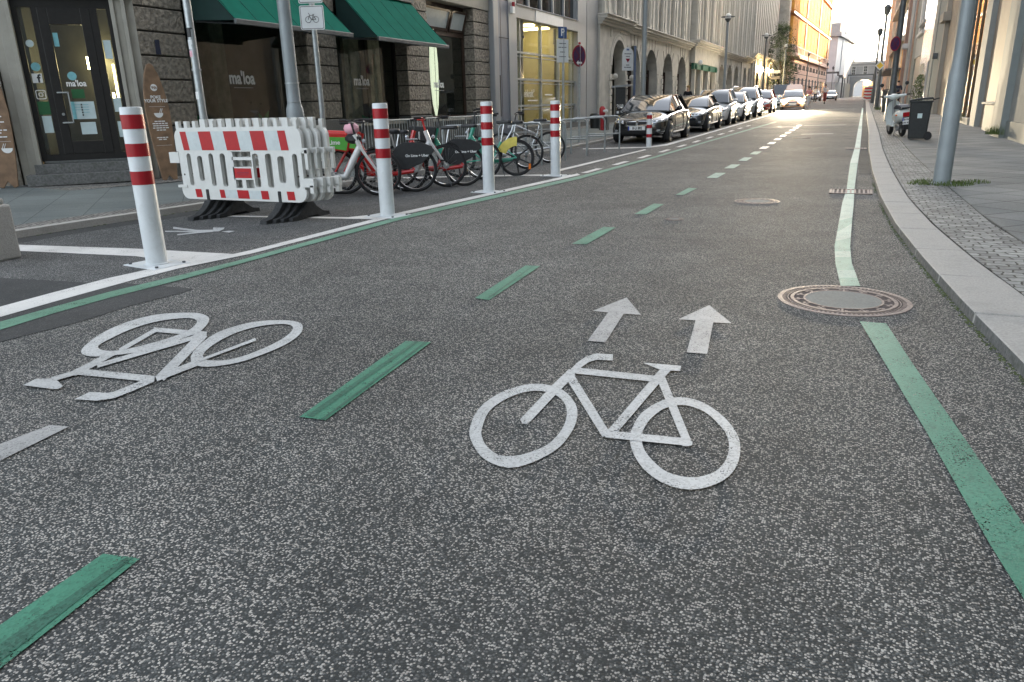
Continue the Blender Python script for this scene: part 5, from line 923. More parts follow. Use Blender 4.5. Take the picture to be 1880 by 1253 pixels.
# ------------------------------------------------------------------ bicycles
def bicycle(label, front, rear, frame='silver', R=.34, wheelcol='steel', forkcol=None, basket=None, rearcover=None, fender='black_plastic', lean=4, group='rental and private bicycles parked behind the striped posts', step=True, mag=False, sad=.94, hb=1.06, bars='black_plastic', yellow=False, lug=False, spokes=True):
    f, r = Vector((front[0], front[1], 0)), Vector((rear[0], rear[1], 0)); d = (f - r).normalized(); Lw = 1.08
    t = thing('bicycle', label, 'bicycle', tuple(r), 0, group); t.rotation_euler = Euler((rad(lean), 0, math.atan2(d.y, d.x)), 'XYZ')
    fk = forkcol or frame
    def wheel(cx, nm='wheel'):
        m = MB(); m.torus((cx, 0, R), R - .025, .026, 'y', 40, 8); w = m.build(nm, 'rubber', t, smooth=True)
        m = MB()
        if mag:
            m.torus((cx, 0, R), R - .045, .016, 'y', 36, 6)
            for k in range(6): a = 2 * PI * k / 6 + .3; m.tube([(cx + .03 * math.cos(a), 0, R + .03 * math.sin(a)), (cx + (R - .045) * math.cos(a + .12), 0, R + (R - .045) * math.sin(a + .12))], [.018, .012], 5)
            m.lathe([(.07, -.04), (.07, .04)], (cx, 0, R), 'y', 16); m.build('rim', 'black_plastic', w, smooth=True)
        else:
            m.torus((cx, 0, R), R - .043, .010, 'y', 40, 6, sq=1.2); m.build('rim', wheelcol, w, smooth=True)
            m = MB()
            for k in range(28): a = 2 * PI * k / 28; s_ = .018 * (1 if k % 2 else -1); m.tube([(cx + .02 * math.cos(a + .9 * (1 if k % 4 < 2 else -1)), s_, R + .02 * math.sin(a + .9 * (1 if k % 4 < 2 else -1))), (cx + (R - .05) * math.cos(a), 0, R + (R - .05) * math.sin(a))], .0013, 3, cap=False)
            m.build('spokes', 'steel', w)
            m = MB(); m.lathe([(.028, -.045), (.028, .045)], (cx, 0, R), 'y', 14); m.lathe([(.05, -.012), (.05, .012)], (cx, 0, R), 'y', 16); m.build('hub', 'steel', w)
        return w
    wheel(0); wheel(Lw)
    bb = Vector((.44, 0, .29)); st = Vector((.28, 0, .62)); hd0 = Vector((Lw - .25, 0, .72)); hd1 = Vector((Lw - .30, 0, .88)); fr = frame
    m = MB()
    if step: m.tube([hd0, Vector((Lw - .36, 0, .52)), Vector((.60, 0, .30)), bb], [.046, .052, .050, .048], 10)
    else: m.tube([hd0, bb], .024, 8); m.tube([hd1 - Vector((0, 0, .05)), st], .020, 8)
    m.tube([bb, st], .030, 8); m.tube([hd0 - Vector((-.015, 0, .03)), hd1 + Vector((-.006, 0, .02))], .036, 8)
    for s_ in (-1, 1): m.tube([bb, Vector((.0, s_ * .06, R))], .013, 6); m.tube([st + Vector((.02, 0, -.05)), Vector((.0, s_ * .06, R))], .011, 6)
    m.build('frame', fr, t, smooth=True)
    m = MB()
    for s_ in (-1, 1): m.tube([hd0 + Vector((.02, s_ * .045, -.02)), Vector((Lw, s_ * .055, R))], [.024, .017], 6)
    m.tube([hd0 + Vector((.02, -.055, -.02)), hd0 + Vector((.02, .055, -.02))], .018, 6); m.build('fork', fk, t, smooth=True)
    m = MB(); hx = Lw - .34; m.tube([hd1, Vector((hx, 0, hb))], .016, 6)
    m.tube([(hx - .14, -.30, hb + .02), (hx - .02, -.22, hb + .02), (hx + .03, -.08, hb), (hx + .03, .08, hb), (hx - .02, .22, hb + .02), (hx - .14, .30, hb + .02)], .011, 6); m.build('handlebar', bars if bars != 'black_plastic' else 'black_plastic', t, smooth=True)
    for s_ in (-1, 1): m = MB(); m.tube([(hx - .16, s_ * .305, hb + .02), (hx - .05, s_ * .25, hb + .02)], .018, 8); m.build('grip', 'rubber', t, smooth=True); 
    m = MB(); m.tube([st, Vector((.22, 0, sad - .04))], .014, 6); m.build('seat_post', 'steel', t)
    m = MB(); m.prism([(.08, .075), (.14, .09), (.22, .06), (.34, .022), (.37, 0), (.34, -.022), (.22, -.06), (.14, -.09), (.08, -.075), (.06, 0)], sad - .045, sad + .01); m.build('saddle', 'black_plastic', t, bevel=.018)
    if fender:
        for cx, a0, a1 in ((0, rad(15), rad(175)), (Lw, rad(-5), rad(130))):
            m = MB(); n = 14; A_ = [(cx - (R + .02) * math.cos(a0 + (a1 - a0) * i / n) * (1 if cx == 0 else 1), R + (R + .02) * math.sin(a0 + (a1 - a0) * i / n)) for i in range(n + 1)] if cx == 0 else [(cx - (R + .02) * math.cos(a0 + (a1 - a0) * i / n), R + (R + .02) * math.sin(a0 + (a1 - a0) * i / n)) for i in range(n + 1)]
            for p, q in zip(A_, A_[1:]): m.add([(p[0], -.028, p[1]), (q[0], -.028, q[1]), (q[0], .028, q[1]), (p[0], .028, p[1])], [(0, 1, 2, 3)]); m.add([(p[0], -.028, p[1] + .006), (q[0], -.028, q[1] + .006), (q[0], .028, q[1] + .006), (p[0], .028, p[1] + .006)], [(3, 2, 1, 0)])
            m.build('mudguard', fender, t, smooth=True, fix=False)
    m = MB(); m.torus((bb.x, -.045, bb.z), .085, .006, 'y', 24, 5); m.tube([bb + Vector((0, -.07, 0)), bb + Vector((.1, -.075, -.13))], .01, 5); m.tube([bb + Vector((0, .07, 0)), bb + Vector((-.1, .075, .13))], .01, 5); m.tube([bb + Vector((0, -.07, 0)), bb + Vector((0, .07, 0))], .02, 8); m.tube([bb + Vector((0, -.05, .085)), (0, -.05, R + .03)], .004, 4); m.tube([bb + Vector((0, -.05, -.085)), (0, -.05, R - .03)], .004, 4); m.build('crankset', 'steel', t)
    for s_, q in ((-1, Vector((.1, -.12, -.13))), (1, Vector((-.1, .12, .13)))): m = MB(); c = bb + q; m.box((c.x - .045, c.y - .045, c.z - .012), (c.x + .045, c.y + .045, c.z + .012)); m.build('pedal', 'black_plastic', t, bevel=.004)
    m = MB(); m.tube([(.30, .05, .28), (.22, .20, .01)], .008, 5); m.build('kickstand', 'pole_dark', t)
    m = MB(); m.ball((Lw - .18, 0, .80), (.035, .035, .035), 8); m.build('front_light', 'headlamp', t, smooth=True)
    if rearcover:
        for s_ in (-1, 1):
            m = MB(); a = [(.36, .50), (.33, .36), (.10, .34), (-.12, .44), (-.30, .60), (-.27, .68), (-.12, .74), (.16, .75), (.28, .68)]; m.prism(a, s_ * .05, s_ * .062, 'y'); cv = m.build('wheel_cover', 'black_plastic', t, bevel=.004)
            if s_ < 0 or True: text('On Lime + Uber', .052, 'letter_white', t, face_m((-.04, s_ * .0635, .545), ((1 if s_ < 0 else -1), 0, 0), (0, 0, 1)), bold=True)
        m = MB(); m.tube([(.35, -.05, .28), (.02, -.06, R - .02)], [.036, .028], 8); m.ball((0, -.07, R - .02), (.035, .02, .035), 8); m.tube([(.35, .05, .28), (.02, .06, R - .02)], [.036, .028], 8); m.build('chain_case', 'red_paint', t, smooth=True)
        m = MB(); m.box((-.06, -.05, .78), (.12, .05, .8)); m.box((-.1, -.03, .78), (-.08, .03, .90)); m.build('lock_box', 'steel', t, bevel=.006); m = MB(); m.box((-.335, -.02, .655), (-.325, .02, .69)); m.build('tail_light', 'tail_red', t)
    if basket:
        bx = Lw - .14; m = MB(); q = [(bx - .1, .64), (bx + .26, .70), (bx + .32, .95), (bx - .16, .92)]
        m.prism(q, -.18, .18, 'y'); bk = m.build('basket', basket, t, bevel=.02)
        if basket == 'red_paint':
            for s_ in (-1, 1): m = MB(); m.prism([(bx - .07, .67), (bx + .23, .72), (bx + .28, .88), (bx - .12, .86)], s_ * .181, s_ * .185, 'y'); m.build('basket_panel', 'lime_green', bk); text('Lime', .09, 'letter_white', bk, face_m((bx + .1, s_ * .187, .79), ((1 if s_ < 0 else -1), 0, 0), (0, 0, 1)), bold=True)
    if lug: m = MB(); m.box((-.14, -.10, .72), (.32, .10, .735)); m.tube([(-.1, -.06, .72), (0, -.06, R)], .006, 4); m.tube([(-.1, .06, .72), (0, .06, R)], .006, 4); m.build('carrier', 'steel', t)
    if yellow:
        m = MB(); o_ = [(-(R + .04) * math.cos(rad(a)) * -1, R + (R + .04) * math.sin(rad(a))) for a in range(20, 96, 8)]; i_ = [((R - .12) * math.cos(rad(a)), R + (R - .12) * math.sin(rad(a))) for a in range(20, 96, 8)]
        o_ = [((R + .04) * math.cos(rad(a)), R + (R + .04) * math.sin(rad(a))) for a in range(20, 96, 8)]; n_ = len(o_)
        for s_ in (-1, 1):
            for i in range(n_ - 1): m.prism([o_[i], o_[i + 1], i_[i + 1], i_[i]], s_ * .04, s_ * .052, 'y')
        m.build('wheel_guard', 'yellow_vinyl', t)
        m = MB(); m.prism([(.40, .26), (.62, .26), (.70, .70), (.50, .74)], -.04, .04, 'y'); m.build('battery_case', 'teal_paint', t, bevel=.02)
        text('TIER', .1, 'letter_white', t, face_m((.57, -.042, .5), (0.1, 0, 1), (-1, 0, .1)), bold=True)
        m = MB(); m.tube([(.42, -.05, .27), (0, -.06, R - .03)], [.035, .022], 8); m.build('chain_case', 'teal_paint', t, smooth=True); m = MB(); m.box((-.26, -.03, .12), (-.22, .03, .22)); m.build('reflector', 'orange_reflector', t)
    return t
def bp(front=None, rear=None, d=(1, 0), L_=1.08):
    d = Vector((d[0], d[1])).normalized() * L_
    if front: f = Vector(front); return (f.x, f.y), (f.x - d.x, f.y - d.y)
    r = Vector(rear); return (r.x + d.x, r.y + d.y), (r.x, r.y)
f_, r_ = bp(front=(-6.42, 9.52), d=(.80, .60)); tb = bicycle('white bicycle with red stripes and handlebar bag, beside the stack of barriers', f_, r_, 'white_paint', wheelcol='chrome', lean=3)
for a, b in ((.30, .42), (.66, .80)):
    pa, pb = Vector((.83 - .02, -.036, .72)), Vector((.60, -.037, .30)); m = MB(); q0, q1 = pa.lerp(pb, a), pa.lerp(pb, b); m.box((-.006, -.002, 0), (.006, .002, (q1 - q0).length), 0, Matrix.Translation(q0) @ (q1 - q0).to_track_quat('Z', 'Y').to_matrix().to_4x4()); m.build('stripe', 'red_paint', tb)
text('CALL A BIKE', .04, 'letter_black', tb, face_m((.68, -.038, .46), (.45, 0, 1), (-1, 0, .45)))
t = thing('handlebar_bag', 'pink and grey bag hanging on the handlebar of the white bicycle', 'bag', (-6.72, 9.35, .98)); m = MB(); m.ball((0, 0, 0), (.12, .1, .09), 12); m.build('bag_body', 'bag_pink', t, smooth=True); m = MB(); m.ball((.02, 0, -.14), (.14, .1, .08), 10); m.build('lower_pouch', 'black_plastic', t, smooth=True)
f_, r_ = bp(front=(-7.22, 9.55), d=(-.85, -.5)); bicycle('red rental bicycle with a green panelled front basket, next to the stack of barriers', f_, r_, 'red_paint', basket='red_paint', lean=-3, fender='black_plastic')
f_, r_ = bp(rear=(-6.12, 10.08), d=(-.88, -.48)); bicycle('red rental bicycle with black wheel cover, the left of the two', f_, r_, 'red_paint', rearcover=True, basket='red_paint', lean=4, sad=.92)
f_, r_ = bp(rear=(-5.77, 11.03), d=(-.86, -.50)); bicycle('red rental bicycle with black wheel cover, the right one, behind the third post', f_, r_, 'red_paint', rearcover=True, lean=4, sad=.95)
f_, r_ = bp(front=(-5.98, 10.82), d=(.80, .60)); bicycle('white and red bicycle whose front wheel shows between the two black wheel covers', f_, r_, 'white_paint', forkcol='white_paint', wheelcol='chrome', lean=-4, bars='red_paint')
f_, r_ = bp(rear=(-5.95, 12.1), d=(-.88, -.48)); bicycle('teal bicycle with a black front basket, left of the third striped post', f_, r_, 'teal_paint', wheelcol='chrome', basket='black_plastic', lean=3)
f_, r_ = bp(rear=(-5.60, 12.80), d=(-.92, -.38)); bicycle('green rental e-bike with yellow wheel guard and black spoked wheels', f_, r_, 'teal_paint', mag=True, yellow=True, lean=5, hb=1.16, sad=.98, R=.33)
f_, r_ = bp(rear=(-6.02, 14.3), d=(-.88, -.48)); bicycle('silver city bicycle with bright curved handlebar behind the green e-bike', f_, r_, 'steel', wheelcol='chrome', bars='chrome', lug=True)
f_, r_ = bp(rear=(-6.12, 15.85), d=(-.92, -.35)); bicycle('silver bicycle with luggage carrier locked to the hoops behind the last tall post', f_, r_, 'steel', wheelcol='chrome', lug=True, step=False)
t = thing('cable_lock', 'thin black cable lock looped over the nearest hoop', 'lock', (-6.35, 14.95, .8)); m = MB(); m.torus((-6.33, 14.95, .74), .13, .006, 'x', 24, 5); wpart(m, 'loop', 'rubber', t, smooth=True)

# ------------------------------------------------------------------ poles, signs, lamps
t = thing('sign_pole', 'thin galvanised pole with stickers behind the left end of the barriers', 'pole', (-8.35, 8.17, .08)); m = MB(); m.tube([(0, 0, 0), (-.02, .0, 4.4)], .052, 16); m.build('tube', 'galv', t, smooth=True)
for z0, z1, mt in ((2.15, 2.27, 'black_plastic'), (2.0, 2.12, 'sign_white'), (1.9, 1.98, 'bag_pink'), (1.35, 1.45, 'letter_white')): m = MB(); m.lathe([(.0535, z0), (.0535, z1)], (-.012, 0, 0), n=16, cap=False); m.f = m.f[9:15]; m.m = m.m[9:15]; m.build('sticker', mt, t, smooth=True)
m = MB(); m.lathe([(.06, 1.72), (.06, 1.75)], (-.01, 0, 0), n=16); m.tube([(.05, 0, 1.735), (.09, -.01, 1.735)], .008, 6); m.build('clamp', 'galv', t)
t = thing('lamp_post', 'thick grey lamp post rising behind the barriers and in front of the awning', 'lamp post', (-8.35, 10.12, .08)); m = MB(); m.lathe([(.142, 0), (.142, 1.12), (.135, 1.2), (.108, 1.28), (.104, 1.6), (.09, 5)], n=28); m.build('shaft', 'pole_grey', t, smooth=True); m = MB(); m.lathe([(.112, 1.58), (.112, 1.6)], n=28); m.lathe([(.107, 1.28), (.11, 1.3)], n=28); m.build('seam', 'galv', t)
t = thing('sign_pole', 'galvanised pole carrying the motorcycle and bicycle plates', 'pole', (-8.35, 10.82, .08)); m = MB(); m.tube([(0, 0, 0), (0, 0, 4.2)], .045, 14); m.build('tube', 'galv', t, smooth=True)
def plate(t, z, w, h, kind, rx=(.93, .36, 0), off_=-.06):
    MT = face_m((0, 0, z), rx, (0, 0, 1)); 
    def pr(pts, a, b, mt, nm): m = MB(); m.prism(pts, a, b, 'z', 0, MT); return m.build(nm, mt, t)
    pr(rrect(w / 2, h / 2, .03), .05, .055, 'sign_white', 'sign_plate'); o_, i_ = rrect(w / 2 - .012, h / 2 - .012, .026), rrect(w / 2 - .02, h / 2 - .02, .02); ring(o_, i_, 'letter_black', t, 'border', MT @ Matrix.Translation((0, 0, .0565)))
    m = MB(); sc = .75; V = lambda x, y: MT @ Vector((x * sc, y * sc, .058))
    if kind == 'bike':
        for cx in (-.085, .085): m.torus((0, 0, 0), .062 * sc, .0035, 'z', 20, 4); m.v[-80:] = [tuple(MT @ (Vector(v) + Vector((cx * sc, -.04 * sc, .058)))) for v in m.v[-80:]]
        for a, b in (((-.085, -.04), (-.05, .06)), ((-.05, .06), (-.075, .095)), ((-.06, .03), (0, -.045)), ((-.055, .04), (.035, .045)), ((0, -.045), (.035, .06)), ((0, -.045), (.085, -.04)), ((.085, -.04), (.035, .04)), ((.015, .065), (.06, .065))): m.tube([V(*a), V(*b)], .004, 4)
    else:
        for cx in (-.10, .10): m.torus((0, 0, 0), .05 * sc, .011, 'z', 20, 4); m.v[-80:] = [tuple(MT @ (Vector(v) + Vector((cx * sc, -.05 * sc, .058)))) for v in m.v[-80:]]
        for a, b, r in (((-.1, -.05), (-.05, .07), .007), ((-.05, .0), (.06, .01), .022), ((-.03, -.04), (.05, -.04), .02), ((.05, .02), (.13, .04), .012)): m.tube([V(*a), V(*b)], r, 5)
    m.build('pictogram', 'letter_black', t)
plate(t, 2.62, .40, .37, 'bike'); plate(t, 3.01, .40, .35, 'moto')
for z in (2.62, 3.01): m = MB(); m.lathe([(.052, z - .03), (.052, z + .03)], n=14); m.build('clamp', 'galv', t)
# big pole on the right
x, y = P(1728, 337, .062); t = thing('lamp_post', 'big grey-green lamp post standing in grass on the right pavement', 'lamp post', (x, y, .06)); m = MB(); m.lathe([(.148, 0), (.14, .012), (.112, .022), (.110, 1.38), (.106, 1.44), (.087, 1.55), (.083, 1.7), (.074, 5)], n=36); m.build('shaft', 'pole_grey', t, smooth=True)
def lamp_post(x, y, h, r, label, head='ball', mat='pole_grey', group=None, zb=.1):
    t = thing('lamp_post', label, 'lamp post', (x, y, gz(y) + zb), group=group); m = MB(); m.lathe([(r * 1.45, 0), (r * 1.4, 1.1), (r, 1.25), (r * .75, h)], n=14); m.build('shaft', mat, t, smooth=True)
    if head == 'ball':
        m = MB(); m.ball((0, 0, h + .22), (.18, .18, .21), 14); m.build('lamp_globe', 'sign_white', t, smooth=True); m = MB(); m.torus((0, 0, h + .22), .4, .018, 'z', 20, 5); m.tube([(-.4, 0, h + .22), (.4, 0, h + .22)], .02, 5); m.tube([(0, -.4, h + .22), (0, .4, h + .22)], .02, 5); m.lathe([(.05, h - .1), (.2, h + .12)], n=12); m.build('lamp_ring', 'pole_dark', t)
    elif head == 'lantern': m = MB(); m.lathe([(.06, h - .05), (.2, h + .2), (.24, h + .55), (.1, h + .7)], n=12); m.build('lantern', 'pole_dark', t, smooth=True)
    return t
G_ = 'street lamps along the left pavement'
lamp_post(-7.6, 29.7, 7.5, .10, 'bare grey lamp shaft in front of the first arches, its head out of view', None, group=G_); lamp_post(-7.6, 49.6, 5.4, .09, 'street lamp with ringed globe in front of the bronze entrance', group=G_); lamp_post(-7.6, 71, 5.6, .09, 'street lamp with ringed globe near the lit wall lamps', mat='pole_dark', group=G_)
lamp_post(-8.4, 100, 6.2, .09, 'street lamp in front of the tree, above the two street name signs', group=G_); lamp_post(-7.0, 122, 6.2, .08, 'street lamp before the brown ground floor, nearest to the tree', group=G_); lamp_post(-6.3, 140, 6.0, .08, 'street lamp at the right end of the brown ground floor', group=G_)
G_ = 'street lamps along the right pavement'
lamp_post(1.28, 35.5, 7.5, .12, 'dark thick lamp post carrying a round sign, behind the scooter', None, 'pole_dark', G_); lamp_post(1.3, 62, 6.1, .10, 'taller dark lantern post at the far right kerb', 'lantern', 'pole_dark', G_, ); lamp_post(1.3, 80, 5.8, .10, 'shorter dark lantern post further up the right kerb', 'lantern', 'pole_dark', G_); lamp_post(1.22, 57.5, 3.4, .10, 'short dark post holding the yellow diamond sign', None, 'pole_dark', G_)
lamp_post(-6.0, 168, 6, .08, 'slim street lamp before the white hall, nearer one', 'lantern', 'pole_dark', 'street lamps along the left pavement'); lamp_post(-5.2, 178, 5.6, .08, 'slim street lamp before the white hall, farther one', 'lantern', 'pole_dark', 'street lamps along the left pavement')
def rsign(name, x, y, z, r, label, mats, rx=(1, .1, 0), pole=True, arrow=None, zb=.1):
    t = thing(name, label, 'road sign', (x, y, gz(y) + zb)); 
    if pole: m = MB(); m.tube([(0, .05, 0), (0, .05, z + r * 1.05)], .035, 10); m.build('post', 'galv', t, smooth=True); m = MB(); m.lathe([(.04, z + r * 1.05), (.03, z + r * 1.05 + .06)], (0, .05, 0), n=10); m.build('cap', 'hydrant_red', t)
    MT = face_m((0, 0, z), rx, (0, 0, 1)); m = MB(); m.lathe([(r, .0), (r, .008)], n=36); m.v = [tuple(MT @ Vector(v)) for v in m.v]; m.build('border', mats[0], t); m = MB(); m.lathe([(r * .83, .009), (r * .83, .011)], n=36); m.v = [tuple(MT @ Vector(v)) for v in m.v]; m.build('disc', mats[1], t)
    m = MB()
    for a in (45, 135): m.box((-.03, -r * .84, .0115), (.03, r * .84, .0125), 0, MT @ Matrix.Rotation(rad(a), 4, 'Z'))
    m.build('cross', 'sign_cross', t)
    if arrow: m = MB(); m.prism([(-.13, 0), (-.04, .07), (-.04, .025), (.12, .025), (.12, -.025), (-.04, -.025), (-.04, -.07)], .013, .015, 'z', 0, MT @ Matrix.Translation((0, -.19, 0))); m.build('arrow', 'letter_white', t)
    return t
rsign('no_stopping_sign', -7.6, 22.1, 2.55, .30, 'round blue and red no-stopping sign with a white arrow, before the grey pillar', ('sign_red', 'sign_purple'), (.36, .93, 0), arrow=True, zb=0)
rsign('no_stopping_sign', 1.16, 34.9, 2.95, .27, 'round blue and red no-stopping sign fixed to the dark lamp post', ('sign_red', 'sign_purple'), (.62, -.78, 0), pole=False, zb=.1)
t = thing('parking_sign', 'blue P sign over a white text panel on a grey post', 'road sign', (-7.6, 20.7, .05)); MT = face_m((0, 0, 0), (.50, .87, 0), (0, 0, 1)); m = MB(); m.tube([(0, .05, 0), (0, .05, 3.2)], .038, 10); m.build('post', 'galv', t, smooth=True)
m = MB(); m.prism([(-.15, 2.92), (.15, 2.92), (.15, 3.22), (-.15, 3.22)], .0, .008, 'z', 0, MT); m.build('plate', 'sign_blue', t); text('P', .26, 'letter_white', t, MT @ Matrix.Translation((0, 3.07, .0095)), bold=True, ext=.001); m = MB(); m.prism([(-.21, 2.3), (.21, 2.3), (.21, 2.9), (-.21, 2.9)], .0, .008, 'z', 0, MT); m.build('text_panel', 'sign_white', t)
lines(t, MT, 'pole_dark', [(2.78, .24), (2.68, .30), (2.56, .18), (2.44, .24)], .0095, .022)
t = thing('info_sign', 'white round-topped board with a red triangle on a blue post, before the first arches', 'sign', (-8.0, 28.7, .08)); m = MB(); m.box((.28, -.03, 0), (.36, .05, 3.15)); m.build('post', 'blue_post', t); MT = face_m((0, 0, 0), (.55, .83, 0), (0, 0, 1)); m = MB(); m.prism([(-.27, 2.3), (.27, 2.3)] + arc((0, 2.85), .27, 0, PI, 12), .06, .07, 'z', 0, MT); m.build('board', 'sign_white', t); m = MB(); m.prism([(-.11, 2.72), (0, 2.58), (.11, 2.72)], .0705, .073, 'z', 0, MT); m.build('triangle', 'sign_red', t)
lines(t, MT, 'sign_blue', [(3.0, .14)], .071, .06); lines(t, MT, 'pole_dark', [(2.87, .34), (2.78, .2), (2.48, .16), (2.40, .34)], .071, .03)
t = thing('parking_meter', 'black parking ticket machine with a slanted solar roof', 'parking meter', (-7.75, 27.2, .1)); m = MB(); m.box((-.18, -.13, 0), (.18, .13, 1.66)); m.build('housing', 'black_plastic', t, bevel=.02); m = MB(); m.prism([(-.3, 1.66), (.36, 1.70), (.36, 1.76), (-.3, 1.72)], -.22, .22, 'y'); m.build('solar_roof', 'sign_back', t); text('218', .17, 'letter_white', t, face_m((0, -.133, 1.02), (1, 0, 0), (0, 0, 1)), bold=True)
for a, z in ((-.08, .78), (.07, .8), (.0, .62)): m = MB(); m.box((a - .04, -.134, z), (a + .04, -.131, z + .08)); m.build('button', 'sign_yellow' if z < .7 else 'sign_white', t)
t = thing('hydrant', 'red hydrant with white caps beside the first arch', 'hydrant', (-9.1, 29.3, .1)); m = MB(); m.lathe([(.07, 0), (.07, .65), (.12, .72), (.12, .95), (.06, 1.03)], n=12); m.build('body', 'hydrant_red', t, smooth=True); m = MB(); m.tube([(0, -.05, .85), (.24, -.08, .85)], .05, 8); m.build('cap', 'letter_white', t); m = MB(); m.box((-.16, .1, 0), (.16, .4, .62)); m.build('stone_block', 'stone_plinth', t)
t = thing('litter_bin', 'dark green litter bin at the corner of the grey building', 'bin', (-9.8, 30.6, .15)); m = MB(); m.lathe([(.2, 0), (.23, .6), (.23, .65), (.18, .7)], n=14); m.build('bin_body', 'bin_black', t, smooth=True)
t = thing('priority_sign', 'yellow and white diamond sign on a dark post far up the right kerb', 'road sign', (1.15, 57.2, gz(57) + .1)); MT = face_m((0, 0, 2.7), (1, 0, 0), (0, 0, 1)); q = .3; m = MB(); m.prism([(-q, 0), (0, -q), (q, 0), (0, q)], .1, .11, 'z', 0, MT); m.build('plate', 'sign_white', t); q = .21; m = MB(); m.prism([(-q, 0), (0, -q), (q, 0), (0, q)], .111, .114, 'z', 0, MT); m.build('centre', 'sign_yellow', t)
for z, lb in ((4.1, 'white street name sign, upper of the two by the tree'), (3.45, 'yellowish street name sign, lower of the two by the tree')):
    t = thing('street_name_sign', lb, 'street sign', (-8.5, 97, z)); m = MB(); m.box((-1.1, -.02, 0), (-.05, .02, .32)); m.build('plate', 'sign_white' if z > 4 else 'cream_wall', t); m = MB(); m.box((-.06, -.03, -.3), (0, .03, .6)); m.build('bracket', 'pole_dark', t)

# ------------------------------------------------------------------ cars (local: front at y=0 looking towards -Y)
def loft(m, secs, mi_f=None):
    n = len(secs[0]); o = len(m.v)
    for s in secs: m.v += [tuple(p) for p in s]
    for i in range(len(secs) - 1):
        for k in range(n): m.f.append((o + i * n + k, o + i * n + (k + 1) % n, o + (i + 1) * n + (k + 1) % n, o + (i + 1) * n + k)); m.m.append(mi_f(i, k) if mi_f else 0)
    m.f.append(tuple(o + k for k in range(n))[::-1]); m.f.append(tuple(o + (len(secs) - 1) * n + k for k in range(n))); m.m += [0, 0]
def car(label, x, y, paint='car_black', L_=4.3, W_=1.77, h=1.42, hood=.92, kind='hatch', plate_txt=None, lit=False, rz=0, rails=False, kidney=False, open_gate=False, ws=1.05, rf0=1.85, rf1=3.25, rb=4.1, group='cars parked along the left kerb', tyre=.32):
    t = thing('parked_car', label, 'car', (x, y, gz(y + 2)), rz + .008, group); w = W_ / 2; sh = hood
    st = [(0, .66, .30, .50, .58), (.07, .80, .22, .58, .67), (.30, .90, .19, .66, sh - .16), (.75, .97, .18, .72, sh - .07), (ws, .99, .18, sh - .12, sh), (1.9, 1.0, .18, sh - .04, sh + .03), (L_ * .62, 1.0, .18, sh, sh + .06), (L_ - .75, 1.0, .18, sh + .01, sh + .07), (L_ - .25, .95, .22, sh - .01, sh + .05), (L_ - .06, .86, .28, sh - .08, sh - .01), (L_, .72, .36, sh - .16, sh - .1)]
    secs = []
    for yy, k, zb, zs, zt in st:
        ww = w * k; r = [(0, zb), (ww * .86, zb), (ww * .97, zb + .07), (ww, (zb + zs) * .5), (ww * .985, zs - .06), (ww * .94, zs + .01), (ww * .80, (zs + zt) / 2 + .02), (ww * .45, zt), (0, zt + .01)]
        secs.append([(a, yy, b) for a, b in r] + [(-a, yy, b) for a, b in r[-2:0:-1]])
    m = MB(); loft(m, secs); me = m.mesh('body', [paint, 'rubber']); bo = bpy.data.objects.new('body', me); COL.objects.link(bo)
    bm = bmesh.new(); bm.from_mesh(me); bmesh.ops.recalc_face_normals(bm, faces=bm.faces); bm.to_mesh(me); bm.free()
    sd = bo.modifiers.new('s', 'SUBSURF'); sd.levels = 2; sd.render_levels = 2
    wy = (.78, L_ - .82); c_ = MB()
    for yy in wy:
        for s_ in (-1, 1): c_.lathe([(tyre + .055, s_ * (w - .26)), (tyre + .055, s_ * (w + .2))], (0, yy, tyre), 'x', 24, mi=1)
    cme = c_.mesh('cut', [paint, 'rubber']); bm = bmesh.new(); bm.from_mesh(cme); bmesh.ops.recalc_face_normals(bm, faces=bm.faces); bm.to_mesh(cme); bm.free(); co = bpy.data.objects.new('cut', cme); COL.objects.link(co)
    bl = bo.modifiers.new('b', 'BOOLEAN'); bl.object = co; bl.solver = 'EXACT'; bpy.context.view_layer.update()
    nm = bpy.data.meshes.new_from_object(bo.evaluated_get(bpy.context.evaluated_depsgraph_get())); bpy.data.objects.remove(bo); bpy.data.objects.remove(co)
    bo = bpy.data.objects.new('body', nm); COL.objects.link(bo); bo.parent = t; nm.polygons.foreach_set('use_smooth', [True] * len(nm.polygons)); md = bo.modifiers.new('e', 'EDGE_SPLIT'); md.split_angle = rad(40)
    from mathutils.bvhtree import BVHTree
    bv = BVHTree.FromPolygons([v.co.copy() for v in nm.vertices], [tuple(p.vertices) for p in nm.polygons])
    def patch(name, c, mat, par=t, nx=8, nz=4, off_=.008, rim=None):      # a panel lying on the nose of the body; c = four (x, z) corners
        vs = []; q = MB()
        for j in range(nz + 1):
            for i in range(nx + 1):
                u, v = i / nx, j / nz; a = [(c[0][k] * (1 - u) + c[1][k] * u) * (1 - v) + (c[3][k] * (1 - u) + c[2][k] * u) * v for k in (0, 1)]
                hit = bv.ray_cast(Vector((a[0], -1, a[1])), Vector((0, 1, 0))); yy_ = hit[0].y if hit[0] is not None else .5
                vs.append((a[0], min(yy_, .62) - off_, a[1]))
        fs = [(j * (nx + 1) + i, j * (nx + 1) + i + 1, (j + 1) * (nx + 1) + i + 1, (j + 1) * (nx + 1) + i) for j in range(nz) for i in range(nx)]
        q.add(vs, fs); o = q.build(name, mat, par, smooth=True)
        if rim:
            e = [i for i in range(nx + 1)] + [(j + 1) * (nx + 1) - 1 for j in range(1, nz + 1)] + [nz * (nx + 1) + i for i in range(nx - 1, -1, -1)] + [j * (nx + 1) for j in range(nz - 1, -1, -1)]
            q = MB(); q.tube([vs[i] for i in e], .009, 5); q.build(name + '_surround', rim, o)
        return o
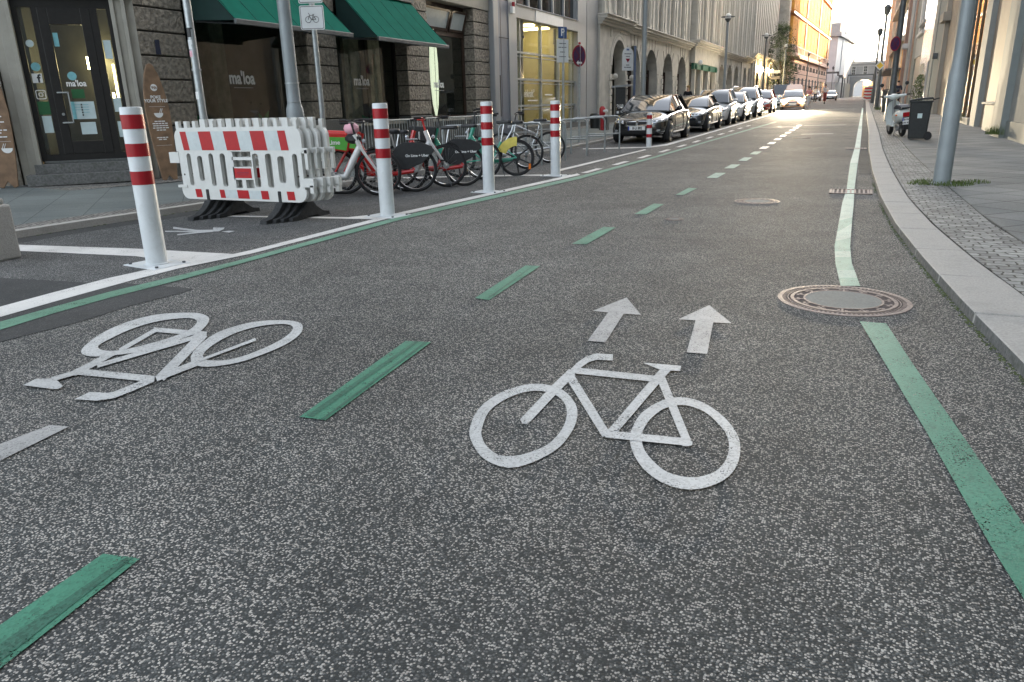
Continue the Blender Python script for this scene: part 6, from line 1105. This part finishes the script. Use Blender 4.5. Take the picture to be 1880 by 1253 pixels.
    # glasshouse: windows, roof, pillars
    zb = sh + .0; top = h; gs = [(ws - .02, .86, .84, zb - .03, zb + .01), ((ws + rf0) / 2, .89, .76, zb, (zb + top) / 2 + .03), (rf0, .90, .68, zb + .02, top - .035), ((rf0 + rf1) / 2, .91, .68, zb + .03, top), (rf1, .90, .66, zb + .03, top - .02), ((rf1 + rb) / 2, .86, .70, zb + .03, (zb + top) / 2 + .07), (rb, .80, .74, zb, zb + .04)]
    secs = []
    for yy, kb, kt, z0, z1 in gs: r = [(w * kb, z0), (w * kt, z1 - .02), (w * (kt - .10), z1), (0, z1 + .012)]; secs.append([(a, yy, b) for a, b in r] + [(-a, yy, b) for a, b in r[-2::-1]] )
    m = MB(); n_ = len(secs[0]); loft(m, secs, lambda i, k: 1 if (2 <= i <= 3 and k in (1, 2, 3, 4)) else 0); m.build('windows', ['car_glass', paint if kind != 'cabrio' else 'cloth_black'], t, smooth=True)
    m = MB()
    for s_ in (-1, 1):
        A_ = [secs[i][1] for i in range(len(secs))]; m.tube([(s_ * (p[0] + .004), p[1], p[2] + .004) for p in A_], .024, 6)
        q0, q1 = (s_ * w * .905, (rf0 + rf1) / 2 + .1, zb + .03), (s_ * (w * .68 + .006), (rf0 + rf1) / 2 + .05, top - .03); m.tube([q0, q1], .028, 5)
        m.tube([(s_ * w * .885, rf1 + .35, zb + .02), (s_ * (w * .67 + .01), rf1 - .02, top - .04)], .06, 6)
    m.build('pillars', paint, t, smooth=True)
    for s_ in (-1, 1):                                     # doors as panel gaps, handles, mirrors
        for yy in (ws + .32, (rf0 + rf1) / 2 + .12, rf1 + .05 if L_ > 4 else rf1): m = MB(); m.box((s_ * (w * .985), yy, .32), (s_ * (w + .001), yy + .008, sh - .03)); m.build('door_gap', 'rubber', t)
        m = MB(); m.ball((s_ * (w + .09), ws + .42, sh + .08), (.10, .07, .07), 10); m.tube([(s_ * (w - .06), ws + .45, sh + .02), (s_ * (w + .06), ws + .42, sh + .05)], .022, 5); m.build('mirror', paint, t, smooth=True)
        m = MB(); m.tube([(s_ * (w * .985), 2.3, sh - .09), (s_ * (w * .99), 2.48, sh - .09)], .016, 6); m.build('door_handle', 'chrome' if paint != 'car_white' else paint, t)
        hl_ = patch('headlight', [(s_ * w * .46, .575), (s_ * w * .90, .63), (s_ * w * .93, .725), (s_ * w * .50, .655)], 'head_lit' if lit else 'headlamp', rim='chrome')
        if not lit:
            for fx_ in (.58, .72): patch('lens', [(s_ * w * (fx_ - .045), .60), (s_ * w * (fx_ + .045), .61), (s_ * w * (fx_ + .045), .67), (s_ * w * (fx_ - .045), .66)], 'pole_dark', hl_, 4, 3, .014, 'chrome')
        patch('fog_lamp', [(s_ * w * .68, .34), (s_ * w * .78, .34), (s_ * w * .78, .40), (s_ * w * .68, .40)], 'headlamp', nx=4)
        m = MB(); m.box((s_ * w * .70, L_ - .12, sh - .25), (s_ * w * .93, L_ - .01, sh - .08)); m.build('tail_light', 'tail_red', t, bevel=.02)
    m = MB()
    if kidney:
        for s_ in (-1, 1): patch('grille', [(s_ * .025, .515), (s_ * .30, .53), (s_ * .34, .625), (s_ * .03, .635)], 'rubber', rim='chrome', off_=.012)
        patch('lower_intake', [(-.52, .26), (.52, .26), (.58, .36), (-.58, .36)], 'rubber'); patch('trim_strip', [(-.78, .335), (-.60, .345), (-.60, .355), (-.78, .345)], 'chrome', nz=1, off_=.012); patch('trim_strip', [(.60, .345), (.78, .335), (.78, .345), (.60, .355)], 'chrome', nz=1, off_=.012)
    else: patch('grille', [(-.36, .52), (.36, .52), (.40, .60), (-.40, .60)], 'rubber', rim='chrome'); patch('lower_intake', [(-.5, .26), (.5, .26), (.56, .42), (-.56, .42)], 'rubber')
    m = MB(); m.lathe([(.035, -.02), (.035, .0)], (0, bv.ray_cast(Vector((0, -1, .66)), Vector((0, 1, 0)))[0].y + .008 if bv.ray_cast(Vector((0, -1, .66)), Vector((0, 1, 0)))[0] else 0, .66), 'y', 14); m.build('badge', 'chrome', t)
    m = MB(); m.box((-.26, -.03, .385), (.26, -.018, .495)); pm = m.build('number_plate', 'plate', t); m = MB(); m.box((-.26, -.033, .385), (-.22, -.03, .495)); m.build('blue_strip', 'plate_blue', pm)
    if plate_txt: text(plate_txt, .105, 'letter_black', pm, face_m((.02, -.032, .44), (1, 0, 0), (0, 0, 1)), bold=True, sx=.85)
    if lit:
        m = MB(); m.box((-.3, -.01, .3), (.3, .02, .36)); m.build('bumper_bar', 'chrome', t)
    for yy in wy:
        for s_ in (-1, 1):
            m = MB(); ox = s_ * (w - .11); m.lathe([(tyre * .68, -.10), (tyre * .93, -.105), (tyre, -.07), (tyre, .07), (tyre * .93, .105), (tyre * .68, .10)], (ox, yy, tyre), 'x', 28); wh = m.build('wheel', 'rubber', t, smooth=True)
            m = MB(); m.lathe([(tyre * .70, s_ * .108), (tyre * .64, s_ * .112), (tyre * .62, s_ * .06)], (ox, yy, tyre), 'x', 28, cap=False); m.lathe([(.06, s_ * .1), (.05, s_ * .115)], (ox, yy, tyre), 'x', 12)
            for k in range(5):
                a = 2 * PI * k / 5 + .3
                for da in (-.13, .13): m.tube([(ox + s_ * .105, yy + .05 * math.cos(a), tyre + .05 * math.sin(a)), (ox + s_ * .108, yy + tyre * .66 * math.cos(a + da), tyre + tyre * .66 * math.sin(a + da))], .013, 5)
            m.build('rim', 'steel', wh, smooth=True)
    if rails:
        for s_ in (-1, 1): m = MB(); m.tube([(s_ * w * .62, rf0 + .1, top), (s_ * w * .62, rf0 + .3, top + .06), (s_ * w * .62, rf1, top + .06), (s_ * w * .62, rf1 + .2, top)], .018, 6); m.build('roof_rail', 'chrome', t)
    if open_gate:
        m = MB(); m.prism([(-.62, 0), (.62, 0), (.56, .72), (.3, .86), (-.3, .86), (-.56, .72)], 0, .06, 'z', 0, Matrix.Translation((0, rf1 + .55, top - .02)) @ Matrix.Rotation(rad(28), 4, 'X')); m.build('open_tailgate', [paint], t, bevel=.02)
        m = MB(); m.prism([(-.52, .1), (.52, .1), (.46, .62), (-.46, .62)], -.012, 0, 'z', 0, Matrix.Translation((0, rf1 + .55, top - .02)) @ Matrix.Rotation(rad(28), 4, 'X')); m.build('tailgate_window', ['car_glass'], t)
    return t
car('black hatchback with twin grille and number plate, nearest parked car behind the short striped post', -5.98, 22.75, 'car_black', kidney=True, plate_txt='B·LI 882', h=1.41)
car('dark blue-grey sporty saloon parked second in the row', -5.95, 29.2, 'car_navy', L_=4.55, h=1.34, hood=.90, ws=1.25, rf0=2.0, rf1=3.1, rb=4.3, kind='cabrio')
car('small white city car, third in the parked row, with a tall rounded cabin', -5.92, 34.9, 'car_white', L_=3.5, W_=1.68, h=1.54, hood=.98, ws=.75, rf0=1.35, rf1=2.75, rb=3.42, tyre=.30)
car('cream white car mostly hidden, fourth in the parked row', -5.9, 39.4, 'car_white', L_=4.0, W_=1.72, h=1.42, ws=.95, rf0=1.7, rf1=2.9, rb=3.8)
car('grey off-roader with silver roof rails, fifth in the parked row', -5.95, 44.4, 'car_silver', L_=4.5, W_=1.84, h=1.66, hood=1.04, rails=True, tyre=.36, rf1=3.6, rb=4.35)
car('dark red car at the far end of the parked row, beside the headlights', -5.92, 53.0, 'car_red', L_=4.2, W_=1.76, h=1.50, hood=.97)
hc = car('car coloured by its orange lamp glow, standing in the lane with glaring headlights and raised tailgate', -4.35, 61.3, 'car_glow_tint', L_=4.4, W_=1.8, h=1.46, hood=.96, lit=True, open_gate=True, rz=rad(3), group=None)  # orange glow of the headlights is put into the body colour
for s_ in (-1, 1):
    m = MB(); m.ball((s_ * .66, .07, .66), (.15, .09, .09), 12); m.build('lit_lamp', 'head_lit', hc, smooth=True); l = bpy.data.lights.new('headlight_beam', 'SPOT'); l.energy = 3600; l.spot_size = rad(46); l.spot_blend = .8; l.color = (1, .82, .55); l.shadow_soft_size = .1
    o = bpy.data.objects.new('headlight_beam', l); COL.objects.link(o); o.parent = hc; o.location = (s_ * .68, -.16, .68); o.rotation_euler = Vector((0, -1, -.085)).to_track_quat('-Z', 'Y').to_euler()
car('grey van parked far back, its roof showing left of the raised tailgate', -6.0, 69, 'car_silver', L_=4.8, W_=1.9, h=1.95, hood=1.15, rf0=1.7, rf1=4.2, rb=4.75, tyre=.34)
car('distant silver car facing the camera to the right of the scooter rider', -3.55, 120, 'car_silver', group='distant cars by the white hall')
car('distant silver car to the left of the scooter rider', -5.6, 117, 'car_silver', group='distant cars by the white hall')

# ------------------------------------------------------------------ scooter and bins on the right
t = thing('motor_scooter', 'white motor scooter with red tail light parked beside the black wheelie bin', 'scooter', (1.30, 24.9, gz(24.9) + .062)); t.scale = (1.03,) * 3; t.rotation_euler = Euler((0, rad(-5), rad(12)), 'XYZ')
for nm, yy in (('rear_wheel', 0.0), ('front_wheel', 1.28)):
    m = MB(); m.torus((0, yy, .235), .18, .055, 'x', 28, 10); w_ = m.build(nm, 'rubber', t, smooth=True); m = MB(); m.lathe([(.13, -.04), (.13, .04)], (0, yy, .235), 'x', 20); m.build('rim', 'steel', w_)
m = MB(); secs = []
for yy, ww, z0, z1 in ((-.32, .10, .50, .66), (-.22, .20, .42, .74), (0, .255, .36, .76), (.22, .235, .34, .74), (.42, .14, .32, .64), (.52, .09, .28, .40)):
    secs.append([(ww * math.cos(a), yy, (z0 + z1) / 2 + (z1 - z0) / 2 * math.sin(a)) for a in [2 * PI * k / 16 for k in range(16)]])
loft(m, secs); o = m.build('rear_body', 'scoot_white', t, smooth=True); sd = o.modifiers.new('s', 'SUBSURF'); sd.levels = 1; sd.render_levels = 1; o.modifiers.move(1, 0)
m = MB(); m.prism([(.42, .27), (1.02, .27), (1.08, .34), (1.0, .32), (.44, .32)], -.17, .17, 'x'); m.build('footboard', 'scoot_white', t, bevel=.01)
m = MB(); secs = []
for zz, ww, yy in ((.30, .19, 1.00), (.5, .21, 1.05), (.75, .21, 1.02), (.92, .13, .97), (.97, .06, .96)): secs.append([(-ww, yy - .06, zz), (-ww * .6, yy + .0, zz), (0, yy + .03, zz), (ww * .6, yy + .0, zz), (ww, yy - .06, zz), (ww * .6, yy - .03, zz), (0, yy - .01, zz), (-ww * .6, yy - .03, zz)])
loft(m, secs); m.build('leg_shield', 'scoot_white', t, smooth=True); m = MB(); m.ball((0, 1.27, .40), (.085, .24, .14), 14); m.build('front_mudguard', 'scoot_white', t, smooth=True)
m = MB(); m.tube([(0, .98, .3), (0, .93, 1.0)], .04, 8); m.build('steering_column', 'steel', t); m = MB(); m.ball((0, .92, 1.07), (.15, .11, .085), 14); m.tube([(-.30, .86, 1.10), (0, .92, 1.07), (.30, .86, 1.10)], [.028, .06, .028], 8); m.build('headset', 'scoot_white', t, smooth=True)
for s_ in (-1, 1): m = MB(); m.tube([(s_ * .27, .87, 1.10), (s_ * .40, .83, 1.11)], .02, 8); m.build('grip', 'rubber', t); m = MB(); m.tube([(s_ * .22, .9, 1.12), (s_ * .32, .95, 1.38)], .007, 5); m.ball((s_ * .33, .95, 1.42), (.055, .02, .055), 10); m.build('mirror', 'black_plastic', t)
m = MB(); m.prism([(-.26, .80), (-.1, .86), (.2, .87), (.5, .80), (.5, .74), (-.2, .74)], -.13, .13, 'x'); m.build('seat', 'seat_blue', t, bevel=.03); m = MB(); m.tube([(-.11, -.2, .76), (-.12, -.34, .80), (.12, -.34, .80), (.11, -.2, .76)], .012, 6); m.build('grab_rail', 'chrome', t)
m = MB(); m.box((-.085, -.345, .54), (.085, -.30, .66)); m.build('tail_light', 'tail_red', t, bevel=.015); m = MB(); m.box((-.10, -.375, .34), (.10, -.36, .52)); pm = m.build('number_plate', 'plate', t); text('B·W', .07, 'letter_black', pm, face_m((0, -.376, .47), (1, 0, 0), (0, 0, 1)), bold=True); text('DN 433', .065, 'letter_black', pm, face_m((0, -.376, .385), (1, 0, 0), (0, 0, 1)), bold=True); m = MB(); m.box((-.10, -.378, .44), (-.075, -.375, .52)); m.build('blue_strip', 'plate_blue', pm)
m = MB(); m.box((-.07, -.36, .2), (.07, -.2, .55)); m.build('rear_mudflap', 'black_plastic', t, bevel=.01); m = MB(); m.ball((-.12, .05, .27), (.07, .2, .11), 12); m.tube([(.14, .2, .25), (.16, -.2, .24)], [.03, .05], 10); m.build('engine', 'steel', t, smooth=True)
for s_ in (-1, 1): m = MB(); m.ball((s_ * .21, -.16, .60), (.03, .05, .022), 8); m.build('indicator', 'orange_reflector', t)
m = MB(); m.tube([(-.05, .35, .2), (-.22, .25, .01), (-.1, .25, .01)], .012, 6); m.build('stand', 'steel', t)
def wheelie(x, y, h, w, d, rz, label, mat='bin_black'):
    t = thing('wheelie_bin', label, 'bin', (x, y, gz(y) + .062), rz); m = MB(); a, b = .84, 1.0
    q = [(-w / 2 * a, -d / 2 * a), (w / 2 * a, -d / 2 * a), (w / 2 * a, d / 2 * a), (-w / 2 * a, d / 2 * a)]; p = [(-w / 2, -d / 2), (w / 2, -d / 2), (w / 2, d / 2), (-w / 2, d / 2)]
    m.add([(u, v, .03) for u, v in q] + [(u, v, h * .9) for u, v in p], [(3, 2, 1, 0), (4, 5, 6, 7), (0, 1, 5, 4), (1, 2, 6, 5), (2, 3, 7, 6), (3, 0, 4, 7)]); m.build('body', mat, t, bevel=.03)
    m = MB(); m.box((-w / 2 - .02, -d / 2 - .02, h * .88), (w / 2 + .02, d / 2 + .02, h * .92)); m.build('rim', mat, t, bevel=.01)
    m = MB(); m.prism([(-w / 2 - .03, h * .92), (w / 2 + .03, h * .95), (w / 2, h), (0, h * .99), (-w / 2, h * .945)], -d / 2 - .03, d / 2 + .03, 'y'); m.build('lid', mat, t, bevel=.012)
    m = MB(); m.tube([(w / 2, -d / 2 + .05, h * .93), (w / 2 + .14, -d / 2 + .05, h * .97), (w / 2 + .14, d / 2 - .05, h * .97), (w / 2, d / 2 - .05, h * .93)], .016, 6); m.build('handle', mat, t)
    for s_ in (-1, 1): m = MB(); m.lathe([(.10, -.025), (.10, .025)], (w / 2 - .01, s_ * (d / 2 - .03), .10), 'y', 18); m.build('wheel', 'rubber', t, bevel=.01)
    return t
tb = wheelie(1.58, 23.4, 1.09, .52, .54, rad(-4), 'black wheelie bin standing right of the white scooter')
m = MB(); m.box((-.05, -.262, .56), (.06, -.25, .68)); m.build('sticker', 'paper', tb)
wheelie(1.62, 49.4, 1.30, .72, .9, rad(2), 'dark brown bin behind the scooter at the kerb', 'stone_plinth')
for k, (yy, lb) in enumerate(((95, 'nearest red and white barrier board far up the right kerb'), (99, 'middle red and white barrier board far up the right kerb'), (103, 'farthest red and white barrier board far up the right kerb'))):
    t = thing('barrier_board', lb, 'barrier', (1.25 - .1 * k, yy, gz(yy) + .1), 0, 'striped boards far up the right kerb'); m = MB()
    for j in range(4): m.box((-.35, -.03, .25 + .34 * j), (.35, .03, .42 + .34 * j), 0)
    m.build('stripe', 'film_red', t); m = MB(); m.box((-.35, -.025, .1), (.35, .025, 1.6)); m.build('board', 'film_white', t)

# ------------------------------------------------------------------ people
def person(label, x, y, rz, z=0, top='cloth_white', legs='cloth_navy', hair='hair_dark', h=1.72, pose='stand', hair_long=False, name='person'):
    t = thing(name, label, 'person', (x, y, z), rz); k = h / 1.75
    J = dict(pel=(0, 0, .95), bel=(0, .0, 1.12), che=(0, .01, 1.34), nk=(0, 0, 1.48), hd=(0, -.01, 1.56), ht=(0, -.01, 1.68),
        shl=(-.19, 0, 1.42), ell=(-.25, .02, 1.13), wrl=(-.24, -.06, .89), shr=(.19, 0, 1.42), elr=(.25, .02, 1.13), wrr=(.24, -.06, .89),
        hil=(-.09, 0, .90), knl=(-.10, -.02, .50), anl=(-.10, .02, .09), fol=(-.11, -.14, .03), hir=(.09, 0, .90), knr=(.10, -.02, .50), anr=(.10, .02, .09), for_=(.11, -.14, .03))
    if pose == 'ride': J.update(wrl=(-.20, -.36, 1.08), ell=(-.26, -.10, 1.15), wrr=(.20, -.36, 1.08), elr=(.26, -.10, 1.15), anl=(-.05, -.12, .12), fol=(-.05, -.28, .06), knl=(-.07, -.12, .52), anr=(.05, .16, .12), for_=(.06, .02, .06), knr=(.08, .02, .5))
    if pose == 'walk': J.update(knl=(-.09, -.14, .50), anl=(-.09, -.24, .10), fol=(-.09, -.38, .06), knr=(.09, .02, .50), anr=(.09, .26, .14), for_=(.09, .14, .04), wrl=(-.24, .12, .92), wrr=(.24, -.22, .95))
    J = {a: Vector(b) * k for a, b in J.items()}
    def skin(nm, edges, radii, mat):
        names = []; 
        for a, b in edges:
            for q in (a, b):
                if q not in names: names.append(q)
        me = bpy.data.meshes.new(nm); me.from_pydata([J[q] for q in names], [(names.index(a), names.index(b)) for a, b in edges], []); me.materials.append(MATS[mat])
        o = bpy.data.objects.new(nm, me); COL.objects.link(o); md = o.modifiers.new('sk', 'SKIN'); md.use_smooth_shade = True
        for i, q in enumerate(names): me.skin_vertices[0].data[i].radius = tuple(c * k for c in radii[q]); me.skin_vertices[0].data[i].use_root = (i == 0)
        s_ = o.modifiers.new('ss', 'SUBSURF'); s_.levels = 2; s_.render_levels = 2; bpy.context.view_layer.update()
        nm_ = bpy.data.meshes.new_from_object(o.evaluated_get(bpy.context.evaluated_depsgraph_get())); bpy.data.objects.remove(o); o = bpy.data.objects.new(nm, nm_); COL.objects.link(o); o.parent = t; return o
    B = dict(pel=(.13, .10), bel=(.115, .085), che=(.135, .095), nk=(.052, .052), hd=(.07, .085), ht=(.072, .088), shl=(.058, .058), ell=(.042, .042), wrl=(.028, .028), shr=(.058, .058), elr=(.042, .042), wrr=(.028, .028), hil=(.085, .085), knl=(.058, .058), anl=(.038, .038), fol=(.035, .028), hir=(.085, .085), knr=(.058, .058), anr=(.038, .038), for_=(.035, .028))
    E_ = [('pel', 'bel'), ('bel', 'che'), ('che', 'nk'), ('nk', 'hd'), ('hd', 'ht'), ('che', 'shl'), ('shl', 'ell'), ('ell', 'wrl'), ('che', 'shr'), ('shr', 'elr'), ('elr', 'wrr'), ('pel', 'hil'), ('hil', 'knl'), ('knl', 'anl'), ('anl', 'fol'), ('pel', 'hir'), ('hir', 'knr'), ('knr', 'anr'), ('anr', 'for_')]
    skin('body', E_, B, 'skin'); grow = lambda d, g: {q: tuple(c + g for c in v) for q, v in d.items()}
    skin('shirt', [e for e in E_ if e[0] in ('pel', 'bel', 'che', 'shl', 'shr') and e[1] in ('bel', 'che', 'shl', 'shr', 'ell', 'elr')], grow(B, .016), top)
    skin('trousers', [e for e in E_ if e[0] in ('pel', 'hil', 'hir', 'knl', 'knr') and e[1] in ('hil', 'hir', 'knl', 'knr', 'anl', 'anr')], grow(B, .013), legs)
    m = MB(); c = J['ht']; m.ball((c.x, c.y + .022, c.z + .035), (.092 * k, .105 * k, .085 * k), 14)
    if hair_long: m.ball((c.x, c.y + .065, c.z - .13), (.105 * k, .07 * k, .17 * k), 12)
    m.build('hair', hair, t, smooth=True)
    for q in ('wrl', 'wrr'):
        c = J[q]; m = MB(); d = Vector((0, -.3, -1)).normalized(); s_ = 1 if q == 'wrr' else -1; m.ball(c + d * .05, (.02, .036, .045), 8)
        for i in range(4): b_ = c + d * .08 + Vector((0, -.027 + .018 * i, 0)); m.tube([b_, b_ + d * .035, b_ + d * (.055 + .01 * (i in (1, 2))) + Vector((-s_ * .012, 0, 0))], [.009, .008, .006], 5)
        b_ = c + d * .03 + Vector((0, -.035, 0)); m.tube([b_, b_ + Vector((0, -.03, -.03)), b_ + Vector((0, -.032, -.055))], [.010, .009, .007], 5); m.build('hand', 'skin', t, smooth=True)
    c = J['hd']; m = MB(); m.ball((c.x, c.y - .092 * k, c.z + .05), (.012, .02, .018), 6); m.build('nose', 'skin', t, smooth=True)
    m = MB()
    for s_ in (-1, 1): m.ball((c.x + s_ * .032, c.y - .082 * k, c.z + .082), (.011, .006, .007), 6)
    m.build('eyes', 'letter_black', t); m = MB(); m.ball((c.x, c.y - .087 * k, c.z + .012), (.022, .006, .006), 6); m.build('mouth', 'sign_red', t)
    return t
person('woman with long blonde hair and black top standing behind the parked cars', -8.6, 43.5, rad(-15), gz(43.5) + .1, 'cloth_black', 'cloth_black', 'hair_blonde', 1.70, hair_long=True)
ex, ey = -3.1, 88; tr = person('person in a white shirt and red trousers riding a kick scooter towards the camera', ex, ey, 0, gz(ey) + .14, 'cloth_white', 'cloth_red', 'hair_dark', 1.78, 'ride')
t = thing('kick_scooter', 'dark electric kick scooter under the rider in the middle of the street', 'scooter', (ex, ey, gz(ey))); m = MB(); m.box((-.08, -.45, .08), (.08, .35, .13)); m.build('deck', 'black_plastic', t, bevel=.01); m = MB(); m.tube([(0, -.5, .12), (0, -.40, 1.15)], .025, 8); m.tube([(-.24, -.40, 1.15), (.24, -.40, 1.15)], .018, 8); m.build('handlebar', 'black_plastic', t)
for yy in (-.52, .42): m = MB(); m.torus((0, yy, .11), .085, .028, 'x', 18, 6); m.build('wheel', 'rubber', t)
yy = 100
person('person in an orange vest standing beyond the headlight car', -5.25, yy, rad(30), gz(yy) + .02, 'cloth_orange', 'cloth_white', 'hair_dark', 1.75); person('person in a white T-shirt and black trousers seen from behind, beside the orange vest', -4.6, yy, rad(170), gz(yy) + .02, 'cloth_white', 'cloth_black', 'hair_dark', 1.82)
person('person in pink clothes walking next to the headlight car', -3.75, 70, rad(20), gz(70), 'cloth_pink', 'cloth_white', 'hair_dark', 1.68, 'walk'); person('dark dressed person by the right-hand wall beyond the scooter', 2.5, 60, rad(10), gz(60) + .12, 'cloth_navy', 'cloth_black', 'hair_dark', 1.7)

# ------------------------------------------------------------------ tree at the cross street
t = thing('tree', 'dense green street tree between the stone building and the golden one', 'tree', (-9.15, 103, gz(103)))
random.seed(21); m = MB(); m.tube([(0, 0, 0), (.05, 0, 1.5), (-.05, .1, 3.0), (.1, 0, 5)], [.2, .15, .13, .06], 10)
tips = []
for k in range(16):
    a = 2 * PI * k / 16 + random.uniform(-.3, .3); z0 = random.uniform(1.9, 4.6); e = Vector((math.cos(a) * random.uniform(.7, 1.6), math.sin(a) * random.uniform(.7, 1.6), z0 + random.uniform(.8, 2.6))); s_ = Vector((0, 0, z0)); m.tube([s_, s_.lerp(e, .5) + Vector((0, 0, .2)), e], [.06, .035, .012], 5); tips.append(e)
m.build('trunk', 'bark', t)
def crown_r(z):
    u = (z - 1.3) / 8.2; return 2.3 * math.sin(PI * min(1, max(0, u)) ** .75) ** .7 if 0 < u < 1 else .1
M('leaf_light', (.10, .14, .04), .6, var=.35, scale=2); M('leaf_dark', (.028, .05, .018), .7, var=.4, scale=2)
m = MB()
for c in range(230):
    z = random.uniform(1.6, 9.2); R_ = crown_r(z); a = random.uniform(0, 2 * PI); d = R_ * math.sqrt(random.uniform(.15, 1)); cc = Vector((d * math.cos(a), d * math.sin(a), z)); mi = random.choice([0, 0, 1, 2, 2]); cr = random.uniform(.22, .5)
    for i in range(46):
        q = cc + Vector((random.gauss(0, 1), random.gauss(0, 1), random.gauss(0, .8))) * cr * .6; u = Vector((random.uniform(-1, 1), random.uniform(-1, 1), random.uniform(-.6, .6))).normalized(); v = u.cross(Vector((random.uniform(-1, 1), random.uniform(-1, 1), 1))).normalized(); s_ = random.uniform(.05, .10)
        m.add([q - u * s_, q + v * s_ * .5, q + u * s_, q - v * s_ * .5], [(0, 1, 2, 3)], mi)
m.build('crown', ['leaf', 'leaf_light', 'leaf_dark'], t, fix=False)
t = thing('shrub', 'bushy green plant against the right-hand wall beyond the bin', 'plant', (3.5, 55, gz(55) + .12)); m = MB()
for i in range(900):
    z = random.uniform(.1, 2.0); r = .45 * math.sin(PI * z / 2.2); a = random.uniform(0, 2 * PI); q = Vector((r * math.cos(a) * random.random() ** .5, 1.4 * r * math.sin(a), z)); u = Vector((random.uniform(-1, 1), random.uniform(-1, 1), random.uniform(-1, 1))).normalized(); v = u.orthogonal().normalized(); m.add([q - u * .06, q + v * .03, q + u * .06, q - v * .03], [(0, 1, 2, 3)], i % 2)
m.build('foliage', ['leaf', 'leaf_light'], t, fix=False); m = MB(); m.tube([(0, 0, 0), (.03, .05, 1.6)], .02, 6); m.build('stem', 'bark', t)
